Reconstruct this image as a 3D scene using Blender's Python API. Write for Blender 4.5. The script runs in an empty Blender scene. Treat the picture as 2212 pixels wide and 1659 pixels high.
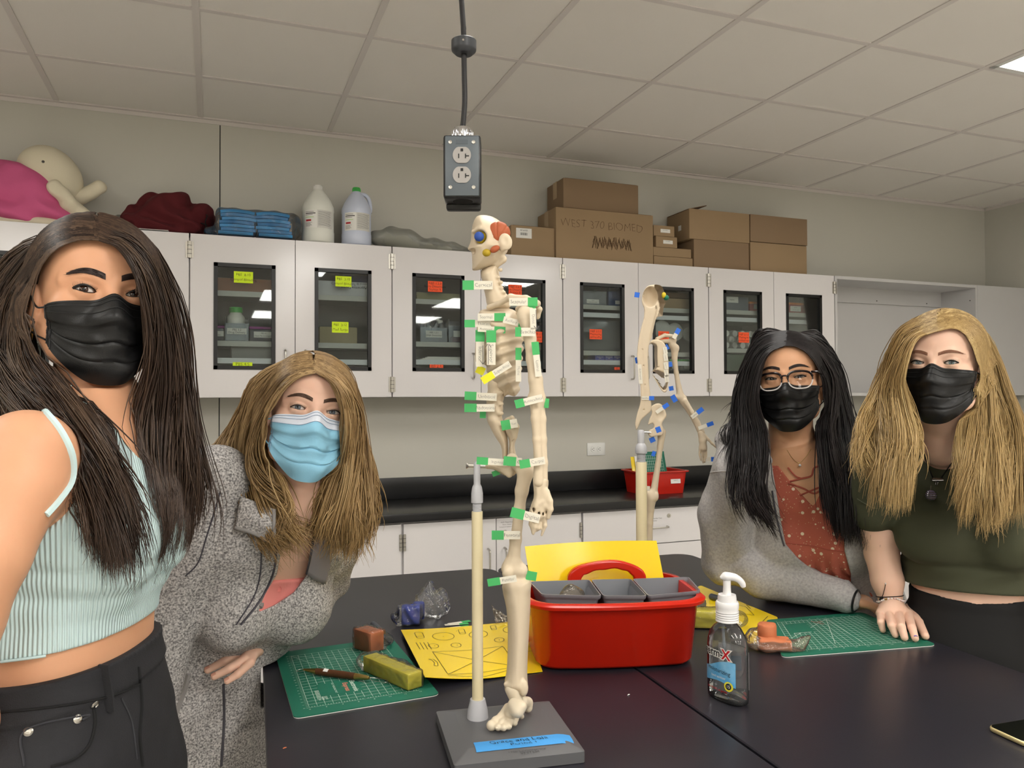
import bpy, bmesh, math, random
import numpy as np
from mathutils import Vector, Matrix, noise as mnoise

# ------------------------------------------------------------------ camera, world, exposure
SC = bpy.context.scene
COL = SC.collection
IW, IH = 2212, 1659
FPX = 1690.0
YAW, PITCH, ROLL = math.radians(20.86), math.radians(1.05), math.radians(0.22)
EYE = 1.455
_f = np.array([math.sin(YAW) * math.cos(PITCH), math.cos(YAW) * math.cos(PITCH), math.sin(PITCH)])
_r = np.array([math.cos(YAW), -math.sin(YAW), 0.0])
_u = np.cross(_r, _f)
CR = math.cos(ROLL) * _r - math.sin(ROLL) * _u
CU = math.sin(ROLL) * _r + math.cos(ROLL) * _u
CF = _f
CAMP = np.array([0.0, 0.0, EYE])
cam = bpy.data.cameras.new('camera')
cam.sensor_fit = 'HORIZONTAL'
cam.sensor_width = 36.0
cam.lens = 36.0 * FPX / IW
cam.clip_start = 0.05
cam_o = bpy.data.objects.new('camera', cam)
COL.objects.link(cam_o)
cam_o.matrix_world = Matrix(((CR[0], CU[0], -CF[0], 0), (CR[1], CU[1], -CF[1], 0), (CR[2], CU[2], -CF[2], EYE), (0, 0, 0, 1)))
SC.camera = cam_o
world = bpy.data.worlds.new('world')
SC.world = world
world.use_nodes = True
world.node_tree.nodes['Background'].inputs[0].default_value = (0.9, 0.9, 1.0, 1)
world.node_tree.nodes['Background'].inputs[1].default_value = 0.05
SC.view_settings.view_transform = 'Standard'
SC.view_settings.look = 'None'
SC.view_settings.exposure = -0.12
SC.view_settings.gamma = 1.0
SC.view_settings.use_curve_mapping = False
LAMP = 10.0            # strength of the ceiling light diffusers over the tables
LAMP_B = 25.0          # and of the brighter rows behind the camera
try:
    cy = SC.cycles
    cy.max_bounces = 8
    cy.diffuse_bounces = 3
    cy.glossy_bounces = 3
    cy.transmission_bounces = 6
    cy.transparent_max_bounces = 10
    cy.caustics_reflective = False
    cy.caustics_refractive = False
    cy.sample_clamp_indirect = 6.0
    cy.use_denoising = True
except Exception:
    pass

# the main planes of the room (metres)
CEIL = 2.82
WALL_Y = 4.06
WALL_R = 5.22
WALL_L = -3.2
WALL_B = -7.2
CAB_Y = 3.767          # front of the upper cabinet doors
CAB_X0 = -0.1035
CAB_W = 0.9144
CAB_Z0, CAB_Z1 = 1.4625, 2.2
BASE_Y = 3.548
CTR_Z = 0.93
TAB_Z = 0.914

def ray(x, y):
    return CR * (x - IW / 2) / FPX + CU * (IH / 2 - y) / FPX + CF
def at(x, y, d):                       # point at depth d along the view axis
    return CAMP + ray(x, y) * d
def onY(x, y, Y):
    d = ray(x, y); return CAMP + d * (Y / d[1])
def onZ(x, y, z):
    d = ray(x, y); return CAMP + d * ((z - EYE) / d[2])
def onT(x, y, h=0.0):                  # on the table top
    return onZ(x, y, TAB_Z + h)
def proj(p):
    q = np.asarray(p, float) - CAMP
    z = q @ CF
    return IW / 2 + FPX * (q @ CR) / z, IH / 2 - FPX * (q @ CU) / z, z

# ------------------------------------------------------------------ materials
def lin(c):
    c = [x / 255.0 for x in c]
    return tuple((x / 12.92) if x <= 0.04045 else ((x + 0.055) / 1.055) ** 2.4 for x in c)
_MATS = {}
def mat(name, c, rough=0.5, metal=0.0, spec=0.5, vary=None, bump=None, coat=0.0, sheen=0.0, sss=0.0, emit=0.0, trans=0.0, alpha=1.0, ior=1.45, attr=None):
    """c is sRGB 0-255. vary=(noise scale, amount, second colour); bump=(scale, strength)"""
    if name in _MATS: return _MATS[name]
    m = bpy.data.materials.new(name); m.use_nodes = True
    nt = m.node_tree; b = nt.nodes['Principled BSDF']
    L = lambda a, o, d, i: nt.links.new(a.outputs[o], d.inputs[i])
    col = lin(c) + (1,)
    b.inputs['Base Color'].default_value = col
    b.inputs['Roughness'].default_value = rough
    b.inputs['Metallic'].default_value = metal
    b.inputs['Specular IOR Level'].default_value = spec
    b.inputs['IOR'].default_value = ior
    b.inputs['Coat Weight'].default_value = coat
    b.inputs['Coat Roughness'].default_value = 0.08
    b.inputs['Sheen Weight'].default_value = sheen
    b.inputs['Transmission Weight'].default_value = trans
    b.inputs['Alpha'].default_value = alpha
    if sss:
        b.inputs['Subsurface Weight'].default_value = sss
        b.inputs['Subsurface Radius'].default_value = (0.012, 0.005, 0.003)
        b.inputs['Subsurface Scale'].default_value = 1.0
    if emit:
        b.inputs['Emission Color'].default_value = col
        b.inputs['Emission Strength'].default_value = emit
    tc = None
    if vary or bump:
        tc = nt.nodes.new('ShaderNodeTexCoord')
    if vary:
        n = nt.nodes.new('ShaderNodeTexNoise'); n.inputs['Scale'].default_value = vary[0]; n.inputs['Detail'].default_value = 5
        L(tc, 'Object', n, 'Vector')
        r = nt.nodes.new('ShaderNodeValToRGB')
        r.color_ramp.elements[0].position = 0.5 - 0.5 * (1 - vary[1]) ; r.color_ramp.elements[1].position = 0.5 + 0.5 * (1 - vary[1])
        r.color_ramp.elements[0].color = col; r.color_ramp.elements[1].color = lin(vary[2]) + (1,)
        L(n, 'Fac', r, 'Fac'); L(r, 'Color', b, 'Base Color')
    if bump:
        n2 = nt.nodes.new('ShaderNodeTexNoise'); n2.inputs['Scale'].default_value = bump[0]; n2.inputs['Detail'].default_value = 3
        L(tc, 'Object', n2, 'Vector')
        bp = nt.nodes.new('ShaderNodeBump'); bp.inputs['Strength'].default_value = bump[1]; bp.inputs['Distance'].default_value = 0.002
        L(n2, 'Fac', bp, 'Height'); L(bp, 'Normal', b, 'Normal')
    _MATS[name] = m
    return m
def film(name, tint=(255, 255, 255), haze=0.06, rough=0.08, hazecol=(235, 235, 235), bump=None, gloss=1.0):
    """clear sheet: see-through with a mirror sheen and a little haze"""
    if name in _MATS: return _MATS[name]
    m = bpy.data.materials.new(name); m.use_nodes = True
    nt = m.node_tree; nt.nodes.remove(nt.nodes['Principled BSDF'])
    out = nt.nodes['Material Output']
    tr = nt.nodes.new('ShaderNodeBsdfTransparent'); tr.inputs[0].default_value = lin(tint) + (1,)
    df = nt.nodes.new('ShaderNodeBsdfDiffuse'); df.inputs[0].default_value = lin(hazecol) + (1,)
    gl = nt.nodes.new('ShaderNodeBsdfGlossy'); gl.inputs['Roughness'].default_value = rough
    m1 = nt.nodes.new('ShaderNodeMixShader'); m1.inputs[0].default_value = haze
    m2 = nt.nodes.new('ShaderNodeMixShader')
    fr = nt.nodes.new('ShaderNodeFresnel'); fr.inputs[0].default_value = 1.5
    nt.links.new(tr.outputs[0], m1.inputs[1]); nt.links.new(df.outputs[0], m1.inputs[2])
    if gloss != 1.0:
        mm = nt.nodes.new('ShaderNodeMath'); mm.operation = 'MULTIPLY'; mm.inputs[1].default_value = gloss; mm.use_clamp = True
        nt.links.new(fr.outputs[0], mm.inputs[0]); nt.links.new(mm.outputs[0], m2.inputs[0])
    else:
        nt.links.new(fr.outputs[0], m2.inputs[0])
    nt.links.new(m1.outputs[0], m2.inputs[1]); nt.links.new(gl.outputs[0], m2.inputs[2])
    nt.links.new(m2.outputs[0], out.inputs[0])
    if bump:
        tc = nt.nodes.new('ShaderNodeTexCoord'); n2 = nt.nodes.new('ShaderNodeTexNoise'); n2.inputs['Scale'].default_value = bump[0]
        nt.links.new(tc.outputs['Object'], n2.inputs['Vector'])
        bp = nt.nodes.new('ShaderNodeBump'); bp.inputs['Strength'].default_value = bump[1]; bp.inputs['Distance'].default_value = 0.004
        nt.links.new(n2.outputs['Fac'], bp.inputs['Height']); nt.links.new(bp.outputs[0], gl.inputs['Normal'])
        nt.links.new(bp.outputs[0], fr.inputs['Normal'])
    _MATS[name] = m
    return m

# ------------------------------------------------------------------ mesh building
def rotz(a):
    c, s = math.cos(a), math.sin(a); return np.array([[c, -s, 0], [s, c, 0], [0, 0, 1.0]])
def rotx(a):
    c, s = math.cos(a), math.sin(a); return np.array([[1.0, 0, 0], [0, c, -s], [0, s, c]])
def roty(a):
    c, s = math.cos(a), math.sin(a); return np.array([[c, 0, s], [0, 1.0, 0], [-s, 0, c]])
def unit(v):
    v = np.asarray(v, float); return v / max(1e-12, np.linalg.norm(v))
def frame_z(z, x=(1, 0, 0)):           # columns: a frame whose third axis is z
    z = unit(z); x = np.asarray(x, float); x = x - z * (x @ z)
    if np.linalg.norm(x) < 1e-6:
        x = np.array([0, 1.0, 0]) - z * z[1]
    x = unit(x); y = np.cross(z, x)
    return np.stack([x, y, z], 1)
def spline(P, n):                      # Catmull-Rom through P, n samples
    P = np.asarray(P, float); k = len(P)
    if k == 2: return P[0] + (P[1] - P[0]) * np.linspace(0, 1, n)[:, None]
    E = np.vstack([2 * P[0] - P[1], P, 2 * P[-1] - P[-2]])
    t = np.linspace(0, k - 1, n); i = np.minimum(t.astype(int), k - 2); f = (t - i)[:, None]
    p0, p1, p2, p3 = E[i], E[i + 1], E[i + 2], E[i + 3]
    return 0.5 * (2 * p1 + (p2 - p0) * f + (2 * p0 - 5 * p1 + 4 * p2 - p3) * f ** 2 + (3 * p1 - p0 - 3 * p2 + p3) * f ** 3)
class MB:
    def __init__(s): s.v, s.f, s.m, s.n = [], [], [], 0
    def add(s, V, Fs, mi=0, R=None, t=None):
        V = np.asarray(V, float).reshape(-1, 3)
        if R is not None: V = V @ np.asarray(R).T
        if t is not None: V = V + np.asarray(t)
        s.v.append(V); o = s.n
        if isinstance(Fs, np.ndarray): s.f.extend((Fs + o).tolist()); k = len(Fs)
        else: s.f.extend([[i + o for i in q] for q in Fs]); k = len(Fs)
        s.m.extend([mi] * k); s.n += len(V); return s
    def box(s, c, d, mi=0, bev=0.0, R=None, seg=2):
        c = np.asarray(c, float); hx, hy, hz = [x / 2 for x in d]
        bev = min(bev, 0.49 * min(d))
        if bev <= 0:
            V = [(x, y, z) for x in (-hx, hx) for y in (-hy, hy) for z in (-hz, hz)]
            Fs = [(0, 1, 3, 2), (4, 6, 7, 5), (0, 4, 5, 1), (2, 3, 7, 6), (0, 2, 6, 4), (1, 5, 7, 3)]
            return s.add(V, Fs, mi, R, c)
        bm = bmesh.new(); bmesh.ops.create_cube(bm, size=1.0)
        for v in bm.verts: v.co = (v.co.x * d[0], v.co.y * d[1], v.co.z * d[2])
        bmesh.ops.bevel(bm, geom=list(bm.edges), offset=bev, segments=seg, profile=0.5, affect='EDGES')
        s.bm(bm, mi, R, c); return s
    def bm(s, bm, mi=0, R=None, t=None):
        bm.verts.index_update()
        V = [v.co[:] for v in bm.verts]; Fs = [[v.index for v in f.verts] for f in bm.faces]
        bm.free(); return s.add(V, Fs, mi, R, t)
    def b2(s, lo, hi, mi=0, bev=0.0):
        lo = np.asarray(lo, float); hi = np.asarray(hi, float)
        return s.box((lo + hi) / 2, np.abs(hi - lo), mi, bev)
    def tube(s, P, r, mi=0, n=8, cap=True, sx=1.0, up=None):
        P = np.asarray(P, float); k = len(P); r = np.broadcast_to(np.asarray(r, float), (k,))
        T = np.gradient(P, axis=0); T /= np.maximum(1e-9, np.linalg.norm(T, axis=1))[:, None]
        x = frame_z(T[0], up if up is not None else (0.3, 0.2, 1))[:, 0]
        V = []
        for i in range(k):
            x = x - T[i] * (x @ T[i]); x = unit(x); y = np.cross(T[i], x)
            a = np.arange(n) * 2 * math.pi / n
            V.append(P[i] + r[i] * (np.cos(a)[:, None] * x * sx + np.sin(a)[:, None] * y))
        V = np.concatenate(V)
        Fs = [(i * n + j, i * n + (j + 1) % n, (i + 1) * n + (j + 1) % n, (i + 1) * n + j) for i in range(k - 1) for j in range(n)]
        if cap: Fs += [tuple(range(n - 1, -1, -1)), tuple((k - 1) * n + j for j in range(n))]
        return s.add(V, Fs, mi)
    def lathe(s, prof, c=(0, 0, 0), mi=0, n=28, R=None, sx=1.0, sy=1.0):
        k = len(prof); a = np.arange(n) * 2 * math.pi / n
        V = np.array([[r * sx * math.cos(t), r * sy * math.sin(t), z] for r, z in prof for t in a])
        Fs = [(i * n + j, i * n + (j + 1) % n, (i + 1) * n + (j + 1) % n, (i + 1) * n + j) for i in range(k - 1) for j in range(n)]
        Fs += [tuple(range(n - 1, -1, -1)), tuple((k - 1) * n + j for j in range(n))]
        return s.add(V, Fs, mi, R, c)
    def cyl(s, a, b, r, mi=0, n=20, r2=None):
        return s.tube([a, b], [r, r if r2 is None else r2], mi, n)
    def prism(s, poly, z0, z1, mi=0, R=None, t=None):      # poly in xy, counter-clockwise
        n = len(poly)
        V = [(x, y, z0) for x, y in poly] + [(x, y, z1) for x, y in poly]
        Fs = [tuple(range(n - 1, -1, -1)), tuple(range(n, 2 * n))] + [(i, (i + 1) % n, n + (i + 1) % n, n + i) for i in range(n)]
        return s.add(V, Fs, mi, R, t)
    def grid(s, G, mi=0, thick=0.0, closed=False):          # G: (a,b,3); optional thickness along the normal
        G = np.asarray(G, float); a, b = G.shape[:2]
        idx = np.arange(a * b).reshape(a, b)
        q = np.stack([idx[:-1, :-1], idx[1:, :-1], idx[1:, 1:], idx[:-1, 1:]], -1).reshape(-1, 4)
        if closed:
            q = np.vstack([q, np.stack([idx[:-1, -1], idx[1:, -1], idx[1:, 0], idx[:-1, 0]], -1)])
        if not thick: return s.add(G.reshape(-1, 3), q, mi)
        du = np.gradient(G, axis=0); dv = np.gradient(G, axis=1)
        N = np.cross(du, dv); N /= np.maximum(1e-12, np.linalg.norm(N, axis=2))[..., None]
        V = np.concatenate([G.reshape(-1, 3), (G - N * thick).reshape(-1, 3)])
        Q = [q, (q + a * b)[:, ::-1]]
        def strip(e):
            e = np.asarray(e); return np.stack([e[:-1], e[:-1] + a * b, e[1:] + a * b, e[1:]], -1)
        if not closed:
            Q += [strip(idx[:, 0]), strip(idx[::-1, -1])]
        Q += [strip(idx[0, ::-1]), strip(idx[-1, :])]
        return s.add(V, np.vstack(Q), mi)
    def text(s, body, size, mi=0, R=None, t=None, align='CENTER', thin=0.0, shear=0.0, depth=0.0002, jitter=0.0, sx=1.0):
        cu = bpy.data.curves.new('lettering', 'FONT'); cu.body = body; cu.size = size; cu.align_x = align; cu.align_y = 'CENTER'
        cu.shear = shear; cu.offset = thin; cu.extrude = 0.0; cu.resolution_u = 3
        o = bpy.data.objects.new('lettering', cu)
        me = bpy.data.meshes.new_from_object(o)
        V = np.array([v.co[:] for v in me.vertices]).reshape(-1, 3); Fs = [list(p.vertices) for p in me.polygons]
        bpy.data.objects.remove(o); bpy.data.curves.remove(cu); bpy.data.meshes.remove(me)
        if not len(V): return s
        if jitter:
            w = size * 0.55
            V[:, 1] += jitter * size * np.sin(V[:, 0] / w * 2.1 + len(body)) + jitter * size * 0.6 * np.sin(V[:, 0] / w * 5.3)
            V[:, 0] += jitter * size * 0.7 * np.sin(V[:, 1] / size * 4 + V[:, 0] / w * 1.7)
        V[:, 0] *= sx; V[:, 2] = depth
        return s.add(V, Fs, mi, R, t)
    def build(s, name, mats, parent=None, smooth=True, angle=35, world=False):
        me = bpy.data.meshes.new(name)
        V = np.concatenate(s.v) if s.v else np.zeros((0, 3))
        if world and parent is not None:
            V = V - root_of(parent)
        return mesh_obj(name, V, s.f, mats, parent, smooth, angle, s.m)
ROOT = {}
def root_of(o):
    while o.name not in ROOT: o = o.parent
    return np.array(ROOT[o.name])
def mesh_obj(name, V, Fs, mats, parent=None, smooth=True, angle=35, mi=None):
    me = bpy.data.meshes.new(name)
    if isinstance(Fs, np.ndarray):
        k = Fs.shape[1]; me.vertices.add(len(V)); me.vertices.foreach_set('co', np.asarray(V, np.float32).ravel())
        me.loops.add(Fs.size); me.loops.foreach_set('vertex_index', Fs.astype(np.int32).ravel())
        me.polygons.add(len(Fs)); me.polygons.foreach_set('loop_start', np.arange(0, Fs.size, k, dtype=np.int32))
        me.update(calc_edges=True)
    else:
        me.from_pydata(np.asarray(V).tolist(), [], Fs); me.update()
    if not isinstance(mats, (list, tuple)): mats = [mats]
    for m in mats: me.materials.append(m)
    if mi is not None and len(mats) > 1:
        me.polygons.foreach_set('material_index', np.asarray(mi, np.int32))
    if smooth:
        me.polygons.foreach_set('use_smooth', np.ones(len(me.polygons), bool))
        if angle < 180:
            try: me.set_sharp_from_angle(angle=math.radians(angle))
            except Exception: pass
    o = bpy.data.objects.new(name, me); COL.objects.link(o)
    if parent is not None: o.parent = parent
    return o
def tag(o, label=None, cat=None, group=None, kind=None):
    if label: o['label'] = label
    if cat: o['category'] = cat
    if group: o['group'] = group
    if kind: o['kind'] = kind
    return o
def thing(name, label, cat, loc=(0, 0, 0), rz=0.0, group=None):
    o = bpy.data.objects.new(name, None); o.empty_display_size = 0.05; COL.objects.link(o)
    o.location = [float(x) for x in loc]; o.rotation_euler = (0, 0, rz)
    ROOT[o.name] = tuple(float(x) for x in loc)
    return tag(o, label, cat, group)
def plab(o, label): o['label'] = label; return o
def dup(o, parent=None, loc=None, rz=None, label=None):
    c = o.copy(); COL.objects.link(c)
    if parent is not None: c.parent = parent
    if loc is not None: c.location = [float(x) for x in loc]
    if rz is not None: c.rotation_euler = (0, 0, rz)
    if label: c['label'] = label
    for ch in list(o.children): dup(ch, c)
    return c
def struct(name, mb, mats, parent=None, **k):
    o = mb.build(name, mats, parent, **k); o['kind'] = 'structure'; return o

# ------------------------------------------------------------------ rounded shapes from distance fields
def smin(a, b, k):
    h = np.clip(0.5 + 0.5 * (b - a) / k, 0, 1); return b + (a - b) * h - k * h * (1 - h)
def smax(a, b, k): return -smin(-a, -b, k)
def cap(p, a, b, ra, rb):
    a = np.asarray(a, float); d = np.asarray(b, float) - a; q = p - a
    t = np.clip(q @ d / max(1e-12, d @ d), 0, 1)
    return np.linalg.norm(q - t[:, None] * d, axis=1) - (ra + (rb - ra) * t)
def chain(p, P, r, k=0.0):
    o = None
    for i in range(len(P) - 1):
        c = cap(p, P[i], P[i + 1], r[i], r[i + 1])
        o = c if o is None else (np.minimum(o, c) if k <= 0 else smin(o, c, k))
    return o
def ell(p, c, r, R=None):
    q = p - np.asarray(c, float)
    if R is not None: q = q @ R
    r = np.asarray(r, float)
    k0 = np.linalg.norm(q / r, axis=1); k1 = np.linalg.norm(q / (r * r), axis=1)
    return k0 * (k0 - 1) / np.maximum(k1, 1e-9)
def sbox(p, c, h, rd=0.0, R=None):
    q = p - np.asarray(c, float)
    if R is not None: q = q @ R
    q = np.abs(q) - np.asarray(h, float) + rd
    return np.linalg.norm(np.maximum(q, 0), axis=1) + np.minimum(q.max(1), 0) - rd
def plane(p, c, n): return (p - np.asarray(c, float)) @ unit(n)
def loft(p, c, R, zs, rx, ry, ox=0.0, oy=0.0, e=2.0):
    """soft stack of ellipses along the third axis of R through c"""
    q = (p - np.asarray(c, float)) @ R
    z = q[:, 2]
    I = lambda a: np.interp(z, zs, a) if np.ndim(a) else a
    RX, RY = I(rx), I(ry)
    x = np.abs(q[:, 0] - I(ox)) / RX; y = np.abs(q[:, 1] - I(oy)) / RY
    d = ((x ** e + y ** e) ** (1.0 / e) - 1) * np.minimum(RX, RY)
    return np.maximum(d, np.maximum(zs[0] - z, z - zs[-1]))
def wob(p, s, seed=0.0):                # smooth cheap noise about -1..1
    x, y, z = p[:, 0] * s, p[:, 1] * s, p[:, 2] * s
    return (np.sin(x * 1.3 + 1.7 * np.sin(y * 0.9 + seed) + seed) + np.sin(y * 1.7 + 1.3 * np.sin(z * 1.1 - seed) + 2 * seed) + np.sin(z * 1.5 + 1.9 * np.sin(x * 0.7 + 3 * seed))) / 3.0
def polygonise(f, lo, hi, h, B=8):
    """surface nets on sparse blocks. h: spacing, or a list of three coordinate arrays"""
    if not isinstance(h, (list, tuple)):
        ax = [np.arange(lo[i] - h, hi[i] + h * (B + 1), h) for i in range(3)]
    else: ax = [np.asarray(a) for a in h]
    nb = [(len(a) - 1) // B for a in ax]
    ax = [a[:n * B + 1] for a, n in zip(ax, nb)]
    ce = [0.5 * (a[:-1:B] + a[B::B]) for a in ax]; hf = [0.5 * (a[B::B] - a[:-1:B]) for a in ax]
    C = np.stack(np.meshgrid(*ce, indexing='ij'), -1).reshape(-1, 3)
    Hd = np.linalg.norm(np.stack(np.meshgrid(*hf, indexing='ij'), -1).reshape(-1, 3), axis=1)
    d = np.concatenate([f(C[i:i + 200000]) for i in range(0, len(C), 200000)])
    keep = np.nonzero(np.abs(d) < Hd * 1.6 + 0.004)[0]
    bi = np.stack(np.unravel_index(keep, nb), 1)
    n1 = B + 1
    loc = np.stack(np.meshgrid(*[np.arange(n1)] * 3, indexing='ij'), -1).reshape(-1, 3)
    N = [len(a) for a in ax]
    ids, vs, quads = [], [], []
    for s in range(0, len(bi), 400):
        b = bi[s:s + 400]
        g = b[:, None, :] * B + loc[None]
        P = np.stack([ax[k][g[..., k]] for k in range(3)], -1)
        D = f(P.reshape(-1, 3)).reshape(len(b), n1, n1, n1)
        Pg = P.reshape(len(b), n1, n1, n1, 3)
        ins = D < 0
        acc = np.zeros((len(b), B, B, B, 3)); cnt = np.zeros((len(b), B, B, B))
        cor = lambda A, i, j, k: A[:, i:i + B, j:j + B, k:k + B]
        for (a0, a1) in [((0,0,0),(1,0,0)),((0,1,0),(1,1,0)),((0,0,1),(1,0,1)),((0,1,1),(1,1,1)),((0,0,0),(0,1,0)),((1,0,0),(1,1,0)),((0,0,1),(0,1,1)),((1,0,1),(1,1,1)),((0,0,0),(0,0,1)),((1,0,0),(1,0,1)),((0,1,0),(0,1,1)),((1,1,0),(1,1,1))]:
            i0, i1 = cor(ins, *a0), cor(ins, *a1); x = i0 != i1
            if not x.any(): continue
            d0, d1 = cor(D, *a0)[x], cor(D, *a1)[x]
            t = (d0 / (d0 - d1))[:, None]
            acc[x] += cor(Pg, *a0)[x] * (1 - t) + cor(Pg, *a1)[x] * t; cnt[x] += 1
        on = cnt > 0
        gi = g.reshape(len(b), n1, n1, n1, 3)
        cid = lambda q: (q[..., 0] * N[1] + q[..., 1]) * N[2] + q[..., 2]
        ids.append(cid(cor(gi, 0, 0, 0)[on])); vs.append(acc[on] / cnt[on][:, None])
        for a in range(3):
            e = [0, 0, 0]; e[a] = 1
            i0, i1 = cor(ins, 0, 0, 0), cor(ins, *e); x = i0 != i1
            if not x.any(): continue
            q = cor(gi, 0, 0, 0)[x]; fl = i0[x]
            u, v = (a + 1) % 3, (a + 2) % 3
            U = np.zeros(3, int); U[u] = 1; Vv = np.zeros(3, int); Vv[v] = 1
            Q = np.stack([cid(q), cid(q - U), cid(q - U - Vv), cid(q - Vv)], 1)
            Q[~fl] = Q[~fl][:, ::-1]
            quads.append(Q)
    ids = np.concatenate(ids); vs = np.concatenate(vs); Q = np.concatenate(quads)
    o = np.argsort(ids); ids = ids[o]; vs = vs[o]
    k = np.minimum(np.searchsorted(ids, Q), len(ids) - 1)
    ok = (ids[k] == Q).all(1)
    return vs, k[ok]
def blob(name, f, lo, hi, h, mats, parent=None, world=False, angle=180, mi=None):
    V, Q = polygonise(f, lo, hi, h)
    mm = mi(V[Q].mean(1)) if mi is not None else None
    if world and parent is not None: V = V - root_of(parent)
    return mesh_obj(name, V, Q, mats, parent, True, angle, mm)
# ================================================================== the room
M_wall = mat('wall_paint', (208, 205, 195), 0.65, vary=(1.2, 0.2, (205, 202, 191)), bump=(400, 0.08))
M_ceil = mat('ceiling_tile', (243, 238, 231), 0.9, bump=(900, 0.25), vary=(3, 0.3, (241, 236, 229)))
M_tbar = mat('ceiling_grid_metal', (224, 217, 212), 0.6)
M_floor = mat('floor_tile', (205, 201, 194), 0.4, vary=(6, 0.2, (196, 192, 185)))
M_lam = mat('white_laminate', (228, 224, 224), 0.16, spec=0.5, vary=(2, 0.2, (226, 222, 221)), bump=(14, 0.02))
M_lamg = mat('grey_laminate', (196, 196, 194), 0.4)
M_gap = mat('dark_gap', (60, 60, 58), 0.6)
M_blk = mat('black_plastic', (16, 16, 17), 0.35)
M_steel = mat('brushed_steel', (190, 186, 178), 0.3, metal=1.0)
M_chrome = mat('chrome', (205, 205, 208), 0.12, metal=1.0)
M_emit = mat('light_diffuser', (255, 252, 246), 0.5, emit=LAMP)
M_emit_b = mat('light_diffuser_bright', (255, 252, 246), 0.5, emit=LAMP_B)
M_epoxy = mat('black_epoxy_counter', (22, 22, 23), 0.28, vary=(40, 0.3, (26, 26, 27)))
M_paper = mat('white_paper', (236, 234, 228), 0.7)
M_ink = mat('black_ink', (24, 22, 24), 0.6)
M_inkg = mat('grey_ink', (120, 116, 112), 0.6)
M_pane = film('window_glass', (240, 244, 243), 0.0, 0.02)

mb = MB(); mb.b2((WALL_L - 0.1, WALL_B - 0.1, -0.1), (WALL_R + 0.1, WALL_Y + 0.1, 0.0)); struct('floor', mb, M_floor)
mb = MB(); mb.b2((WALL_L - 0.1, WALL_Y, 0), (0.022, WALL_Y + 0.1, CEIL)); mb.b2((0.027, WALL_Y, 0), (WALL_R + 0.1, WALL_Y + 0.1, CEIL)); mb.b2((0.022, WALL_Y + 0.008, 0), (0.027, WALL_Y + 0.1, CEIL), 1)
struct('wall_back', mb, [M_wall, M_gap])
mb = MB(); mb.b2((WALL_R, WALL_B, 0), (WALL_R + 0.1, WALL_Y, CEIL)); struct('wall_right', mb, M_wall)
mb = MB(); mb.b2((WALL_L - 0.1, WALL_B, 0), (WALL_L, WALL_Y, CEIL)); struct('wall_left', mb, M_wall)
mb = MB(); mb.b2((WALL_L, WALL_B - 0.1, 0), (WALL_R, WALL_B, CEIL)); struct('wall_front', mb, M_wall)
mb = MB(); mb.b2((WALL_L - 0.1, WALL_B - 0.1, CEIL), (WALL_R + 0.1, WALL_Y + 0.1, CEIL + 0.1))
GX0, GY0, GS = -0.064, 2.31, 0.6096
k = math.floor((WALL_L - GX0) / GS) + 1
while GX0 + k * GS < WALL_R:
    x = GX0 + k * GS; mb.b2((x - 0.012, WALL_B, CEIL - 0.004), (x + 0.012, WALL_Y, CEIL + 0.01), 1); k += 1
k = math.floor((WALL_B - GY0) / GS) + 1
while GY0 + k * GS < WALL_Y:
    y = GY0 + k * GS; mb.b2((WALL_L, y - 0.012, CEIL - 0.0035), (WALL_R, y + 0.012, CEIL + 0.01), 1); k += 1
struct('ceiling', mb, [M_ceil, M_tbar])
mb = MB(); mb.b2((WALL_L, WALL_Y - 0.022, CEIL - 0.006), (WALL_R, WALL_Y, CEIL)); mb.b2((WALL_L, WALL_Y - 0.004, CEIL - 0.024), (WALL_R, WALL_Y, CEIL)); struct('trim_1', mb, M_tbar)
mb = MB(); mb.b2((WALL_R - 0.022, WALL_B, CEIL - 0.006), (WALL_R, WALL_Y, CEIL)); mb.b2((WALL_R - 0.004, WALL_B, CEIL - 0.024), (WALL_R, WALL_Y, CEIL)); struct('trim_2', mb, M_tbar)

def ceiling_light(gx, gy, label, group=None, em=None):
    x0 = GX0 + gx * GS + 0.012; y1 = GY0 + gy * GS - 0.012; w = GS - 0.024; l = 2 * GS - 0.024
    t = thing('ceiling_light', label, 'light', (x0 + w / 2, y1 - l / 2, CEIL), 0, group)
    mb = MB()
    for s in (-1, 1):
        mb.box((s * (w / 2 - 0.0125), 0, -0.003), (0.025, l, 0.008)); mb.box((0, s * (l / 2 - 0.0125), -0.003), (w, 0.025, 0.008))
    mb.build('frame', mat('light_frame', (235, 234, 230), 0.4), t)
    mb = MB(); mb.box((0, 0, -0.0015), (w - 0.05, l - 0.05, 0.004)); mb.build('diffuser', em or M_emit, t)
    return t
first = ceiling_light(5, 0, 'glowing white ceiling light panel at the right edge of the photo')
back = None; LB_ = 'ceiling light panel of the same room, out of the frame'
for gx in (1, 5, -3):
    for gy in (0, -4, -8, -12):
        if (gx, gy) == (5, 0): continue
        if gy == 0: o = dup(first, None, (GX0 + (gx + 0.5) * GS, GY0 + (gy - 1) * GS, CEIL), label=LB_)
        elif back is None: o = back = ceiling_light(gx, gy, LB_, None, M_emit_b)
        else: o = dup(back, None, (GX0 + (gx + 0.5) * GS, GY0 + (gy - 1) * GS, CEIL), label=LB_)
        o['group'] = 'ceiling light panels overhead and behind the camera'

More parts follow.
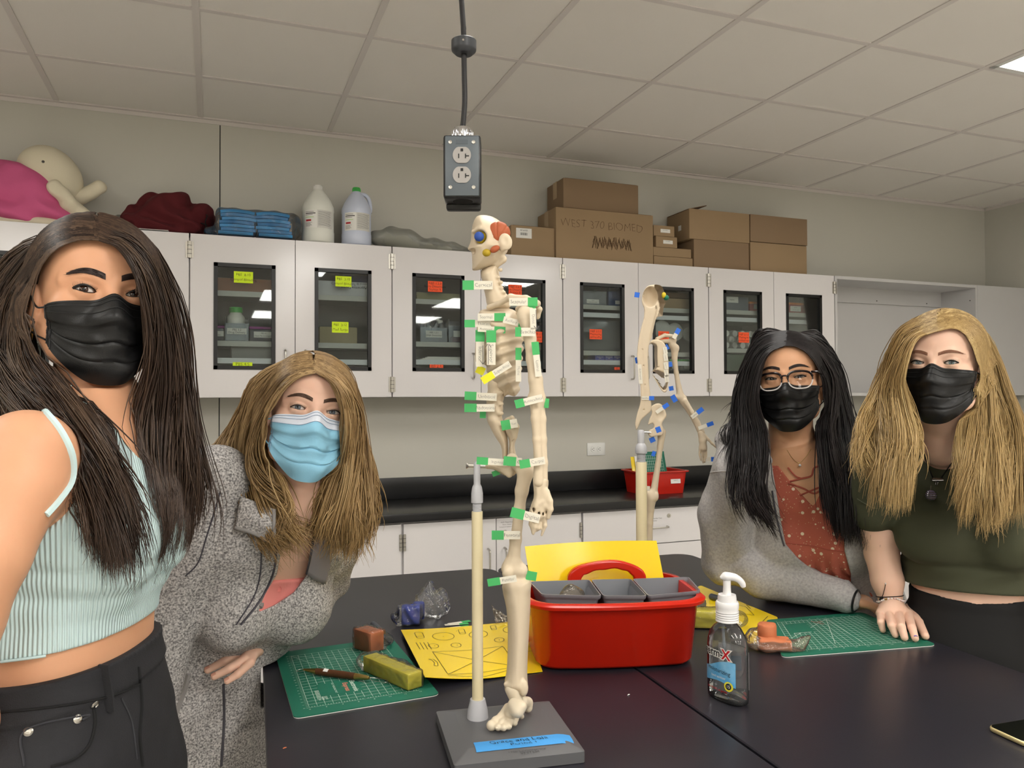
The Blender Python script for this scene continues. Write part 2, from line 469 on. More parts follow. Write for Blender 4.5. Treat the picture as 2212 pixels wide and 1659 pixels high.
# ------------------------------------------------------------------ upper cabinets
def zpx(y, x, Y): return onY(x, y, Y)[2]
def note_mb(mb, w, h, mi_bg, mi_ink, lines, c, ts, R=None, fade=None):
    """a paper note facing -Y at c, with handwritten lines"""
    R0 = rotx(math.pi / 2) if R is None else R
    mb.box((0, 0, 0), (w, h, 0.0006), mi_bg, 0, None)
    V = mb.v.pop() @ R0.T + np.asarray(c); mb.v.append(V)
    n = len(lines)
    for i, s in enumerate(lines):
        yy = h * (0.5 - (i + 0.5) / n) * 0.86
        mb.text(s, ts, mi_ink, R0, np.asarray(c) + R0 @ np.array([0, yy, 0.0005]), jitter=0.06, thin=-ts * 0.012)
M_ynote = mat('yellow_note', (214, 240, 40), 0.7)
M_onote = mat('orange_note', (250, 92, 48), 0.7)
M_shelfg = mat('shelf_edge_grey', (196, 196, 190), 0.5)
M_shelfw = mat('shelf_edge_white', (232, 234, 238), 0.4)
M_inside = mat('cabinet_interior', (118, 120, 121), 0.5)
DW = CAB_W / 2

def upper_cabinet(k, label):
    x0 = CAB_X0 + k * CAB_W
    t = thing('wall_cabinet', label, 'cabinet', (x0 + DW, WALL_Y, CAB_Z0), 0, 'white wall cabinets with glazed doors')
    H = CAB_Z1 - CAB_Z0; D = WALL_Y - CAB_Y - 0.02          # carcass depth behind the doors
    mb = MB()
    for s in (-1, 1): mb.b2((s * DW, -D, 0), (s * (DW - 0.018), -0.001, H))
    mb.b2((-DW, -D, 0), (DW, -0.001, 0.019)); mb.b2((-DW, -D, H - 0.019), (DW, -0.001, H)); mb.b2((-DW + 0.018, -0.006, 0.019), (DW - 0.018, -0.001, H - 0.019), 1)
    mb.b2((-0.012, -D, 0.019), (0.012, -0.01, H - 0.019), 1)
    mb.build('carcass', [M_lam, M_inside], t)
    for z, c in CAB_SHELF[k]:
        zz = z - CAB_Z0; mb = MB(); dd = D - 0.03 if c == 'g' else D - 0.008
        mb.b2((-DW + 0.019, -dd, zz - 0.009), (DW - 0.019, -0.008, zz + 0.009)); mb.b2((-DW + 0.019, -dd - 0.003, zz - 0.0125), (DW - 0.019, -dd, zz + 0.0125), 1)
        mb.build('shelf', [M_inside, M_shelfg if c == 'g' else M_shelfw], t)
    for s, side in ((-1, 'L'), (1, 'R')):
        xa, xb = (-DW + 0.003, -0.0015) if s < 0 else (0.0015, DW - 0.003)
        ya, yb = CAB_Y - WALL_Y, CAB_Y - WALL_Y + 0.019
        wl, wr = (xa + 0.098, xa + 0.098 + 0.268) if s < 0 else (xb - 0.098 - 0.268, xb - 0.098)
        zb, zt = 0.128, 0.612
        mb = MB()
        mb.b2((xa, ya, 0.002), (wl, yb, H - 0.002)); mb.b2((wr, ya, 0.002), (xb, yb, H - 0.002)); mb.b2((wl, ya, 0.002), (wr, yb, zb)); mb.b2((wl, ya, zt), (wr, yb, H - 0.002))
        d = mb.build('door', M_lam, t)
        mb = MB(); e = 0.017
        for (p, q) in (((wl, zb), (wl + e, zt)), ((wr - e, zb), (wr, zt)), ((wl, zb), (wr, zb + e)), ((wl, zt - e), (wr, zt))):
            mb.b2((p[0], ya - 0.004, p[1]), (q[0], yb + 0.002, q[1]))
        mb.build('window_frame', M_blk, d)
        mb = MB(); mb.b2((wl + e, ya + 0.006, zb + e), (wr - e, ya + 0.009, zt - e)); mb.build('pane', M_pane, d)
        for (hz) in (0.062, H - 0.075):
            mb = MB(); hx = xa if s < 0 else xb
            mb.cyl((hx - s * 0.0, ya - 0.005, hz - 0.038), (hx, ya - 0.005, hz + 0.038), 0.006, 0, 10)
            mb.b2((hx - (0.001 if s < 0 else 0.014), ya - 0.002, hz - 0.036), (hx + (0.014 if s < 0 else 0.001), ya, hz + 0.036))
            for q in (-0.019, 0.0, 0.019): mb.cyl((hx, ya - 0.005, hz + q - 0.001), (hx, ya - 0.005, hz + q + 0.001), 0.0066, 1, 10)
            mb.build('hinge', [M_steel, M_gap], d)
        hx = -0.045 if s < 0 else 0.045
        mb = MB(); mb.tube(spline([(hx, ya, 0.095), (hx, ya - 0.026, 0.1), (hx, ya - 0.03, 0.14), (hx, ya - 0.03, 0.18), (hx, ya - 0.026, 0.216), (hx, ya, 0.221)], 24), 0.0045, 0, 8); mb.build('handle', M_steel, d)
        for (px, py, w, h, ln, colr) in CAB_NOTE.get((k, side), []):
            p = onY(px, py, CAB_Y + 0.004); mb = MB()
            note_mb(mb, w, h, 0, 1, ln, (p[0] - x0 - DW, ya + 0.0045, p[2] - CAB_Z0), 0.0165 if len(ln) > 1 else 0.02)
            mb.build('sticky_note', [M_ynote if colr == 'y' else M_onote, M_ink], d)
    return t
G, Wt = 'g', 'w'
CAB_SHELF = {-1: [(1.94, G), (1.71, G)], 0: [(1.942, G), (1.712, G), (1.632, Wt)], 1: [(1.942, G), (1.728, G), (1.637, Wt)], 2: [(1.95, G), (1.905, Wt), (1.70, G), (1.648, Wt)], 3: [(1.955, G), (1.91, Wt), (1.73, G)]}
CAB_NOTE = {(0, 'L'): [(526, 599, .083, .052, ['PBS  8.10', 'Control Bleeding'], 'y'), (524, 787, .085, .019, ['PBS 4.5'], 'y')],
            (0, 'R'): [(742, 608, .076, .05, ['PBS  3.10', 'Control Bleeding'], 'y'), (735, 707, .078, .052, ['PBS  3.12', 'Med Surge'], 'y'), (735, 790, .05, .016, ['PBS'], 'y')],
            (1, 'L'): [(940, 619, .074, .053, ['HBS 1.2.3', 'Bone Detectives', 'Station A'], 'o'), (943, 791, .07, .016, ['HBS 2.4.2'], 'o')],
            (1, 'R'): [(1113, 626, .074, .053, ['HBS 1.2.3', 'Bone Detectives', 'Station B'], 'o'), (1162, 728, .06, .056, ['HBS 2.3', 'Visual', 'Spectrum'], 'o')],
            (2, 'L'): [(1287, 722, .074, .054, ['HBS 3.3.2', 'Measuring', 'pH/acidity'], 'o'), (1333, 796, .034, .014, ['HBS'], 'o')],
            (2, 'R'): [(1434, 725, .07, .048, ['HBS 3.4.1', 'Blood'], 'o')],
            (3, 'L'): [(1607, 729, .074, .06, ['HBS 3.1.2', 'Making an', 'amylase test'], 'o')]}
CAB_LAB = {-1: 'white wall cabinet at the far left, behind the dark-haired person in blue', 0: 'white wall cabinet with yellow notes on both glass doors', 1: 'white wall cabinet behind the head of the nearer skeleton model',
           2: 'white wall cabinet behind the farther skeleton model, blue boxes inside', 3: 'white wall cabinet with white tubes inside, above the person with glasses'}
for k in range(-1, 4): upper_cabinet(k, CAB_LAB[k])

# open end cabinet without doors, and the blank panel beside it
xa, xb = CAB_X0 + 4 * CAB_W + 0.003, 4.766
t = thing('open_wall_cabinet', 'open grey wall cabinet without doors or shelves at the right end', 'cabinet', ((xa + xb) / 2, WALL_Y, CAB_Z0)); w = (xb - xa) / 2; H = CAB_Z1 - CAB_Z0; D = WALL_Y - CAB_Y
M_niche = mat('grey_melamine', (205, 203, 202), 0.45, vary=(2, 0.2, (201, 199, 198)))
mb = MB(); mb.b2((-w, -D, 0), (w, -0.002, 0.019)); mb.b2((-w, -D, H - 0.019), (w, -0.002, H)); mb.b2((-w, -D, 0.019), (-w + 0.018, -0.002, H - 0.019)); mb.b2((w - 0.018, -D, 0.019), (w, -0.002, H - 0.019)); mb.b2((-w + 0.018, -0.01, 0.019), (w - 0.018, -0.002, H - 0.019))
mb.b2((-w + 0.018, -0.03, H - 0.12), (w - 0.018, -0.01, H - 0.019))
for x in (-0.45, 0, 0.45): mb.cyl((x, -0.0315, H - 0.1), (x, -0.03, H - 0.1), 0.004, 1, 8)
mb.cyl((w - 0.0195, -D + 0.04, H - 0.1), (w - 0.018, -D + 0.04, H - 0.1), 0.004, 1, 8)
mb.build('carcass', [M_niche, M_gap], t)
mb = MB()
for hz in (0.062, H - 0.075):
    mb = MB(); mb.b2((-w + 0.001, -D - 0.003, hz - 0.036), (-w + 0.012, -D, hz + 0.036)); mb.build('hinge_leaf', M_steel, t)
mb = MB(); mb.b2((xb + 0.002, CAB_Y, CAB_Z0), (WALL_R, CAB_Y + 0.02, CAB_Z1)); mb.b2((xb + 0.002, CAB_Y + 0.02, CAB_Z0), (xb + 0.02, WALL_Y, CAB_Z1)); mb.b2((xb + .02, CAB_Y + 0.02, CAB_Z1 - .02), (WALL_R, WALL_Y, CAB_Z1))
tag(mb.build('filler_panel', M_niche), 'blank grey panel closing the cabinet row at the right wall', 'panel')

# ------------------------------------------------------------------ base cabinets, counter, splashback
def base_cabinet(k, kind, label):
    x0 = CAB_X0 + k * CAB_W; w = CAB_W / 2
    t = thing('base_cabinet', label, 'cabinet', (x0 + w, WALL_Y, 0), 0, 'white base cabinets under the counter')
    D = WALL_Y - BASE_Y - 0.02; H = CTR_Z - 0.04
    mb = MB(); mb.b2((-w, -D, 0.1), (w, -0.001, H)); mb.b2((-w, -D + 0.06, 0), (w, -0.001, 0.1), 1); mb.build('carcass', [M_lam, M_gap], t)
    ya, yb = BASE_Y - WALL_Y, BASE_Y - WALL_Y + 0.019
    if kind == 'door':
        for s in (-1, 1):
            xa, xb = (-w + 0.006, -0.002) if s < 0 else (0.002, w - 0.006)
            mb = MB(); mb.b2((xa, ya, 0.11), (xb, yb, H - 0.012)); d = mb.build('door', M_lam, t)
            for hz in (0.2, H - 0.095):
                mb = MB(); hx = -w + 0.0085 if s < 0 else w - 0.0085
                mb.cyl((hx, ya - 0.005, hz - 0.038), (hx, ya - 0.005, hz + 0.038), 0.006, 0, 10); mb.b2((hx - 0.007, ya - 0.003, hz - 0.036), (hx + 0.007, ya, hz + 0.036))
                for q in (-0.019, 0.0, 0.019): mb.cyl((hx, ya - 0.005, hz + q - 0.001), (hx, ya - 0.005, hz + q + 0.001), 0.0066, 1, 10)
                mb.build('hinge', [M_steel, M_gap], d)
            hx = s * 0.042; z = H - 0.215
            mb = MB(); mb.tube(spline([(hx, ya, z - 0.062), (hx, ya - 0.026, z - 0.056), (hx, ya - 0.03, z - 0.03), (hx, ya - 0.03, z + 0.03), (hx, ya - 0.026, z + 0.056), (hx, ya, z + 0.062)], 24), 0.0045, 0, 8); mb.build('handle', M_steel, d)
            if s > 0:
                mb = MB(); mb.cyl((0.045, ya, H - 0.08), (0.045, ya - 0.004, H - 0.08), 0.011, 0, 20); mb.cyl((0.045, ya, H - 0.08), (0.045, ya - 0.006, H - 0.08), 0.0065, 0, 16); mb.box((0.045, ya - 0.0062, H - 0.08), (0.0015, 0.001, 0.007), 1); mb.build('lock', [M_steel, M_blk], d)
                mb = MB(); R0 = rotx(math.pi / 2)
                for i, (s_, q) in enumerate((('NOT: Please Keep', 0.0085), ('Door Closed', 0.0085), ('Contents of cabinet inside', 0.0075))): mb.text(s_, q, 0, R0, (0.055, ya - 0.0006, H - 0.032 - i * 0.011))
                mb.build('notice', M_inkg, d)
    else:
        for za, zb in ((H - 0.19, H - 0.012), (H - 0.42, H - 0.195), (0.11, H - 0.425)):
            mb = MB(); mb.b2((-w + 0.006, ya, za), (w - 0.006, yb, zb)); d = mb.build('drawer', M_lam, t)
            z = zb - 0.095; mb = MB(); mb.tube(spline([(-0.115, ya, z), (-0.11, ya - 0.026, z), (-0.08, ya - 0.03, z), (0.0, ya - 0.03, z), (0.028, ya - 0.026, z), (0.033, ya, z)], 30), 0.0045, 0, 8); mb.build('handle', M_steel, d)
            if zb > H - 0.05:
                mb = MB(); mb.cyl((0.045, ya, zb - 0.04), (0.045, ya - 0.004, zb - 0.04), 0.011, 0, 20); mb.cyl((0.045, ya, zb - 0.04), (0.045, ya - 0.006, zb - 0.04), 0.0065, 0, 16); mb.box((0.045, ya - 0.0062, zb - 0.04), (0.0015, 0.001, 0.007), 1); mb.build('lock', [M_steel, M_blk], d)
                mb = MB(); R0 = rotx(math.pi / 2)
                for i, s_ in enumerate(('NOT: Gel Chamber Trays', 'In Drawer')): mb.text(s_, 0.009, 0, R0, (-0.045, ya - 0.0006, zb - 0.05 - i * 0.012))
                mb.build('notice', M_inkg, d)
    return t
BASE_LAB = {-2: ('door', 'white base cabinet hidden at the far left end of the counter'), -1: ('door', 'white base cabinet behind the dark-haired person in blue'), 0: ('door', 'white base cabinet right behind the person in the blue mask'),
            1: ('door', 'white base cabinet with two doors and a round lock, behind the skeleton stand'), 2: ('drawer', 'white base cabinet of drawers below the red bin on the counter'), 3: ('drawer', 'white base cabinet of drawers behind the two people on the right'), 4: ('door', 'white base cabinet in the far right corner of the room')}
for k in range(-2, 5): base_cabinet(k, *BASE_LAB[k])
mb = MB(); mb.b2((CAB_X0 - 2 * CAB_W, BASE_Y - 0.03, CTR_Z - 0.04), (WALL_R - 0.002, WALL_Y - 0.002, CTR_Z), 0, 0.003); tag(mb.build('countertop', M_epoxy), 'long black countertop along the back wall', 'countertop')
mb = MB(); mb.b2((CAB_X0 - 2 * CAB_W, WALL_Y - 0.022, CTR_Z), (WALL_R - 0.002, WALL_Y - 0.002, CTR_Z + 0.112), 0, 0.002); tag(mb.build('splashback', M_epoxy), 'low black splashback between counter and wall', 'splashback')
# wall outlet
p = onY(1287, 970, WALL_Y); t = thing('wall_outlet', 'white electrical outlet on the wall above the counter', 'outlet', (p[0], WALL_Y, p[2]))
mb = MB(); mb.box((0, -0.003, 0), (0.115, 0.006, 0.073), 0, 0.002); mb.build('cover_plate', mat('outlet_white', (236, 236, 232), 0.35), t)
for s in (-1, 1):
    mb = MB(); mb.lathe([(0.0, 0), (0.017, 0), (0.016, 0.003), (0, 0.003)], (s * 0.02, -0.006, 0), 0, 20, rotx(math.pi / 2)); 
    for q in (-0.006, 0.006): mb.box((s * 0.02 + 0.002, -0.0092, q), (0.007, 0.0006, 0.002), 1)
    mb.box((s * 0.02 - 0.007, -0.0092, 0), (0.004, 0.0006, 0.004), 1)
    mb.build('receptacle', [mat('outlet_white', (0, 0, 0)), M_blk], t)
# ================================================================== things in and on the wall cabinets, on the counter
M_card = mat('cardboard', (160, 134, 102), 0.75, vary=(5, 0.3, (152, 127, 96)), bump=(90, 0.08))
M_card2 = mat('cardboard_darker', (144, 119, 92), 0.75, vary=(5, 0.3, (137, 113, 87)), bump=(90, 0.08))
M_cardin = mat('cardboard_inside', (104, 78, 54), 0.8)
M_tape = mat('packing_tape', (182, 156, 122), 0.25)
M_poly = film('frosted_plastic', (235, 240, 245), 0.22, 0.15, (205, 212, 220))
M_clear = film('clear_plastic', (240, 245, 248), 0.10, 0.12, (215, 222, 230))
M_bag = film('plastic_bag_grey', (236, 236, 228), 0.30, 0.25, (205, 205, 195), bump=(60, 0.5))
M_wrap = film('clear_wrap', (249, 249, 248), 0.02, 0.10, (225, 228, 230), bump=(90, 0.8), gloss=0.8)
RX = rotx(math.pi / 2)
CT = CAB_Z1 + 0.001
def carton(label, x0, x1, yt, yb, Yf=3.80, depth=0.235, z0=None, z1=None, m=None, tape=True, cat='box', group='cardboard boxes on top of the wall cabinets', flap=False, name='cardboard_box'):
    """front face from photo columns x0..x1, top row yt and bottom row yb at plane Yf"""
    a, b = onY(x0, (yt + yb) / 2, Yf)[0], onY(x1, (yt + yb) / 2, Yf)[0]
    if z0 is None: z0 = onY((x0 + x1) / 2, yb, Yf)[2]
    if z1 is None: z1 = onY((x0 + x1) / 2, yt, Yf)[2]
    cx = (a + b) / 2; w, h = b - a, z1 - z0
    t = thing(name, label, cat, (cx, Yf + depth / 2, z0), 0, group)
    mb = MB(); mb.box((0, 0, h / 2), (w, depth, h), 0, 0.003)
    mb.build('carton', m or M_card, t, angle=30)
    if tape:
        mb = MB(); mb.b2((-w / 2 - 0.0008, -0.025, h * 0.45), (-w / 2, 0.025, h)); mb.b2((-w / 2 - 0.0008, -0.025, h), (w / 2, 0.025, h + 0.0008)); mb.build('tape_strip', M_tape, t)
    mb = MB(); mb.b2((-w / 2, -0.0015, h), (w / 2, 0.0015, h + 0.0006)) if not tape else mb.b2((-w / 2 + .01, -depth / 2 + 0.001, h), (w / 2 - .01, -depth / 2 + 0.003, h + 0.0004)); mb.build('flap_seam', M_cardin, t)
    if flap:
        mb = MB(); R = roty(math.radians(flap)); mb.box((0, 0, 0), (0.13, depth - 0.02, 0.004), 0); V = mb.v.pop(); V = (V - [0.065, 0, 0]) @ R.T + [-w / 2 + 0.125, 0, h + 0.028]; mb.v.append(V); mb.build('open_flap', M_cardin, t)
    return t, w, h, depth
def paper_on(t, w, h, c, lines=(), ts=0.01, bars=False, name='paper_label', m=None, R=None):
    R0 = RX if R is None else R
    mb = MB(); mb.box((0, 0, 0), (w, h, 0.0006), 0); V = mb.v.pop() @ R0.T + np.asarray(c); mb.v.append(V)
    n = max(1, len(lines))
    for i, s in enumerate(lines): mb.text(s, ts, 1, R0, np.asarray(c) + R0 @ np.array([0, h * (0.5 - (i + 0.5) / n) * 0.85, 0.0005]))
    if bars:
        rr = random.Random(3)
        for q in range(16):
            mb.box((0, 0, 0), (rr.choice((0.0008, 0.0014)), 0.014, 0.0004), 1); V = mb.v.pop() @ R0.T + np.asarray(c) + R0 @ np.array([-0.02 + q * 0.0026, -0.004, 0.0005]); mb.v.append(V)
    return mb.build(name, [m or M_paper, M_ink], t)
t, w, h, d = carton('small cardboard box with a white barcode label, behind the skull', 1104, 1198, 489, 553, z0=CT)
paper_on(t, 0.088, 0.052, (-w / 2 + 0.072, -d / 2 - 0.0006, h - 0.04), ('AS #103', '', ''), 0.012, True)
t, w, h, d = carton('large cardboard box with handwriting in pencil on its front', 1201, 1411, 456, 562, z0=CT, Yf=3.79, depth=0.25)
zt1 = CT + h
mb = MB(); mb.text('WEST 370 BIOMED', 0.062, 0, RX, (-0.02, -d / 2 - 0.0005, h * 0.70), thin=-0.0016, jitter=0.05, sx=0.98); mb.build('handwriting', M_cardin, t)
mb = MB(); rr = random.Random(5)
P = [(-0.08 + 0.235 * i / 60 + 0.012 * math.sin(i * 2.3), -d / 2 - 0.001, h * 0.36 + 0.036 * (1 if i % 2 else -1) * (0.6 + 0.4 * rr.random())) for i in range(61)]
mb.tube(P, 0.0011, 0, 4); P2 = [(-0.08 + 0.235 * i / 40, -d / 2 - 0.001, h * 0.36 + 0.02 * math.sin(i * 1.9)) for i in range(41)]; mb.tube(P2, 0.001, 0, 4)
mb.build('crossed_out_writing', M_cardin, t)
carton('cardboard box standing on the large box with handwriting', 1217, 1379, 392, 455, z0=zt1 + 0.001, Yf=3.81, depth=0.22, m=M_card2)
def small(lab, x0, x1, z, hh, lb):
    t, w, h, d = carton(lab, x0, x1, 500, 520, z0=z, z1=z + hh, Yf=3.80, depth=0.16, tape=False, name='small_carton')
    if lb: paper_on(t, 0.062, 0.02, (0.008, -d / 2 - 0.0006, h * 0.5), ('micro plates', ''), 0.006)
    return z + hh + 0.0008
zz = small('small brown carton at the bottom of the stack of four', 1412, 1496, CT, 0.05, False)
zz = small('flat brown carton second from the bottom of the stack of four', 1411, 1493, zz, 0.05, False)
zz = small('small brown carton with a white sticker, second from the top of the stack of four', 1417, 1463, zz, 0.062, True)
zz = small('small brown carton with a white sticker, topmost of the stack of four', 1412, 1457, zz, 0.060, True)
t, w, h, d = carton('lower cardboard box beside the stack of small cartons', 1499, 1618, 521, 579, z0=CT, Yf=3.80, m=M_card2, tape=False)
z2 = CT + h
t, w, h, d = carton('cardboard box with a raised dark flap beside the stack of small cartons', 1489, 1619, 456, 519, z0=z2 + 0.001, Yf=3.80, flap=-14, tape=False)
paper_on(t, 0.03, 0.03, (-w / 2 - 0.0006, -0.02, h * 0.45), R=rotz(-math.pi / 2) @ RX)
t, w, h, d = carton('lower cardboard box of the rightmost pair', 1621, 1743, 527, 585, z0=CT, Yf=3.80, tape=False)
carton('upper cardboard box of the rightmost pair', 1621, 1744, 468, 527, z0=CT + h + 0.003, Yf=3.80, m=M_card2, tape=False)

# jugs
M_jugw = mat('milky_plastic', (232, 232, 222), 0.35, sss=0.0)
M_jugb = mat('bluish_plastic', (205, 212, 230), 0.35)
M_green = mat('green_cap', (60, 170, 70), 0.4)
M_red = mat('logo_red', (176, 40, 48), 0.5)
M_lime = mat('label_green', (150, 205, 70), 0.5)
def jug(px, yt, yb, Y, label, body, capm, handle, scale=1.0, lab=True):
    p = onY(px, yb, Y); H = onY(px, yt, Y)[2] - CT; r = 0.076 * scale
    t = thing('plastic_jug', label, 'jug', (p[0], Y, CT), 0, 'plastic jugs on top of the wall cabinets')
    prof = [(0, 0), (r * .9, 0), (r, .008), (r, .055 * H / .28), (r * .975, .06 * H / .28), (r * .975, .15 * H / .28), (r, .155 * H / .28), (r * .98, .175 * H / .28), (r * .8, .205 * H / .28), (r * .5, .238 * H / .28), (r * .27, .258 * H / .28), (r * .25, .262 * H / .28), (0, .262 * H / .28)]
    mb = MB(); mb.lathe(prof, (0, 0, 0), 0, 40)
    mb.build('bottle', body, t, angle=50)
    mb = MB(); z = .262 * H / .28; mb.lathe([(0, z - .006), (r * .27, z - .006), (r * .27, z + .012), (r * .25, z + .016), (0, z + .016)], (0, 0, 0), 0, 24)
    for q in range(24): a = q * math.pi / 12; mb.box((r * .272 * math.cos(a), r * .272 * math.sin(a), z + .003), (.0018, .0018, .014))
    mb.build('cap', capm, t)
    if handle:
        mb = MB(); f = H / .28; mb.tube(spline([(r * .2, -.0, .248 * f), (r * .62, 0, .246 * f), (r * .86, 0, .225 * f), (r * .95, 0, .19 * f), (r * .93, 0, .165 * f)], 26), 0.0095, 0, 12); mb.build('handle', body, t)
    if lab:
        mb = MB(); za, zb = .065 * H / .28, .148 * H / .28; n = 18; rr = r * .975 + .0006
        for a0, a1, mi in ((-150, -100, 0), (-100, -38, 1)):
            A = np.radians(np.linspace(a0, a1, n)); G = np.stack([np.stack([rr * np.cos(A), rr * np.sin(A), np.full(n, z)], -1) for z in (za, zb)]); mb.grid(G[::-1] if False else G, mi)
        rt = rr + .0004
        def bar(a0, a1, z, hh, mi):
            A = np.radians(np.linspace(a0, a1, 8)); mb.grid(np.stack([np.stack([rt * np.cos(A), rt * np.sin(A), np.full(8, q)], -1) for q in (z, z + hh)]), mi)
        hh = zb - za
        bar(-146, -112, za + hh * .88, .0022, 3); bar(-146, -106, za + hh * .78, .004, 2); bar(-146, -116, za + hh * .71, .0022, 3); bar(-146, -112, za + hh * .58, .002, 4); bar(-144, -122, za + hh * .36, .009, 5)
        for q in range(6): bar(-146, -118 - (q * 7) % 9, za + hh * (.28 - .04 * q), .0013, 3)
        for q in range(15): bar(-96, -44 - (q * 5) % 8, za + hh * (.9 - .055 * q), .0014, 3)
        mb.build('label', [M_paper, mat('label_grey', (214, 212, 206), .6), M_ink, M_inkg, M_lime, M_red], t)
    return t
jug(687, 400, 522, 3.85, 'milky white jug with a white cap on top of the cabinets', M_jugw, mat('white_cap', (228, 226, 220), .4), False)
jug(770, 405, 527, 3.85, 'bluish jug with a green cap and a handle, right of the white jug', M_jugb, M_green, True, .95)
jug(768, 418, 524, 4.01, 'jug with a green cap standing behind the bluish jug', M_jugb, M_green, True, .8, False)
# maroon hoodie
M_maroon = mat('maroon_knit', (88, 20, 26), 0.9, sheen=0.0, bump=(300, 0.3), vary=(12, 0.3, (80, 17, 23)))
c = onY(364, 452, 3.93); t = thing('hooded_sweatshirt', 'crumpled maroon sweatshirt lying on top of the cabinets', 'clothing', (c[0], 3.935, CT))
def heap(p):
    q = p.copy(); w = 0.012 * np.sin(34 * q[:, 0] + 25 * q[:, 2] + 3 * np.sin(22 * q[:, 2] + 11 * q[:, 1])) + 0.006 * wob(q, 60)
    d = smin(ell(q, (-0.0, 0, .07), (.19, .11, .095)), ell(q, (-.03, -.01, .13), (.085, .09, .08)), .03)
    d = smin(d, ell(q, (.13, 0, .12), (.06, .08, .055), roty(-.5)), .02); d = smin(d, ell(q, (.045, -.02, .15), (.05, .07, .055)), .02); d = smin(d, cap(q, (-.12, -.06, .03), (.1, -.1, .03), .035, .03), .01)
    return smax(d + w, .007 - q[:, 2], .004)
blob('garment', heap, (-.24, -.15, -.01), (.24, .15, .24), .004, M_maroon, t)
for z0, dx in ((.10, .155), (.055, .150)):
    mb = MB(); mb.tube(spline([(dx - .01, -.07, z0 + .012), (dx + .012, -.085, z0), (dx + .004, -.09, z0 - .03), (dx + .012, -.088, z0 - .05)], 14), .0025, 0, 6); mb.build('drawstring', M_blk, t)
p = onY(333, 493, 3.80); mb = MB(); mb.grid(np.array([[(-.06 + .12 * i / 6, -.03 + .06 * j / 3, .004) for j in range(4)] for i in range(7)]), 0, .001)
t = thing('paper_sheet', 'white paper sticking out from under the maroon sweatshirt', 'paper', (p[0], 3.795, CT)); mb.build('sheet', M_paper, t)
# pack of blue pads
c = onY(555, 512, 3.86); t = thing('pad_pack', 'two stacks of blue medical pads in a clear plastic bag', 'package', (c[0], 3.86, CT)); M_blue = mat('blue_pad', (58, 150, 214), 0.8, bump=(120, 0.2)); M_blued = mat('blue_pad_edge', (46, 128, 190), 0.8)
for x, w in ((-.092, .15), (.075, .15)):
    mb = MB()
    for i in range(7):
        n = 14; X = np.linspace(-w / 2, w / 2, n); zz = .006 + i * .0155 + .008 * (1 - (2 * X / w) ** 2) * (i / 6); sk = .006 * math.sin(i * 2.1 + x * 9) + (.008 * i / 6 if x < 0 else -.012 * i / 6)
        G = np.array([[(X[a] + sk, y, zz[a] + .0135) for y in (-.095, .095)] for a in range(n)]); mb.grid(G, i % 2, .0135)
    V = np.concatenate(mb.v); mb.v = [V + [x, 0, 0]]; mb.build('pad_stack', [M_blue, M_blued], t)
def bagf(p):
    q = p; w = .004 * wob(q, 50) + .003 * np.sin(70 * q[:, 0] + 40 * q[:, 2])
    d = smin(sbox(q, (-.005, 0, .062), (.178, .108, .066), .03), cap(q, (-.15, -.05, .03), (-.215, -.085, .016), .04, .014), .03); d = smin(d, ell(q, (.178, -.02, .07), (.026, .08, .05)), .03)
    return smax(d + w, .001 - q[:, 2], .004)
blob('plastic_bag', bagf, (-.27, -.13, -.01), (.25, .13, .15), .006, M_wrap, t)
# grey bags
def clearbag(label, px, py, Y, rr, name='plastic_bag'):
    c = onY(px, py, Y); t = thing(name, label, 'bag', (c[0], Y, CT))
    def f(p):
        d = None
        for (cc, r_) in rr:
            e = ell(p, cc, r_); d = e if d is None else smin(d, e, .04)
        return smax(d + .006 * wob(p, 45, px) + .004 * np.sin(60 * p[:, 0] + 50 * p[:, 2] * np.sin(px)), .001 - p[:, 2], .004)
    blob('bag_film', f, (-.32, -.13, -.01), (.32, .13, .2), .006, M_bag, t); return t
clearbag('empty grey plastic bag lying between the jugs and the skull', 905, 520, 3.90, [((-.12, 0, .06), (.13, .09, .06)), ((.05, 0, .035), (.13, .09, .04)), ((.18, 0, .02), (.10, .08, .028))])
clearbag('grey plastic bag between the cloth doll and the maroon sweatshirt', 246, 468, 3.995, [((-.035, 0, .045), (.036, .036, .06)), ((.025, 0, .045), (.036, .036, .06)), ((-.005, .0, .02), (.06, .04, .025))])
# cloth doll
M_felt = mat('cream_felt', (226, 216, 190), 0.9, bump=(200, .2)); M_pink = mat('pink_cloth', (212, 98, 144), 0.85, bump=(250, .2), vary=(10, .3, (204, 90, 136)))
c = onY(110, 440, 3.90); t = thing('cloth_doll', 'large cream cloth doll wrapped in pink fabric, slumped on the cabinets', 'doll', (c[0], 3.92, CT))
s_ = 3.92 * 0.935 / FPX * 1.05
def L(px, py, y=0.0): q = onY(px, py, 3.92 + y); return np.array([q[0] - c[0], y, q[2] - CT])
def headf(p): return smin(ell(p, L(105, 370), (.125, .10, .105), roty(.45)), ell(p, L(130, 400), (.09, .09, .09)), .03) + .003 * wob(p, 20)
blob('head', headf, (-.2, -.12, 0), (.25, .12, .5), .005, M_felt, t)
def armf(p): return smax(cap(p, L(150, 440, 0), L(215, 405, 0), .035, .03) + .003 * wob(p, 50), -p[:, 2], .01)
blob('arm', armf, (-.1, -.12, 0), (.4, .12, .4), .005, M_felt, t)
def limbf(p):
    q = p + .006 * np.stack([wob(p, 40, 1), wob(p, 40, 2), wob(p, 40, 3)], 1)
    return smax(chain(q, [L(118, 405, -.1), L(135, 420, -.11), L(150, 440, -.09), L(185, 468, -.06)], [.03, .03, .034, .03], .01), -p[:, 2], .01)
blob('arm', limbf, (-.15, -.19, 0), (.3, .05, .4), .004, M_felt, t)
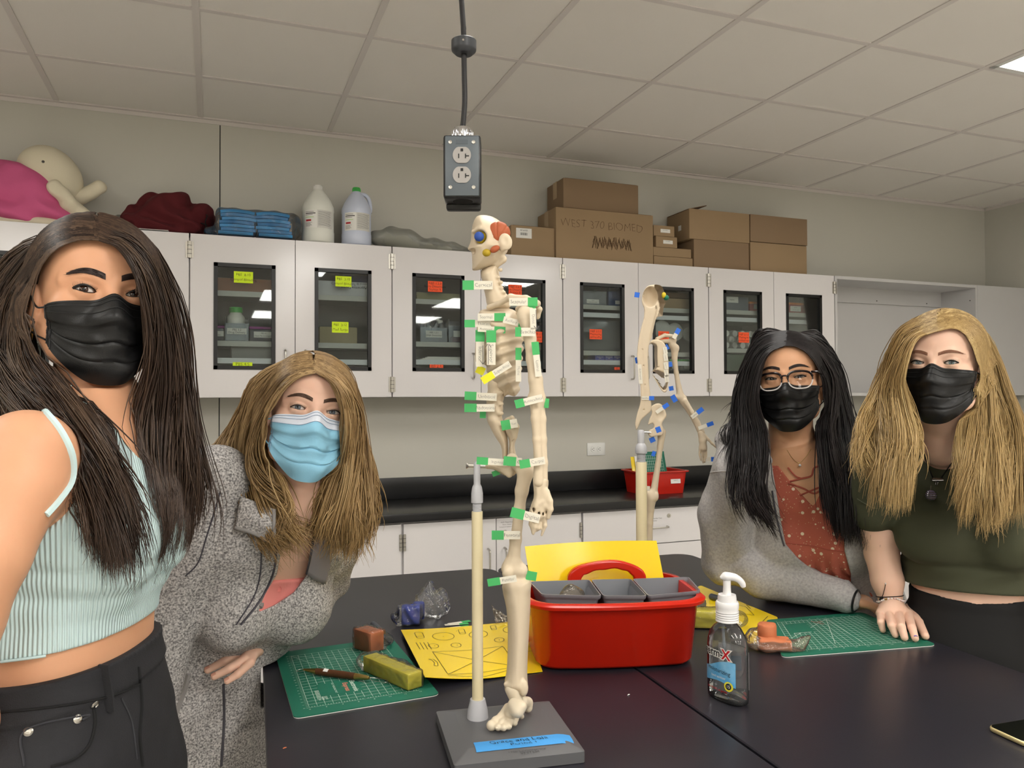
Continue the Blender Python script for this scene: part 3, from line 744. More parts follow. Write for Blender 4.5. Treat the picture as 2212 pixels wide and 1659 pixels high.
def pinkf(p):
    w = .010 * np.sin(30 * p[:, 0] + 40 * p[:, 2] + 2 * np.sin(20 * p[:, 2])) + .005 * wob(p, 45)
    d = smin(ell(p, L(60, 420, -.02), (.20, .105, .12), roty(.35)), ell(p, L(60, 462, -.03), (.21, .11, .06)), .03)
    d = smin(d, ell(p, L(-40, 420, 0), (.14, .1, .12)), .04)
    return smax(d + w, .004 - p[:, 2], .01)
blob('pink_wrap', pinkf, (-.55, -.17, -.01), (.3, .13, .36), .005, M_pink, t)
mb = MB(); e = L(93, 349, -.1); mb.lathe([(0, 0), (.006, .001), (.005, .004), (0, .005)], (e[0], -.098, e[2]), 0, 14, RX); mb.build('button_eye', mat('grey_button', (70, 66, 62), .5), t)
def foot(p): return smax(ell(p, L(70, 480, -.09), (.17, .03, .028)) + .004 * wob(p, 30), .001 - p[:, 2], .004)
blob('leg', foot, (-.35, -.14, -.01), (.25, .0, .1), .005, M_felt, t)

# ------------------------------------------------------------------ inside the cabinets
def inbox(name, label, cat, x0, x1, yt, yb, Y, depth, m, z0=None, bev=.003, lid=None, labels=(), group=None, hollow=False, z1=None):
    a, b = onY(x0, (yt + yb) / 2, Y)[0], onY(x1, (yt + yb) / 2, Y)[0]; z1 = onY((x0 + x1) / 2, yt, Y)[2] if z1 is None else z1; zb = onY((x0 + x1) / 2, yb, Y)[2] if z0 is None else z0
    t = thing(name, label, cat, ((a + b) / 2, Y + depth / 2, zb), 0, group); w, h = b - a, z1 - zb
    hl = .012 if lid else 0
    if hollow:
        mb = MB(); mb.b2((-w / 2, -depth / 2, 0), (w / 2, depth / 2, .003)); 
        for s in (-1, 1): mb.box((s * (w / 2 - .0012), 0, h / 2), (.0024, depth, h)); mb.box((0, s * (depth / 2 - .0012), h / 2 if s > 0 else h * .35), (w, .0024, h if s > 0 else h * .7))
        mb.box((0, -depth / 2, h * .7), (w + .006, .006, .006)); mb.build('tub', m, t)
    else:
        mb = MB(); mb.box((0, 0, (h - hl) / 2), (w, depth, h - hl), 0, bev); mb.build('body', m, t)
    if lid:
        mb = MB(); mb.box((0, 0, h - hl / 2), (w + .006, depth + .006, hl), 0, .002); mb.build('lid', lid, t)
    for (lw, lh, lx, lz, ln, ts) in labels: paper_on(t, lw, lh, (lx, -depth / 2 - .0008, lz), ln, ts, name='paper_label')
    return t, w, h
SH = {k: {i: z for i, (z, c_) in enumerate(v)} for k, v in CAB_SHELF.items()}
zs = lambda k, i: CAB_SHELF[k][i][0] + .0132
YI = 3.83
inbox('storage_box', 'brown cardboard box on the top shelf behind a yellow note', 'box', 470, 588, 602, 626, YI, .18, mat('brown_box', (150, 104, 80), .7), zs(0, 0))
# white bottle in its bin
p = onY(510, 735, YI); t = thing('pill_bottle', 'white plastic bottle with green lid inside a clear bin', 'bottle', (p[0], YI + .06, zs(0, 1) + .004)); H = onY(510, 663, YI)[2] - zs(0, 1)
mb = MB(); r = .042; mb.lathe([(0, 0), (r * .95, 0), (r, .006), (r, H * .62), (r * .92, H * .72), (r * .66, H * .8), (r * .62, H * .84), (0, H * .84)], n=28); mb.build('bottle', M_jugw, t)
mb = MB(); mb.lathe([(0, H * .84), (r * .72, H * .84), (r * .72, H * .98), (r * .66, H), (0, H)], n=24); mb.build('lid', M_green, t)
A = np.radians(np.linspace(-115, -50, 10)); mb = MB(); mb.grid(np.stack([np.stack([(r + .001) * np.cos(A), (r + .001) * np.sin(A), np.full(10, z)], -1) for z in (.04, H * .58)])); mb.build('label', M_paper, t)
inbox('storage_bin', 'clear plastic bin labelled for drug delivery on the middle shelf', 'bin', 486, 537, 684, 735, YI - .005, .13, M_poly, zs(0, 1), hollow=True, labels=[(.086, .028, 0, .045, ('PBS 3.2', 'Drug Delivery'), .013)])
M_purple = mat('purple_lid', (140, 42, 130), .4); M_tub = mat('dark_tub', (52, 56, 70), .3)
inbox('lidded_tub', 'tub with purple lid right of the white bottle', 'container', 540, 600, 706, 735, YI, .12, M_tub, zs(0, 1), lid=M_purple, labels=[(.09, .028, .0, .032, ('PBS 4.1', 'Open Me Investigation'), .009)], group='purple-lidded tubs')
inbox('lidded_tub', 'tub with purple lid left of the white bottle', 'container', 448, 483, 703, 733, YI, .12, M_tub, zs(0, 1), lid=M_purple, labels=[(.05, .024, .01, .032, ('', 'access'), .009)], group='purple-lidded tubs')
t, w, h = inbox('cardboard_kit', 'white kit box with upside-down lettering on the top shelf', 'box', 686, 801, 608, 638, YI, .18, mat('white_box', (206, 208, 212), .5), zs(0, 0))
mb = MB(); R180 = RX @ rotz(math.pi)
mb.text('The Apprentice Doctor', .016, 0, R180, (.06, -.0905, .042), thin=.0002); mb.text('Control Bl', .015, 0, R180, (.09, -.0905, .062)); mb.build('lettering', M_ink, t)
inbox('folded_cloth', 'dark blue folded cloth on the white kit box', 'cloth', 740, 801, 594, 607, YI + .02, .12, mat('navy_cloth', (34, 48, 96), .8), zs(0, 0) + h + .001, .012)
inbox('foam_block', 'pale foam strip behind the medical surge note', 'foam', 690, 772, 706, 722, YI + .1, .1, mat('pale_foam', (200, 186, 150), .8), zs(0, 1), .006)
inbox('storage_box', 'grey box at the bottom of the cabinet with two yellow notes', 'box', 500, 592, 745, 771, YI + .02, .15, mat('grey_box', (132, 132, 130), .6), zs(0, 2))
# unit 1
t = inbox('storage_bin', 'clear bin full of bagged tubes, labelled for detectives', 'bin', 908, 966, 696, 741, YI, .14, M_poly, zs(1, 1), hollow=True, labels=[(.084, .034, .0, .04, ('HBS 1.2.1', 'DNA Detectives'), .012)])[0]
for i, (x, z, a) in enumerate(((-.05, .07, .2), (-.01, .085, -.1), (.03, .08, .5), (.06, .07, -.3), (-.03, .05, .9), (.045, .05, 1.2))):
    mb = MB(); R = roty(a); mb.cyl(R @ [0, 0, -.035], R @ [0, 0, .03], .012, 0, 12); mb.cyl(R @ [0, 0, .03], R @ [0, 0, .042], .014, 1, 12); V = np.concatenate(mb.v) + [x, -.01 + .01 * (i % 3), z]; mb.v = [V]
    q = thing('sample_tube', 'white capped tube in the clear bin on the middle shelf', 'tube', np.array(t.location) + [0, 0, .004], 0, 'white capped tubes in the clear bin'); mb.build('vial', [M_poly, M_paper], q)
inbox('lidded_tub', 'pink tub beside the bin of bagged tubes', 'container', 969, 1010, 690, 741, YI + .01, .1, M_poly, zs(1, 1), hollow=True, labels=[(.05, .032, .0, .045, ('', ''), .01)])
inbox('folded_cloth', 'pink cloth inside the tub beside the bin of tubes', 'cloth', 977, 998, 726, 741, YI + .03, .05, mat('pink_fill', (216, 60, 100), .6), zs(1, 1) + .004, .01)
for i in range(4): inbox('paper_sheet', 'sheet of paper in the pile on the lowest shelf behind the glass', 'paper', 908 + 5 * i, 1004, 768, 771, YI + .004 * i, .2, M_paper, zs(1, 2) + .0045 * i, 0, z1=zs(1, 2) + .0045 * i + .004, group='papers on the low cabinet shelf')
inbox('rolled_mat', 'olive rolled mat on the top shelf behind an orange note', 'mat', 900, 1005, 633, 645, YI, .16, mat('olive_mat', (150, 146, 112), .8), zs(1, 0), .006)
inbox('lidded_tub', 'tub with green lid behind the skeleton rib cage', 'container', 1132, 1176, 676, 690, YI, .12, M_poly, zs(1, 1) + .12, lid=M_green)
inbox('storage_box', 'grey supply box in the cabinet behind the skeleton rib cage', 'box', 1100, 1176, 702, 741, YI + .01, .14, mat('supply_grey', (120, 122, 124), .6), zs(1, 1))
# unit 2
t, w, h = inbox('storage_bin', 'clear bin with white labels on the top shelf', 'bin', 1258, 1310, 618, 658, YI, .15, M_poly, zs(2, 0), hollow=True, labels=[(.075, .022, -.01, .02, ('urine', 'collection strips'), .008)])
inbox('storage_bin', 'bluish clear bin on the top shelf beside another clear bin', 'bin', 1314, 1340, 618, 660, YI, .15, film('blue_film', (150, 180, 225), .3, .15, (120, 150, 200)), zs(2, 0), hollow=True, labels=[(.03, .02, .02, .02, (), .008)])
inbox('storage_tote', 'large smoky grey tote behind an orange note', 'bin', 1253, 1342, 690, 752, YI, .2, mat('smoky_plastic', (92, 96, 100), .2), zs(2, 2), .01)
M_bbox = mat('blue_box', (34, 50, 160), .45)
for i, (a, b) in enumerate(((1286, 1306), (1307.5, 1324), (1325.5, 1342))):
    t, w, h = inbox('test_box', ('leftmost', 'middle', 'rightmost')[i] + ' of the three small blue boxes on the low shelf', 'box', a, b, 767, 782, YI, .1, M_bbox, zs(2, 3), .001, group='small blue boxes')
    mb = MB(); mb.text('MICROSCOPE', .0065, 0, RX, (0, -.0508, h * .62)); mb.text('slides', .006, 0, RX, (0, -.0508, h * .4)); mb.build('lettering', M_paper, t)
inbox('storage_box', 'brown cardboard box on the top shelf behind the farther skull', 'box', 1430, 1500, 645, 664, YI, .16, M_card, zs(2, 0)); inbox('storage_box', 'dark brown box stacked on a brown box, behind the farther skull', 'box', 1425, 1500, 632, 644, YI + .01, .15, M_cardin, zs(2, 0) + .062)
M_disc = mat('petri_white', (190, 190, 186), .5)
for i, (px, py, r_) in enumerate(((1432, 712, .055), (1464, 716, .052), (1490, 722, .04), (1418, 745, .04))):
    p = onY(px, py, YI); z = max(p[2] - 0, 0); mb = MB(); mb.lathe([(0, -.006), (r_, -.006), (r_, .006), (r_ * .9, .007), (0, .005)], (0, 0, 0), 0, 28, rotx(math.pi / 2 - .1))
    t = thing('plastic_plate', ('white round plate left of', 'white round plate above', 'white round plate right of', 'white round plate below')[i] + ' the orange note behind the farther skeleton', 'plate', (p[0], YI + .01 + .02 * (i % 2), z), 0, 'white plates in the cabinet'); mb.build('disc', M_disc, t)
for a, b in ((1448, 1468), (1471, 1498)): inbox('lidded_tub', 'tub with green lid on the low shelf, %s of the pair' % ('left' if a < 1460 else 'right'), 'container', a, b, 776, 798, YI, .1, M_poly, zs(2, 3) - .05, lid=M_green, labels=[(.04, .02, 0, .02, (), .01)], group='green-lidded tubs')
# unit 3
inbox('storage_bin', 'grey bin with a white label on the top shelf, above the white tubes', 'bin', 1566, 1617, 641, 672, YI, .14, mat('bin_grey', (96, 104, 116), .3), zs(3, 0), labels=[(.09, .035, -.035, .062, ('inquiry',), .012)])
M_org = mat('orange_lid', (222, 120, 34), .4); M_redt = mat('red_tub', (150, 36, 44), .4)
inbox('lidded_tub', 'red tub with orange lid beside the grey labelled bin', 'container', 1620, 1641, 652, 673, YI, .1, M_redt, zs(3, 0), lid=M_org, labels=[(.035, .03, .01, .028, (), .01)], group='orange-lidded tubs')
inbox('lidded_tub', 'red tub with orange lid behind the rightmost glass door', 'container', 1702, 1735, 654, 676, YI, .1, M_redt, zs(3, 0), lid=M_org, labels=[(.08, .032, 0, .026, ('amylase', 'Reaction Lab'), .009)], group='orange-lidded tubs')
inbox('storage_box', 'red box with a white label behind the rightmost glass door', 'box', 1741, 1778, 654, 677, YI, .1, M_redt, zs(3, 0), labels=[(.07, .032, .0, .028, ('pigment',), .009)])
inbox('storage_tote', 'tall grey tote behind the rightmost glass door', 'bin', 1703, 1775, 695, 748, YI + .02, .14, mat('tote_grey', (126, 128, 130), .3), zs(3, 2), .01)
M_tube = mat('tube_white', (224, 222, 216), .5); n = 0
for row, (py, xs) in enumerate(((750, (1572, 1590, 1607, 1624, 1640)), (728, (1565, 1583, 1600, 1617, 1633)), (707, (1572, 1590, 1607, 1624, 1640)))):
    for i, px in enumerate(xs):
        p = onY(px, py, YI); r_ = .0195; z = zs(3, 2) + r_ + row * .0345
        mb = MB(); mb.lathe([(0, -.07), (r_ * .97, -.07), (r_, -.068), (r_, .062), (r_ * .93, .07), (0, .0695)], (0, 0, 0), 0, 22, RX)
        t = thing('paper_tube', ('%s white tube of the %s row behind glass' % (('first', 'second', 'third', 'fourth', 'fifth')[i], ('bottom', 'middle', 'top')[row])), 'tube', (p[0], YI + .08, z), 0, 'white tubes stacked in the right cabinet'); mb.build('roll', M_tube, t)
inbox('storage_tote', 'dark green tote below the stacked white tubes', 'bin', 1566, 1640, 765, 790, YI, .15, mat('dark_green', (30, 62, 40), .4), CAB_Z0 + .02, .01)

# ------------------------------------------------------------------ red bin on the counter
M_redp = mat('red_plastic', (200, 36, 22), .28, spec=.5)
def rrect(w, d, r, n=6):
    out = []
    for cx, cy, a0 in ((w / 2 - r, d / 2 - r, 0), (-w / 2 + r, d / 2 - r, 90), (-w / 2 + r, -d / 2 + r, 180), (w / 2 - r, -d / 2 + r, 270)):
        for i in range(n + 1): a = math.radians(a0 + 90 * i / n); out.append((cx + r * math.cos(a), cy + r * math.sin(a)))
    return np.array(out)
def rings(mb, loops, mi=0, close_first=True, close_last=True):
    n = len(loops[0]); V = np.concatenate(loops); k = len(loops)
    Fs = [(i * n + j, i * n + (j + 1) % n, (i + 1) * n + (j + 1) % n, (i + 1) * n + j) for i in range(k - 1) for j in range(n)]
    if close_first: Fs.append(tuple(range(n - 1, -1, -1)))
    if close_last: Fs.append(tuple((k - 1) * n + j for j in range(n)))
    mb.add(V, Fs, mi)
def ring(w, d, r, z, n=6, off=(0, 0)): q = rrect(w, d, r, n); return np.column_stack([q[:, 0] + off[0], q[:, 1] + off[1], np.full(len(q), z)])
pa, pb = onZ(1338, 1062, CTR_Z), onZ(1462, 1058, CTR_Z); cx = (pa[0] + pb[0]) / 2; cyy = 3.80; w = .29
t = thing('storage_bin', 'red plastic bin on the counter holding cutting mats', 'bin', (cx, cyy, CTR_Z + .0005)); mb = MB()
rings(mb, [ring(w - .03, .2, .025, 0), ring(w, .225, .03, .115), ring(w + .025, .25, .035, .118), ring(w + .025, .25, .035, .124), ring(w - .004, .221, .03, .124), ring(w - .036, .192, .025, .004)], 0, True, True)
for x in (-.07,): mb.box((-w / 2 + .06, -.108, .055), (.012, .012, .1), 0, .003)
mb.build('tub', M_redp, t); paper_on(t, .062, .024, (.065, -.1105, .068), ('Station 3', ''), .007, R=rotx(math.pi / 2 - .1))
M_mat = mat('mat_green', (24, 104, 82), .55, vary=(8, .25, (30, 112, 90))); M_matw = mat('mat_print', (196, 214, 200), .6); M_yel = mat('yellow_board', (250, 216, 32), .18, spec=.5)
def stood(name, label, cat, m, x, y, w, h, tilt, z0=.006, thick=.003, yaw=0.0, gridm=None):
    t = thing(name, label, cat, (cx + x, cyy + y, CTR_Z + z0)); R = rotz(yaw) @ rotx(tilt)
    mb = MB(); mb.box((0, 0, 0), (w, thick, h), 0, .001); V = np.concatenate(mb.v); 
    mb.v = [(V + [0, 0, h / 2]) @ R.T]
    if gridm:
        for i in range(12):
            a = MB(); a.box((-w * .4 + i * w * .8 / 11, -thick / 2 - .0002, h / 2), (.0012, .0004, h * .8)); a.box((0, -thick / 2 - .0002, h * .1 + i * h * .8 / 11), (w * .8, .0004, .0012)); mb.add(np.concatenate(a.v) @ R.T, a.f, 1)
    mb.build('board', [m] + ([gridm] if gridm else []), t)
stood('cutting_mat', 'green gridded cutting mat standing in the red bin on the counter', 'cutting mat', M_mat, -.0, -.02, .17, .225, -.28, gridm=M_matw)
stood('foam_board', 'white board standing behind the green mat in the red bin', 'board', M_paper, -.025, -.008, .16, .2, -.255)
stood('foam_board', 'yellow board standing at the back of the red bin', 'board', M_yel, -.05, .006, .15, .195, -.22)
# ================================================================== lab tables and what lies on them
M_tab = mat('dark_table_top', (37, 36, 43), 0.30, spec=0.42, vary=(30, .3, (40, 39, 46)), bump=(500, .05))
M_tabe = mat('table_edge', (30, 28, 30), .4)
TA = math.radians(-2.58)
def onP(px, py, c, n):
    d = ray(px, py); n = np.asarray(n, float); return CAMP + d * (((np.asarray(c) - CAMP) @ n) / (d @ n))
def lab_table(x0, x1, label):
    # x0,x1: left/right edge along the table's own across axis, measured at the far end y=2.40
    a, L_ = rotz(TA), 1.83
    org = np.array([0.128, 2.405, 0]); w = x1 - x0
    c = org + a @ np.array([(x0 + x1) / 2, -L_ / 2, 0])
    t = thing('lab_table', label, 'table', c, TA, 'black topped lab tables pushed together')
    q = rrect(w, L_, .055, 8); mb = MB(); n = len(q)
    lo = np.column_stack([q, np.full(n, TAB_Z - .028)]); l1 = np.column_stack([q, np.full(n, TAB_Z - .002)]); q2 = rrect(w - .004, L_ - .004, .053, 8); l2 = np.column_stack([q2, np.full(n, TAB_Z)])
    rings(mb, [lo, l1, l2], 0); mb.build('tabletop', M_tab, t, angle=40)
    mb = MB()
    for s in (-1, 1): mb.box((s * (w / 2 - .07), 0, TAB_Z - .065), (.02, L_ - .2, .07)); mb.box((0, s * (L_ / 2 - .09), TAB_Z - .065), (w - .14, .02, .07))
    mb.build('apron', M_tabe, t)
    for sx in (-1, 1):
        for sy in (-1, 1):
            mb = MB(); mb.box((sx * (w / 2 - .07), sy * (L_ / 2 - .09), (TAB_Z - .03) / 2), (.045, .045, TAB_Z - .03), 0, .004); mb.build('leg', M_tabe, t)
    return t
lab_table(0, .706, 'black-topped lab table on the left, carrying the skeleton model and the red caddy')
lab_table(.712, 1.412, 'black-topped lab table on the right, carrying the hand sanitizer and a green mat')

def flat(name, label, cat, corners, thick, mats, z=0.0, print_fn=None, rad=.012, group=None, lift=None, part='sheet', under=None, nu=24, nv=20):
    """sheet whose four corners (photo order far-left, far-right, near-right, near-left) are unprojected to the table"""
    P = [onT(*c, z)[:2] for c in corners]; P = np.array(P); c = P.mean(0)
    t = thing(name, label, cat, (c[0], c[1], TAB_Z + z + .0004), 0, group)
    Q = P - c
    def S(u, v):        # u across 0..1, v 0 near .. 1 far
        u = np.asarray(u, float)[..., None]; v = np.asarray(v, float)[..., None]
        return (Q[3] * (1 - u) + Q[2] * u) * (1 - v) + (Q[0] * (1 - u) + Q[1] * u) * v
    Lf = (lambda u, v: 0 * u) if lift is None else lift
    def S3(u, v, h=0.0):
        u = np.asarray(u, float); v = np.asarray(v, float); xy = S(u, v); return np.concatenate([xy, (Lf(u, v) + thick + h)[..., None]], -1)
    mb = MB()
    if lift is None:
        W_, H_ = np.linalg.norm(Q[1] - Q[0]), np.linalg.norm(Q[0] - Q[3]); rr = rrect(1, 1, 1e-4, 1)
        q = rrect(W_, H_, rad, 5); uv = q / [W_, H_] + .5
        top = S(uv[:, 0], uv[:, 1]); n = len(top)
        l0 = np.column_stack([top, np.zeros(n)]); lm = np.column_stack([top, np.full(n, thick * .45)]); l1 = np.column_stack([top, np.full(n, thick)])
        if under: rings(mb, [l0, lm], 1, True, False); rings(mb, [lm, l1], 0, False, True)
        else: rings(mb, [l0, l1], 0)
    else:
        U, V = np.meshgrid(np.linspace(0, 1, nu), np.linspace(0, 1, nv), indexing='ij'); mb.grid(S3(U, V), 0, thick)
    ms = list(mats)
    if print_fn: print_fn(mb, S3)
    mb.build(part, ms, t, angle=40); return t, S3
def pline(mb, S3, uv, mi, wd=.0009, h=.0003, closed=False, n=0):
    uv = np.asarray(uv, float)
    if closed: uv = np.vstack([uv, uv[:1]])
    if n:
        d = np.r_[0, np.cumsum(np.linalg.norm(np.diff(uv, axis=0), axis=1))]; s = np.linspace(0, d[-1], n); uv = np.column_stack([np.interp(s, d, uv[:, 0]), np.interp(s, d, uv[:, 1])])
    P = S3(uv[:, 0], uv[:, 1], h); T = np.gradient(P, axis=0); N = np.column_stack([-T[:, 1], T[:, 0], 0 * T[:, 0]]); N /= np.maximum(1e-9, np.linalg.norm(N, axis=1))[:, None]
    mb.grid(np.stack([P - N * wd / 2, P + N * wd / 2], 1)[::1], mi)
def ptext(mb, S3, body, size, u, v, ang, mi, W_, H_, **k):
    m2 = MB(); m2.text(body, size, 0, **k)
    if not m2.v: return
    V = np.concatenate(m2.v); c, s = math.cos(ang), math.sin(ang); x = V[:, 0] * c - V[:, 1] * s; y = V[:, 0] * s + V[:, 1] * c
    mb.add(S3(u + x / W_, v + y / H_, .0004), m2.f, mi)
def mat_print(logo_red):
    def fn(mb, S3):
        W_, H_ = .26, .345; a, b, c, d = .115, .885, .09, .9
        for i in range(15): u = a + (b - a) * i / 14; pline(mb, S3, [(u, c), (u, d)], 2, .0007)
        for i in range(21): v = c + (d - c) * i / 20; pline(mb, S3, [(a, v), (b, v)], 2, .0007)
        for i in range(43):
            v = c + (d - c) * i / 42; pline(mb, S3, [(a - .02, v), (a - .004, v)], 2, .0007)
        for i in range(43):
            u = a + (b - a) * i / 42; pline(mb, S3, [(u, c + .0), (u, c + (.022 if i % 3 == 0 else .012))], 2, .0007)
        for i in range(0, 15, 2): ptext(mb, S3, str(i), .0055, a + (b - a) * i / 14, c - .022, 0, 2, W_, H_)
        for i in range(0, 21): ptext(mb, S3, str(i), .0052, a - .035, c + (d - c) * i / 20, -math.pi / 2, 2, W_, H_)
        pline(mb, S3, [(a, d), (b, d - .35)], 2, .0008); pline(mb, S3, [(a, d), (a + .45, c + .2)], 2, .0008)
        mb.grid(S3(*np.meshgrid([a + .10, a + .40], [c + .115, c + .29], indexing='ij'), .00035), 0)
        ptext(mb, S3, 'Electronix', .0135, .47, .29, -math.pi / 2, 2, W_, H_, thin=.0003); ptext(mb, S3, 'Express', .0135, .415, .29, -math.pi / 2, 2 if not logo_red else 3, W_, H_, thin=.0003)
        for i in range(9): pline(mb, S3, [(.19 + .008 * i, .16 + .02 * (i % 3 == 0)), (.19 + .008 * i, .30)], 2, .0008)
        ptext(mb, S3, 'SELF HEALING MAT', .006, .33, .3, -math.pi / 2, 2, W_, H_)
    return fn
M_matr = mat('mat_red_print', (205, 120, 100), .6)
MATS = [M_mat, M_paper, M_matw, M_matr]
mat_a, S_ma = flat('cutting_mat', 'green gridded cutting mat at the left edge of the table, with a pen on it', 'cutting mat', [(594, 1414), (846, 1380), (950, 1503), (635, 1555)], .003, MATS, print_fn=mat_print(True), group='green cutting mats on the tables', under=True)
def mat_print2(mb, S3):
    W_, H_ = .345, .26; a, b, c, d = .09, .9, .115, .885
    for i in range(21): u = a + (b - a) * i / 20; pline(mb, S3, [(u, c), (u, d)], 2, .0008)
    for i in range(15): v = c + (d - c) * i / 14; pline(mb, S3, [(a, v), (b, v)], 2, .0008)
    for i in range(43): u = a + (b - a) * i / 42; pline(mb, S3, [(u, c), (u, c + .025)], 2, .0008); pline(mb, S3, [(u, d), (u, d + .012)], 2, .0008)
    for i in range(0, 21, 2): ptext(mb, S3, str(i), .007, a + (b - a) * i / 20, c - .03, 0, 2, W_, H_); ptext(mb, S3, str(i), .006, a + (b - a) * i / 20, d + .035, math.pi, 2, W_, H_)
    ap = (.56, d - .01); pline(mb, S3, [ap, (.39, .2)], 2, .0011); pline(mb, S3, [ap, (.58, .2)], 2, .0011); pline(mb, S3, [ap, (.12, .42)], 2, .0011)
    mb.grid(S3(*np.meshgrid([.14, .34], [.55, .82], indexing='ij'), .00045), 0)
    ptext(mb, S3, 'Electronix', .016, .24, .62, 0, 2, W_, H_, thin=.0003); ptext(mb, S3, 'Express', .016, .24, .56, 0, 2, W_, H_, thin=.0003)
    for i in range(4): pline(mb, S3, [(.15, .70 + .03 * i), (.32 - .02 * (i % 2), .70 + .03 * i)], 2, .001)
    for q, (u, v) in enumerate(((.40, .84), (.43, .80), (.45, .77), (.46, .83))): pline(mb, S3, [(u, v), (u + .035, v - .03)], 3, .0035)
M_stain = mat('clay_smear', (150, 62, 52), .6)
mat_b, S_mb = flat('cutting_mat', 'green gridded cutting mat under the resting hand on the right table', 'cutting mat', [(1655, 1342), (1862, 1325), (2024, 1396), (1690, 1422)], .003, [M_mat, M_paper, M_matw, M_stain], print_fn=mat_print2, group='green cutting mats on the tables', under=True)

M_line = mat('template_line', (92, 84, 20), .6)
def circ(u, v, ru, rv, n=26): a = np.linspace(0, 2 * math.pi, n); return np.column_stack([u + ru * np.cos(a), v + rv * np.sin(a)])
def ysheet_print(mb, S3):
    P = lambda uv, **k: pline(mb, S3, uv, 1, .0013, .0006, **k)
    P(circ(.30, .80, .085, .085)); P(circ(.58, .79, .075, .08)); P(circ(.86, .82, .07, .075))
    for u, v in ((.19, .60), (.37, .60), (.55, .61), (.73, .63), (.88, .62)): P(circ(u, v, .04, .045))
    for u, v in ((.30, .80), (.2, .6), (.38, .6), (.56, .61), (.73, .63), (.58, .79), (.86, .82), (.42, .90)): P(circ(u, v, .003, .003, 6))
    for u, v, s in ((.12, .85, 1), (.46, .88, .8), (.72, .9, .7)):
        q = rrect(.06 * s, .14 * s, .02 * s, 4); P(q + [u, v], closed=True); P([(u - .03 * s, v - .03 * s), (u, v - .025 * s), (u + .03 * s, v - .03 * s)])
    for i in range(4): P([(.065 + .03 * i, .68), (.072 + .03 * i, .53)], n=6)
    P([(.16, .48), (.74, .50), (.80, .12), (.20, .06)], closed=True, n=60); P([(.16, .48), (.80, .12)], n=30); P([(.74, .5), (.20, .06)], n=30); P([(.2, .045), (.5, .02), (.8, .1)], n=30)
    P([(.80, .45), (.84, .53), (1., .55)], n=12); P([(.8, .45), (.99, .45)], n=8); P([(.8, .42), (.82, .33), (1., .36)], n=12); P([(.8, .42), (.99, .43)], n=8)
    P([(.10, .33), (.125, .31), (.135, .26), (.12, .21)], n=12); P([(.10, .33), (.14, .33), (.16, .27), (.15, .2), (.12, .21)], n=16)
def lift1(u, v): return .016 * np.clip(1 - u / .55, 0, 1) ** 1.5 * (1 - .55 * v) + .006 * np.clip(1 - v, 0, 1) * np.clip(1 - u, 0, 1) + .0005
flat('template_sheet', 'yellow laminated sheet printed with shapes, under the skeleton leg and red caddy', 'sheet', [(866, 1369), (1135, 1341), (1172, 1452), (918, 1490)], .0009, [M_yel, M_line], print_fn=ysheet_print, lift=lift1, group='yellow template sheets', nu=40, nv=30, z=.0)
def ysheet2(mb, S3):
    P = lambda uv, **k: pline(mb, S3, uv, 1, .0017, .0006, **k)
    P(circ(.25, .8, .1, .07)); P(circ(.35, .45, .05, .05)); P(circ(.6, .62, .045, .04)); P(circ(.18, .3, .04, .04))
    P([(.62, .36), (.78, .50), (.9, .36), (.74, .22)], closed=True, n=30); P([(.9, .3), (.98, .38), (1., .3)], n=9); P([(.1, .55), (.4, .62)], n=8); P([(.1, .48), (.4, .55)], n=8); P([(.2, .15), (.9, .1)], n=12)
flat('template_sheet', 'yellow printed sheet on the right table, behind the hand sanitizer', 'sheet', [(1492, 1266), (1514, 1263), (1690, 1338), (1648, 1412)][:0] or [(1478, 1290), (1513, 1265), (1682, 1335), (1640, 1406)], .0009, [M_yel, M_line], print_fn=ysheet2, group='yellow template sheets')

# clay blocks and their wrappings
def clay(name): return None
M_cy = mat('yellow_clay', (226, 212, 70), .6, vary=(40, .4, (218, 202, 58)), bump=(80, .15))
M_co = mat('terracotta_clay', (206, 122, 80), .65, vary=(40, .4, (194, 110, 70)), bump=(80, .2))
M_cb = mat('blue_clay', (34, 62, 168), .6, bump=(80, .2))
def along(p, q): a = onT(*p); b = onT(*q); return a, b, math.atan2(b[1] - a[1], b[0] - a[0]), np.linalg.norm((b - a)[:2])
ztop = .0036
# yellow bar on the left mat
a, b, an, ln = along((800, 1452), (862, 1492)); a2 = onT(893, 1482)
cx_, cy_ = onT(846, 1466, ztop)[:2]
t = thing('clay_block', 'long yellow clay bar in clear wrap on the left green mat', 'clay', (cx_, cy_, TAB_Z + ztop), math.radians(-67), 'clay blocks on the tables')
bl, bw, bh = .150, .032, .030
mb = MB(); mb.box((0, 0, bh / 2), (bl, bw, bh), 0, .0025); mb.build('clay', M_cy, t)
def wrapf(p): return smin(smin(sbox(p, (0, 0, bh / 2), (bl / 2 + .003, bw / 2 + .003, bh / 2 + .003), .005), ell(p, (-bl / 2 - .008, 0, .016), (.024, .022, .016)), .012), ell(p, (-bl / 2 + .03, .035, .008), (.05, .03, .008)), .01) + .0012 * wob(p, 160) 
blob('wrapper', lambda p: smax(wrapf(p), .0005 - p[:, 2], .001), (-.12, -.06, -.005), (.1, .09, .05), .0025, M_wrap, t)
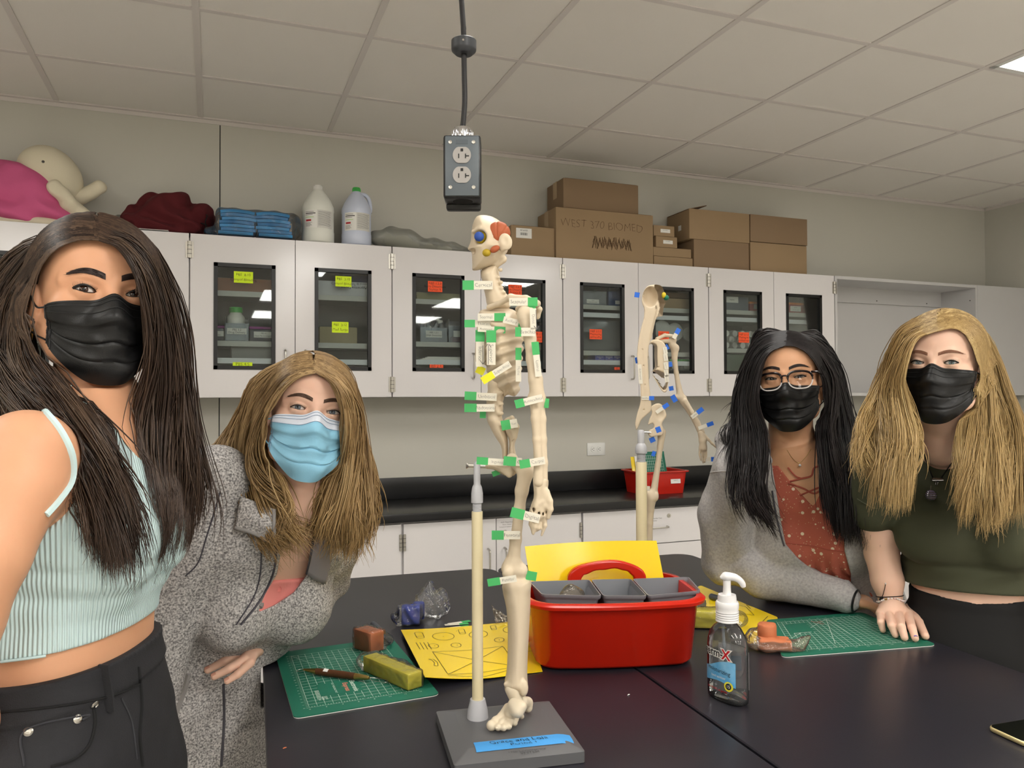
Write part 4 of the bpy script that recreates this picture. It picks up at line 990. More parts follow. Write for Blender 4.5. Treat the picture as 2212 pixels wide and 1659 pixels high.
# orange cube
cx_, cy_ = onT(797, 1402, ztop)[:2]
t = thing('clay_block', 'orange clay cube in clear wrap behind the yellow bar', 'clay', (cx_, cy_, TAB_Z + ztop), math.radians(-62), 'clay blocks on the tables')
mb = MB(); mb.box((0, 0, .021), (.058, .036, .042), 0, .003); mb.build('clay', M_co, t)
blob('wrapper', lambda p: smax(smin(sbox(p, (0, 0, .021), (.033, .022, .0245), .006), ell(p, (-.006, .03, .014), (.04, .028, .016)), .012) + .0016 * wob(p, 150), .0005 - p[:, 2], .001), (-.08, -.04, -.005), (.08, .08, .06), .0025, M_wrap, t)
# blue clay in an open bag
cx_, cy_ = onT(890, 1352)[:2]
t = thing('clay_block', 'blue clay block in an open clear plastic bag', 'clay', (cx_, cy_ + .012, TAB_Z + .001), math.radians(-14), 'clay blocks on the tables')
mb = MB(); mb.box((0, 0, .0235), (.044, .036, .041), 0, .004); mb.box((.018, .03, .024), (.03, .03, .04), 0, .006); mb.build('clay', M_cb, t)
def bagb(p):
    d = smin(sbox(p, (-.003, .0, .0235), (.029, .022, .0235), .008), ell(p, (-.034, -.004, .018), (.012, .016, .012)), .01)
    d = smin(d, chain(p, [(.02, .03, .03), (.045, .045, .045), (.07, .05, .05)], [.022, .024, .02]), .015); d = smin(d, ell(p, (.062, .04, .03), (.035, .02, .030)), .012); d = smin(d, cap(p, (.03, .05, .05), (.05, .06, .082), .016, .008), .012)
    return smax(d + .003 * wob(p, 110) + .0016 * np.sin(260 * p[:, 0] + 150 * p[:, 2]), .0005 - p[:, 2], .001)
blob('bag', bagb, (-.08, -.04, -.005), (.13, .1, .11), .0025, film('bag_film_clear', (248, 249, 250), .05, .10, (225, 230, 235), bump=(110, .9), gloss=1.1), t)
# yellow block on the right sheet and the torn terracotta piece
cx_, cy_ = onT(1552, 1358, .002)[:2]
t = thing('clay_block', 'yellow clay block in wrap on the right sheet, partly behind the pump bottle', 'clay', (cx_ - .0, cy_ + .02, TAB_Z + .0016), math.radians(-24), 'clay blocks on the tables')
mb = MB(); mb.box((-.006, 0, .02), (.085, .036, .04), 0, .003); mb.build('clay', M_cy, t)
blob('wrapper', lambda p: smax(smin(sbox(p, (-.006, 0, .02), (.046, .0215, .0228), .006), ell(p, (.052, -.004, .02), (.028, .022, .02)), .01) + .0015 * wob(p, 150), .0005 - p[:, 2], .001), (-.08, -.05, -.005), (.1, .05, .06), .003, M_wrap, t)
cx_, cy_ = onT(1668, 1405, .0)[:2]
t = thing('clay_block', 'torn terracotta clay in clear wrap at the corner of the right mat', 'clay', (cx_, cy_, TAB_Z + .0042), math.radians(-30), 'clay blocks on the tables')
mb = MB(); mb.lathe([(0, .02), (.0185, .02), (.02, .024), (.02, .046), (.018, .049), (0, .0495)], (-.008, .012, 0), 0, 22); V = np.concatenate(mb.v); V += .001 * np.stack([wob(V, 200, 1), wob(V, 200, 2), wob(V, 200, 3)], 1); mb.v = [V]
mb.build('clay_plug', M_co, t, angle=60)
blob('clay', lambda p: smax(smin(sbox(p, (.004, 0, .011), (.034, .02, .011), .005), ell(p, (-.008, .006, .016), (.022, .018, .012)), .006) + .0012 * wob(p, 130), .0003 - p[:, 2], .001), (-.05, -.04, -.003), (.06, .04, .04), .0022, M_co, t)
def tornf(p):
    d = smin(ell(p, (-.004, 0, .008), (.052, .036, .014)), ell(p, (-.03, .012, .018), (.024, .022, .022)), .01); d = smin(d, chain(p, [(.03, -.006, .006), (.055, -.004, .010), (.075, .004, .026)], [.016, .014, .006]), .012)
    d = smax(d, -ell(p, (.004, .0, .042), (.05, .018, .028)), .004)
    return smax(d + .002 * wob(p, 140), .0002 - p[:, 2], .001)
blob('wrapper', tornf, (-.08, -.06, -.003), (.1, .06, .06), .0025, film('torn_film', (248, 242, 232), .10, .12, (230, 215, 195), bump=(110, .9), gloss=1.2), t)
# scrap of film behind the skeleton's shin, bits of tape
cx_, cy_ = onT(1090, 1345)[:2]; t = thing('plastic_scrap', 'torn scrap of clear plastic behind the skeleton shin', 'plastic', (cx_ + .008, cy_, TAB_Z + .0005))
mb = MB(); U, V = np.meshgrid(np.linspace(0, 1, 12), np.linspace(0, 1, 8), indexing='ij'); Gx = np.stack([-.035 + .07 * U, -.012 + .03 * V, .004 + .034 * (1 - U) ** 2 * V + .004 * np.sin(9 * U + 5 * V) ** 2], -1); mb.grid(Gx, 0, .0006); mb.build('film', film('torn_film', (0, 0, 0)), t)
M_gtape = mat('green_tape', (72, 176, 100), .6, bump=(300, .1)); M_wtape = mat('clear_label_tape', (226, 220, 204), .5); M_ytape = mat('yellow_tape', (232, 226, 40), .6); M_btape = mat('blue_tape', (46, 112, 222), .6)
for i, (px, py, an, m1, lab) in enumerate(((990, 1346, .12, M_gtape, 'loose green-ended tape flag, topmost of the little pile by the stand pole'), (984, 1349, -.15, M_gtape, 'loose green-ended tape flag in the middle of the little pile by the stand pole'), (978, 1356, .02, M_ytape, 'loose tape flag with a yellow end at the bottom of the little pile'))):
    p = onT(px, py, .001); t = thing('tape_flag', lab, 'label', (p[0], p[1], TAB_Z + .0006 + .0007 * (2 - i)), an, 'loose tape flags on the table'); mb = MB(); mb.box((-.008 if i < 2 else .004, 0, .0003), (.036, .012, .0005), 0); mb.box((.02 if i < 2 else -.02, 0, .0003), (.022, .013, .0006), 1)
    if i == 2: mb.box((.03, 0, .0003), (.02, .013, .0006), 2)
    mb.build('flag', [M_wtape, m1, M_gtape], t)
# grey clay knife
a, b, an, ln = along((806, 1357), (848, 1396)); t = thing('clay_knife', 'dark grey plastic clay knife behind the orange cube', 'knife', (a + b) / 2 + [0, 0, .003], an)
M_gr = mat('dark_grey_plastic', (72, 76, 84), .45)
blob('knife', lambda p: smin(chain(p, [(-ln / 2, 0, .007), (-ln * .42, 0, .007), (-ln * .1, 0, .007)], [.0065, .007, .0055]), smax(sbox(p, (ln * .15, 0, .006), (ln * .34, .010, .0022), .002), plane(p, (ln * .5, .0, .0), (.4, .92, 0)), .002), .006), (-ln * .6, -.02, -.005), (ln * .6, .02, .02), .0016, M_gr, t)
# ribbon tool: wood grip, brass ends, wire loops
a, b, an, ln = along((664, 1456), (797, 1473)); a = onT(664, 1456, ztop); b = onT(797, 1473, ztop); an = math.atan2(b[1] - a[1], b[0] - a[0]); ln = np.linalg.norm(b - a) * 1.12
t = thing('ribbon_tool', 'wooden handled clay tool with brass ends and wire loops, on the left mat', 'tool', (a + b) / 2 + [0, 0, .0065 + .001], an)
M_wood = mat('dark_wood', (92, 56, 28), .45, vary=(30, .5, (70, 40, 20))); M_brass = mat('brass', (176, 150, 88), .35, metal=1.0)
def xl(prof, m, nm): mb = MB(); mb.lathe(prof, (0, 0, 0), 0, 20, roty(math.pi / 2)); return mb.build(nm, m, t)
h2 = ln * .5; xl([(0, -h2 * .62), (.0062, -h2 * .62), (.0068, -h2 * .3), (.0068, h2 * .2), (.006, h2 * .5), (0, h2 * .5)], M_wood, 'grip')
xl([(0, -h2), (.0022, -h2), (.0045, -h2 * .75), (.0062, -h2 * .62), (0, -h2 * .62)], M_brass, 'ferrule'); xl([(0, h2 * .5), (.006, h2 * .5), (.0045, h2 * .8), (.0028, h2 * .9), (0, h2 * .9)], M_brass, 'ferrule')
for s, nm in ((-1, .02), (1, .034)):
    mb = MB(); x = s * h2 * .92; mb.tube(spline([(x, .001, 0), (x + s * .010, .008, -.002), (x + s * nm, .006, -.003), (x + s * nm, -.004, -.003), (x + s * .010, -.006, -.002), (x, -.001, 0)], 30), .0006, 0, 6); mb.build('wire_loop', M_steel, t)
mb = MB(); mb.box((-h2 * .32, -.0035, .0058), (.010, .007, .0006), 0, 0, rotx(.5)); mb.build('paper_tag', M_paper, t)
# eraser-like tool on the right sheet
p = onT(1548, 1298, .002); t = thing('clay_tool', 'small dark grey clay tool on the yellow sheet behind the pump bottle', 'tool', p, math.radians(100)); mb = MB(); mb.tube([(-.028, 0, .007), (-.02, 0, .0075), (.02, 0, .0075), (.026, 0, .006)], [.004, .0085, .008, .003], 0, 14); mb.build('tool', M_gr, t)
for i, (px, py, l_) in enumerate(((615, 1617, 'orange clay crumb at the left edge of the table'), (1358, 1502, 'pale clay crumb in front of the red caddy'))):
    p = onT(px, py); t = thing('clay_crumb', l_, 'crumb', p, .4); mb = MB(); mb.tube([(-.003, 0, .001), (0, .0004, .0012), (.003, 0, .001)], [.0006, .001, .0005], 0, 6); mb.build('crumb', M_co if i == 0 else M_paper, t)

# ------------------------------------------------------------------ red caddy
ca = math.radians(-15.3); CC = np.array([.786, 1.500, TAB_Z + .0034])
t = thing('storage_caddy', 'red plastic carrying caddy with an arched handle in the middle of the table', 'caddy', CC, ca)
M_redc = mat('caddy_red', (196, 34, 14), .22, spec=.5, bump=(300, .02))
def outl(w, d, r, z, bulge):
    q = rrect(w, d, r, 8); q2 = []
    for i in range(len(q)):                       # resample long sides so they can bulge
        a_, b_ = q[i], q[(i + 1) % len(q)]; k_ = 14 if abs(a_[0] - b_[0]) > .1 else 1
        for j in range(k_): q2.append(a_ + (b_ - a_) * j / k_)
    q2 = np.array(q2); q2[:, 1] += np.sign(q2[:, 1]) * bulge * (1 - (2 * q2[:, 0] / w) ** 2); return np.column_stack([q2, np.full(len(q2), z)])
mb = MB(); HC = .134
rings(mb, [outl(.31, .205, .035, 0, .012), outl(.325, .215, .045, .006, .014), outl(.348, .238, .05, HC - .014, .018), outl(.352, .242, .05, HC - .012, .018), outl(.374, .262, .056, HC - .010, .02), outl(.376, .264, .056, HC - .004, .02), outl(.366, .254, .054, HC, .02), outl(.344, .234, .05, HC, .018), outl(.318, .208, .042, .008, .014)], 0)
mb.b2((-.165, .052, .006), (.165, .058, HC - .004))
mb.build('tub', M_redc, t, angle=50)
hp = lambda px, py: rotz(-ca) @ (onP(px, py, CC + rotz(ca) @ np.array([0, .055, 0]), rotz(ca)[:, 1]) - CC)
o = [hp(1226, 1262), hp(1228, 1240), hp(1250, 1222), hp(1300, 1211), hp(1340, 1211), hp(1378, 1224), hp(1393, 1240), hp(1394, 1262)]
i_ = [hp(1254, 1262), hp(1256, 1247), hp(1270, 1237), hp(1305, 1229), hp(1340, 1229), hp(1360, 1238), hp(1368, 1248), hp(1369, 1262)]
O = spline(np.array(o), 40); I = spline(np.array(i_), 40); I[:, 2] += .0012 * np.sin(np.linspace(0, 40, 40)) * (np.abs(np.linspace(-1, 1, 40)) < .6)
for q in (O, I): q[0, 2] = q[-1, 2] = HC - .02
mb = MB(); lo = []
for k_ in range(40): lo.append(np.array([O[k_] + [0, -.009, 0], O[k_] + [0, .009, 0], I[k_] + [0, .009, 0], I[k_] + [0, -.009, 0]]))
mb.add(np.concatenate(lo), [(k_ * 4 + j, k_ * 4 + (j + 1) % 4, k_ * 4 + 4 + (j + 1) % 4, k_ * 4 + 4 + j) for k_ in range(39) for j in range(4)])
ho = mb.build('handle', M_redc, t, angle=60); bv = ho.modifiers.new('b', 'BEVEL'); bv.width = .004; bv.segments = 3; bv.limit_method = 'ANGLE'; bv.angle_limit = math.radians(50)
# grey cups inside the front of the caddy
M_grc = mat('grey_cup', (120, 122, 128), .35)
zc_ = TAB_Z + HC + .009
for nm, cs in (('left', [(1143, 1256), (1274, 1252), (1300, 1287), (1170, 1284)]), ('middle', [(1277, 1252), (1363, 1250), (1398, 1287), (1303, 1287)]), ('right', [(1366, 1250), (1488, 1246), (1514, 1276), (1400, 1287)])):
    P = np.array([onZ(x, y, zc_)[:2] for x, y in cs]); c = P.mean(0)
    tt = thing('caddy_cup', nm + ' grey plastic cup in the front of the red caddy', 'cup', (c[0], c[1], TAB_Z + .012), 0, 'grey cups in the caddy')
    def lp(s, z, rr=.010):
        Q = (P - c) * s; out = []
        for k_ in range(4):
            p0, p1, p2 = Q[k_ - 1], Q[k_], Q[(k_ + 1) % 4]; d0, d1 = unit(p0 - p1), unit(p2 - p1)
            for j in range(6): f = j / 5; out.append((p1 + d0 * rr) * (1 - f) ** 2 + p1 * 2 * f * (1 - f) + (p1 + d1 * rr) * f ** 2)
        return np.column_stack([np.array(out)[::-1], np.full(24, z)])
    Hc = zc_ - TAB_Z - .012; bk = rotz(ca) @ np.array([0, .004, 0]); mb = MB(); rings(mb, [lp(.62, .014) + bk * 2, lp(.87, Hc - .017) + bk * 1.6, lp(.98, Hc - .0075), lp(1.0, Hc - .003), lp(1.0, Hc), lp(.965, Hc), lp(.60, .017) + bk * 2], 0); mb.build('cup', M_grc, tt, angle=40)
    if nm == 'left':
        q = thing('plastic_scrap', 'crumpled clear wrap with clay crumbs inside the left grey cup', 'plastic', (c[0] + .012, c[1] - .004, TAB_Z + .085)); blob('wrap', lambda p: ell(p, (0, 0, .03), (.03, .02, .035)) + .004 * wob(p, 120), (-.04, -.04, -.02), (.04, .04, .08), .003, film('torn_film', (0, 0, 0)), q)
# yellow board standing in the back of the caddy
R_ = rotz(ca); pc = CC + R_ @ np.array([0, .078, 0]); fp = lambda px, py: onP(px, py, pc + [0, 0, .1], R_ @ np.array([0, -1, .22]))
tl, tr, br = fp(1122, 1181), fp(1418, 1168), fp(1436, 1262)
bl = tl + (br - tr) * 1.0; ext = .62
t = thing('template_board', 'glossy yellow board standing upright in the back of the red caddy', 'board', (pc[0], pc[1], TAB_Z + .012))
U, V = np.meshgrid(np.linspace(0, 1, 20), np.linspace(0, 1, 12), indexing='ij'); dn = (br - tr) * ext + (br - tr)
A_ = tl + .012 * unit(tr - tl)
G_ = (A_[None, None] * (1 - U[..., None]) + tr[None, None] * U[..., None]) + dn[None, None] * V[..., None]
G_[..., 2] = np.maximum(G_[..., 2], TAB_Z + .012); bow = .012 * np.sin(math.pi * U); G_ += bow[..., None] * (R_ @ np.array([0, 1.0, .2]))
mb = MB(); mb.grid(G_ - np.array(t.location), 0, .0012); mb.build('board', M_yel, t)
# ------------------------------------------------------------------ hand sanitizer
ha = math.radians(100.5); hc = np.array([.862, 1.182, TAB_Z + .0006])
t = thing('pump_bottle', 'clear pump bottle of hand sanitizer beside the seam between the tables', 'bottle', hc, ha)
def oval(w, d, z, e=2.6, n=36): a = np.arange(n) * 2 * math.pi / n; c, s = np.cos(a), np.sin(a); return np.column_stack([w / 2 * np.sign(c) * np.abs(c) ** (2 / e), d / 2 * np.sign(s) * np.abs(s) ** (2 / e), np.full(n, z)])
M_shell = film('bottle_shell', (250, 251, 252), .02, .03, gloss=1.3); M_gel = film('sanitizer_gel', (248, 250, 251), .10, .03, (246, 248, 250))
bw_, bd_ = .082, .046; PR = [(.90, .86, 0), (.98, .97, .003), (1, 1, .012), (1, 1, .088), (.97, .98, .104), (.86, .9, .118), (.62, .76, .130), (.36, .6, .138), (.30, .54, .142), (.30, .54, .149)]
mb = MB(); rings(mb, [oval(bw_ * a, bd_ * b, z) for a, b, z in PR], 0); mb.build('bottle', M_shell, t, angle=60)
mb = MB(); rings(mb, [oval(bw_ * a - .003, bd_ * b - .003, z) for a, b, z in [(.9, .86, .002), (.98, .97, .005), (1, 1, .013), (1, 1, .086), (.985, .99, .094)]], 0); mb.build('gel', M_gel, t, angle=60)
M_pump = mat('pump_plastic', (232, 230, 230), .3)
mb = MB(); mb.lathe([(0, .140), (.0205, .140), (.0205, .1415), (.0195, .143), (.0205, .145), (.0195, .147), (.0205, .149), (.0195, .151), (.0205, .153), (.0195, .155), (.0205, .157), (.0195, .160), (.0205, .165), (.0205, .172), (.019, .175), (0, .175)], (0, 0, 0), 0, 30)
mb.lathe([(0, .175), (.0165, .175), (.0165, .181), (.0155, .187), (0, .187)], n=26); mb.build('collar', M_pump, t)
cd = rotz(-ha) @ CR
mb = MB(); mb.lathe([(0, .187), (.0075, .187), (.0068, .2), (.0068, .212), (0, .212)], n=20); mb.tube(spline([-.012 * cd + [0, 0, .217], np.array([0, 0, .219]), .015 * cd + [0, 0, .217], .026 * cd + [0, 0, .209], .030 * cd + [0, 0, .200]], 16), [.002, .005, .0075, .0085, .008, .0075, .007, .0068, .0065, .0062, .006, .0058, .0056, .0054, .005, .004], 0, 14); mb.build('pump_head', M_pump, t)
mb = MB(); mb.cyl((0, 0, .01), (0.012, 0, .14), .0028, 0, 10); mb.build('dip_tube', M_poly, t)
def onb(u, z, side, off=.0006):      # u across the face in metres; side +1 = the printed face
    u = np.asarray(u, float); z = np.asarray(z, float); e = 2.6; x = np.clip(u / (bw_ / 2), -.999, .999); y = bd_ / 2 * (1 - np.abs(x) ** e) ** (1 / e); return np.stack([-u * side, side * (y + off), z], -1)
M_lblue = mat('label_blue', (78, 160, 214), .4, vary=(30, .6, (150, 205, 236))); M_lred = mat('logo_redX', (190, 24, 36), .4); M_lyel = mat('seal_yellow', (232, 220, 60), .4)
def lay(f2, V2, mb, mi, side, off): mb.add(onb(V2[:, 0], V2[:, 1], side, off), f2, mi)
def ltext(mb, s_, size, u, z, mi, side, off=.001, ang=0.0, **k):
    m2 = MB(); m2.text(s_, size, 0, **k); V = np.concatenate(m2.v)[:, :2]; c, s = math.cos(ang), math.sin(ang); V = np.column_stack([V[:, 0] * c - V[:, 1] * s + u, V[:, 0] * s + V[:, 1] * c + z]); lay(m2.f, V, mb, mi, side, off)
mb = MB(); U = np.linspace(-.036, .034, 24); zb = .034 + .004 * np.cos(U * 60); zt = .066 + .010 * np.sin((U + .01) * 45)
SD = 1
mb.grid(np.stack([onb(U, zb, SD), onb(U, zt, SD)], 1), 0)
ltext(mb, 'germ-', .020, -.013, .086, 3, SD, .0008, thin=.0018); ltext(mb, 'X', .024, .017, .086, 3, SD, .0008, thin=.0022); ltext(mb, 'germ-', .020, -.013, .086, 1, SD, thin=.0003); ltext(mb, 'X', .024, .017, .086, 2, SD, thin=.0006); ltext(mb, 'moisturizing', .0105, 0, .056, 1, SD, ang=-.05); ltext(mb, 'hand sanitizer', .006, 0, .045, 3, SD); ltext(mb, 'kills 99.99% of germs', .0055, -.004, .022, 2, SD)
for r_, mi in ((.0085, 4), (.0055, 1)):
    a_ = np.linspace(0, 2 * math.pi, 21)[:-1]; lay([tuple(range(20))], np.column_stack([.022 + r_ * np.cos(a_), .033 + r_ * np.sin(a_)]), mb, mi, SD, .0009 + .0003 * (mi == 1))
ltext(mb, '15', .0075, .022, .033, 3, SD, .0016)
mb.build('front_label', [M_lblue, M_ink, M_lred, M_paper, M_lyel], t)
mb = MB(); U = np.linspace(-.036, .036, 20); mb.grid(np.stack([onb(U, 0 * U + .024, -SD), onb(U, 0 * U + .090, -SD)], 1), 0); mb.build('back_label', mat('label_white', (238, 238, 238), .5), t)
_m = _MATS['label_white']; _n = _m.node_tree; _t = _n.nodes.new('ShaderNodeBsdfTranslucent'); _t.inputs[0].default_value = lin((238, 238, 238)) + (1,); _x = _n.nodes.new('ShaderNodeMixShader'); _x.inputs[0].default_value = .5
_n.links.new(_n.nodes['Principled BSDF'].outputs[0], _x.inputs[1]); _n.links.new(_t.outputs[0], _x.inputs[2]); _n.links.new(_x.outputs[0], _n.nodes['Material Output'].inputs[0])
# ------------------------------------------------------------------ phone
a_, b_, c_ = onT(2137, 1578, .0), onT(2300, 1653, .0), onT(2330, 1462, .0)
an = math.atan2(b_[1] - a_[1], b_[0] - a_[0]); fx = rotz(an); pl, pw = .146, .071
ctr = a_ + fx @ np.array([pw / 2 - .002, pl / 2 - .004, 0])
t = thing('smartphone', 'smartphone with a pale gold edge lying face up at the right edge of the photo', 'phone', (ctr[0], ctr[1], TAB_Z + .0005), an)
mb = MB(); q = [ring(pw - .004, pl - .004, .010, 0), ring(pw, pl, .012, .002), ring(pw, pl, .012, .006), ring(pw - .003, pl - .003, .0105, .0078)]; rings(mb, q, 0); mb.build('body', mat('pale_gold', (236, 218, 160), .25, metal=.6), t, angle=60)
mb = MB(); rings(mb, [ring(pw - .004, pl - .004, .010, .0078), ring(pw - .005, pl - .005, .0098, .0083)], 0); mb.build('screen', mat('phone_glass', (10, 11, 12), .06), t)
# ------------------------------------------------------------------ hanging power box
M_boxf = mat('power_box_face', (98, 106, 112), .4); M_boxs = mat('power_box_rubber', (22, 22, 24), .35); M_rec = mat('receptacle_grey', (172, 168, 164), .4); M_cord = mat('cord_rubber', (30, 28, 30), .45)
zc0 = 1.50; c0 = at(998, 359, zc0); dv = unit(np.array([c0[0], c0[1], 0])); ang = math.atan2(dv[0], dv[1]); Rb = rotz(-ang - .05)
t = thing('power_box', 'grey hanging outlet box on a black cord from the ceiling', 'outlet box', c0); s_ = zc0 / FPX
def add_face(f): pass
bw2, bh2, bd2 = 81 * s_, 138 * s_, .062
def P3(mb): V = np.concatenate(mb.v); mb.v = [V @ Rb.T]; return mb
mb = MB(); mb.box((0, bd2 / 2, 0), (bw2, bd2, bh2), 0, .005); mb.box((0, bd2 * 1.02, -.004), (bw2 * .96, .02, bh2 + .012), 0, .005)
mb.lathe([(.0, -bh2 / 2 - .0006), (bw2 * .27, -bh2 / 2 - .0006), (bw2 * .27, -bh2 / 2), (0, -bh2 / 2)], (0, bd2 * .45, 0), 1, 26)
P3(mb).build('housing', [M_boxs, mat('hole_black', (4, 4, 4), .8)], t)
mb = MB(); mb.box((0, -.001, 0), (bw2 * .9, .004, bh2 * .94), 0, .0015); mb.box((0, -.0032, bh2 * .375), (bw2 * .32, .0006, .0085), 1)
for sx in (-1, 1):
    for sz in (-1, 1): mb.lathe([(0, 0), (.004, 0), (.0035, .0012), (0, .0016)], (sx * bw2 * .31, -.003, sz * bh2 * .355 + .002), 2, 12, RX)
P3(mb).build('face_plate', [M_boxf, mat('plate_emboss', (88, 96, 102), .5), M_steel], t)
for z in (bh2 * .165, -bh2 * .145):
    mb = MB(); q = [(x, max(-.0155, min(.0155, y))) for x, y in [(.0175 * math.cos(a), .0175 * math.sin(a)) for a in np.arange(32) * math.pi / 16]]
    mb.prism(q, 0, .0022, 0, RX, (0, -.003, z)); f = -.0055
    mb.box((-.006, f, z - .002), (.002, .0008, .0085), 1); mb.box((.007, f, z - .002), (.002, .0008, .0085), 1); mb.box((.0105, f, z - .002), (.0065, .0008, .002), 1); mb.box((0, f, z + .0095), (.005, .0008, .0055), 1)
    P3(mb).build('receptacle', [M_rec, M_blk], t)
mb = MB(); mb.lathe([(0, 0), (.0185, 0), (.0185, .012), (.0165, .02), (0, .02)], (0, bd2 * .4, bh2 / 2), 0, 14)
for k_ in range(12): a_ = k_ * math.pi / 6; mb.box((.0185 * math.cos(a_), bd2 * .4 + .0185 * math.sin(a_), bh2 / 2 + .008), (.004, .004, .016), 0, .0005, rotz(a_))
P3(mb).build('cord_grip', M_chrome, t)
top = Rb @ np.array([0, bd2 * .4, bh2 / 2 + .018]); 
def wpt(px, py): q = onP(px, py, c0 + top, dv); return q - c0
pts = [top, wpt(1002, 250), wpt(1004, 215), wpt(1003, 160), wpt(1001, 60), wpt(997, 0)]
e = pts[-1] + (pts[-1] - pts[-2]) * ((CEIL - c0[2] - pts[-1][2]) / (pts[-1] - pts[-2])[2]); e[2] = CEIL - c0[2]
mb = MB(); mb.tube(spline(pts + [e], 40), .0052, 0, 12); mb.build('cord', M_cord, t)
dk = wpt(1002, 102); mb = MB(); mb.lathe([(0, -.014), (.017, -.014), (.0235, -.008), (.0245, -.004), (.0245, .012), (.022, .014), (0, .014)], dk, 0, 30); mb.cyl(dk + [0, 0, 0] + Rb @ np.array([.0, -.026, .003]), dk + Rb @ np.array([0, -.0235, .003]), .002, 1, 8); mb.build('cord_stop', [mat('disc_grey', (58, 60, 64), .4), M_steel], t)
mb = MB(); mb.lathe([(0, -.012), (.03, -.012), (.034, 0), (0, 0)], e, 0, 24); mb.build('ceiling_cap', M_boxs, t)
# ================================================================== skeleton models
M_bone = mat('model_bone', (219, 202, 176), .42, spec=.4, vary=(14, .3, (212, 194, 167)), bump=(60, .06))
M_bonew = mat('foot_bone', (220, 206, 182), .45, vary=(20, .3, (212, 197, 171)), bump=(60, .06))
M_post = mat('grey_post', (186, 186, 190), .4); M_pole = mat('cream_pole', (216, 204, 164), .45, vary=(5, .3, (224, 208, 172))); M_base = mat('grey_stand_base', (92, 92, 94), .45, bump=(400, .05))
M_hole = mat('hole_dark', (40, 32, 24), .8)
class Flat:
    """working frame of a half model: photo columns/rows at depth Z0, n towards (s=1) or away from (s=-1) the viewer"""
    def __init__(s, Z0, sgn=1): s.Z = Z0; s.g = sgn; s.k = Z0 / FPX
    def P(s, x, y, n=0.0): return at(x, y, s.Z - s.g * n)
    def uvn(s, p):
        q = p - CAMP; z = q @ CF
        return IW / 2 + FPX * (q @ CR) / z, IH / 2 - FPX * (q @ CU) / z, s.g * (s.Z - z)
    def poly(s, u, v, Q):
        Q = np.asarray(Q, float); d = np.full(len(u), 1e9); ins = np.zeros(len(u), bool)
        for i in range(len(Q)):
            a, b = Q[i - 1], Q[i]; e = b - a; wx, wy = u - a[0], v - a[1]
            t = np.clip((wx * e[0] + wy * e[1]) / max(1e-9, e @ e), 0, 1); d = np.minimum(d, (wx - e[0] * t) ** 2 + (wy - e[1] * t) ** 2)
            c = (a[1] > v) != (b[1] > v)
            with np.errstate(divide='ignore', invalid='ignore'): ins ^= c & (u < (b[0] - a[0]) * (v - a[1]) / (b[1] - a[1] + 1e-12) + a[0])
        d = np.sqrt(d) * s.k; return np.where(ins, d, -d)
    def puff(s, p, Q, T, w, back=.002, k=.004, n0=0.0):
        u, v, n = s.uvn(p); d = s.poly(u, v, smooth_poly(Q)); sN = np.clip(d / w, 0, 1); h = T * (1 - (1 - sN) ** 2) ** .6
        return smax(smax((n - n0 - h) * .55, -d, k), -(n - n0) - back, k * .6)
    def ch(s, p, pts, r, k=0.0): return chain(p, [s.P(*q) for q in pts], [x * s.k for x in r], k)
    def el(s, p, c, r, R=None):
        return ell(p, s.P(*c), np.array(r) * s.k, np.stack([CR, CU, CF], 1) if R is None else np.stack([CR, CU, CF], 1) @ rotz(R))
    def box(s, pts, pad=.012):
        Q = np.array([s.P(*q) for q in pts]); return Q.min(0) - pad, Q.max(0) + pad
def smooth_poly(Q, n=4):
    Q = np.asarray(Q, float); k = len(Q); t = np.arange(k * n) / n; i = t.astype(int); f = (t - i)[:, None]
    p0, p1, p2, p3 = Q[(i - 1) % k], Q[i % k], Q[(i + 1) % k], Q[(i + 2) % k]
    return 0.5 * (2 * p1 + (p2 - p0) * f + (2 * p0 - 5 * p1 + 4 * p2 - p3) * f ** 2 + (3 * p1 - p0 - 3 * p2 + p3) * f ** 3)
def tape_flag(F, parent, c, ang, ln, ht, n, text=None, end='L', gl=24, col=None, ts=None, extra=None, vert=False, only=False):
    """paper tape label: white strip with writing and a coloured end. c: centre of the strip in photo pixels, ang degrees"""
    k = F.k; R = np.stack([CR, CU, -CF], 1) @ rotz(math.radians(-ang)); o = F.P(c[0], c[1], n) - np.array(ROOT[parent.name])
    mb = MB(); q = MB()
    if not only: q.box((0, 0, 0), (ln * k, ht * k, .0004), 0)
    x = -(ln / 2 + gl / 2) if end == 'L' else (ln / 2 + gl / 2)
    if gl: q.box((x * k if not only else 0, 0, 0.0001), (gl * k, ht * 1.12 * k, .0005), 1)
    if text: q.text(text, (ts or ht * .62) * k, 2, None, (0, 0, .0003), jitter=.05, thin=-.00012, sx=1.0)
    if extra: extra(q, k)
    mb.add(np.concatenate(q.v) @ R.T + o, q.f, 0); mb.m = list(q.m)
    return mb.build('tape_label', [M_wtape, col or M_gtape, M_inkp], parent, angle=30)
M_inkp = mat('pencil_ink', (96, 92, 92), .6)

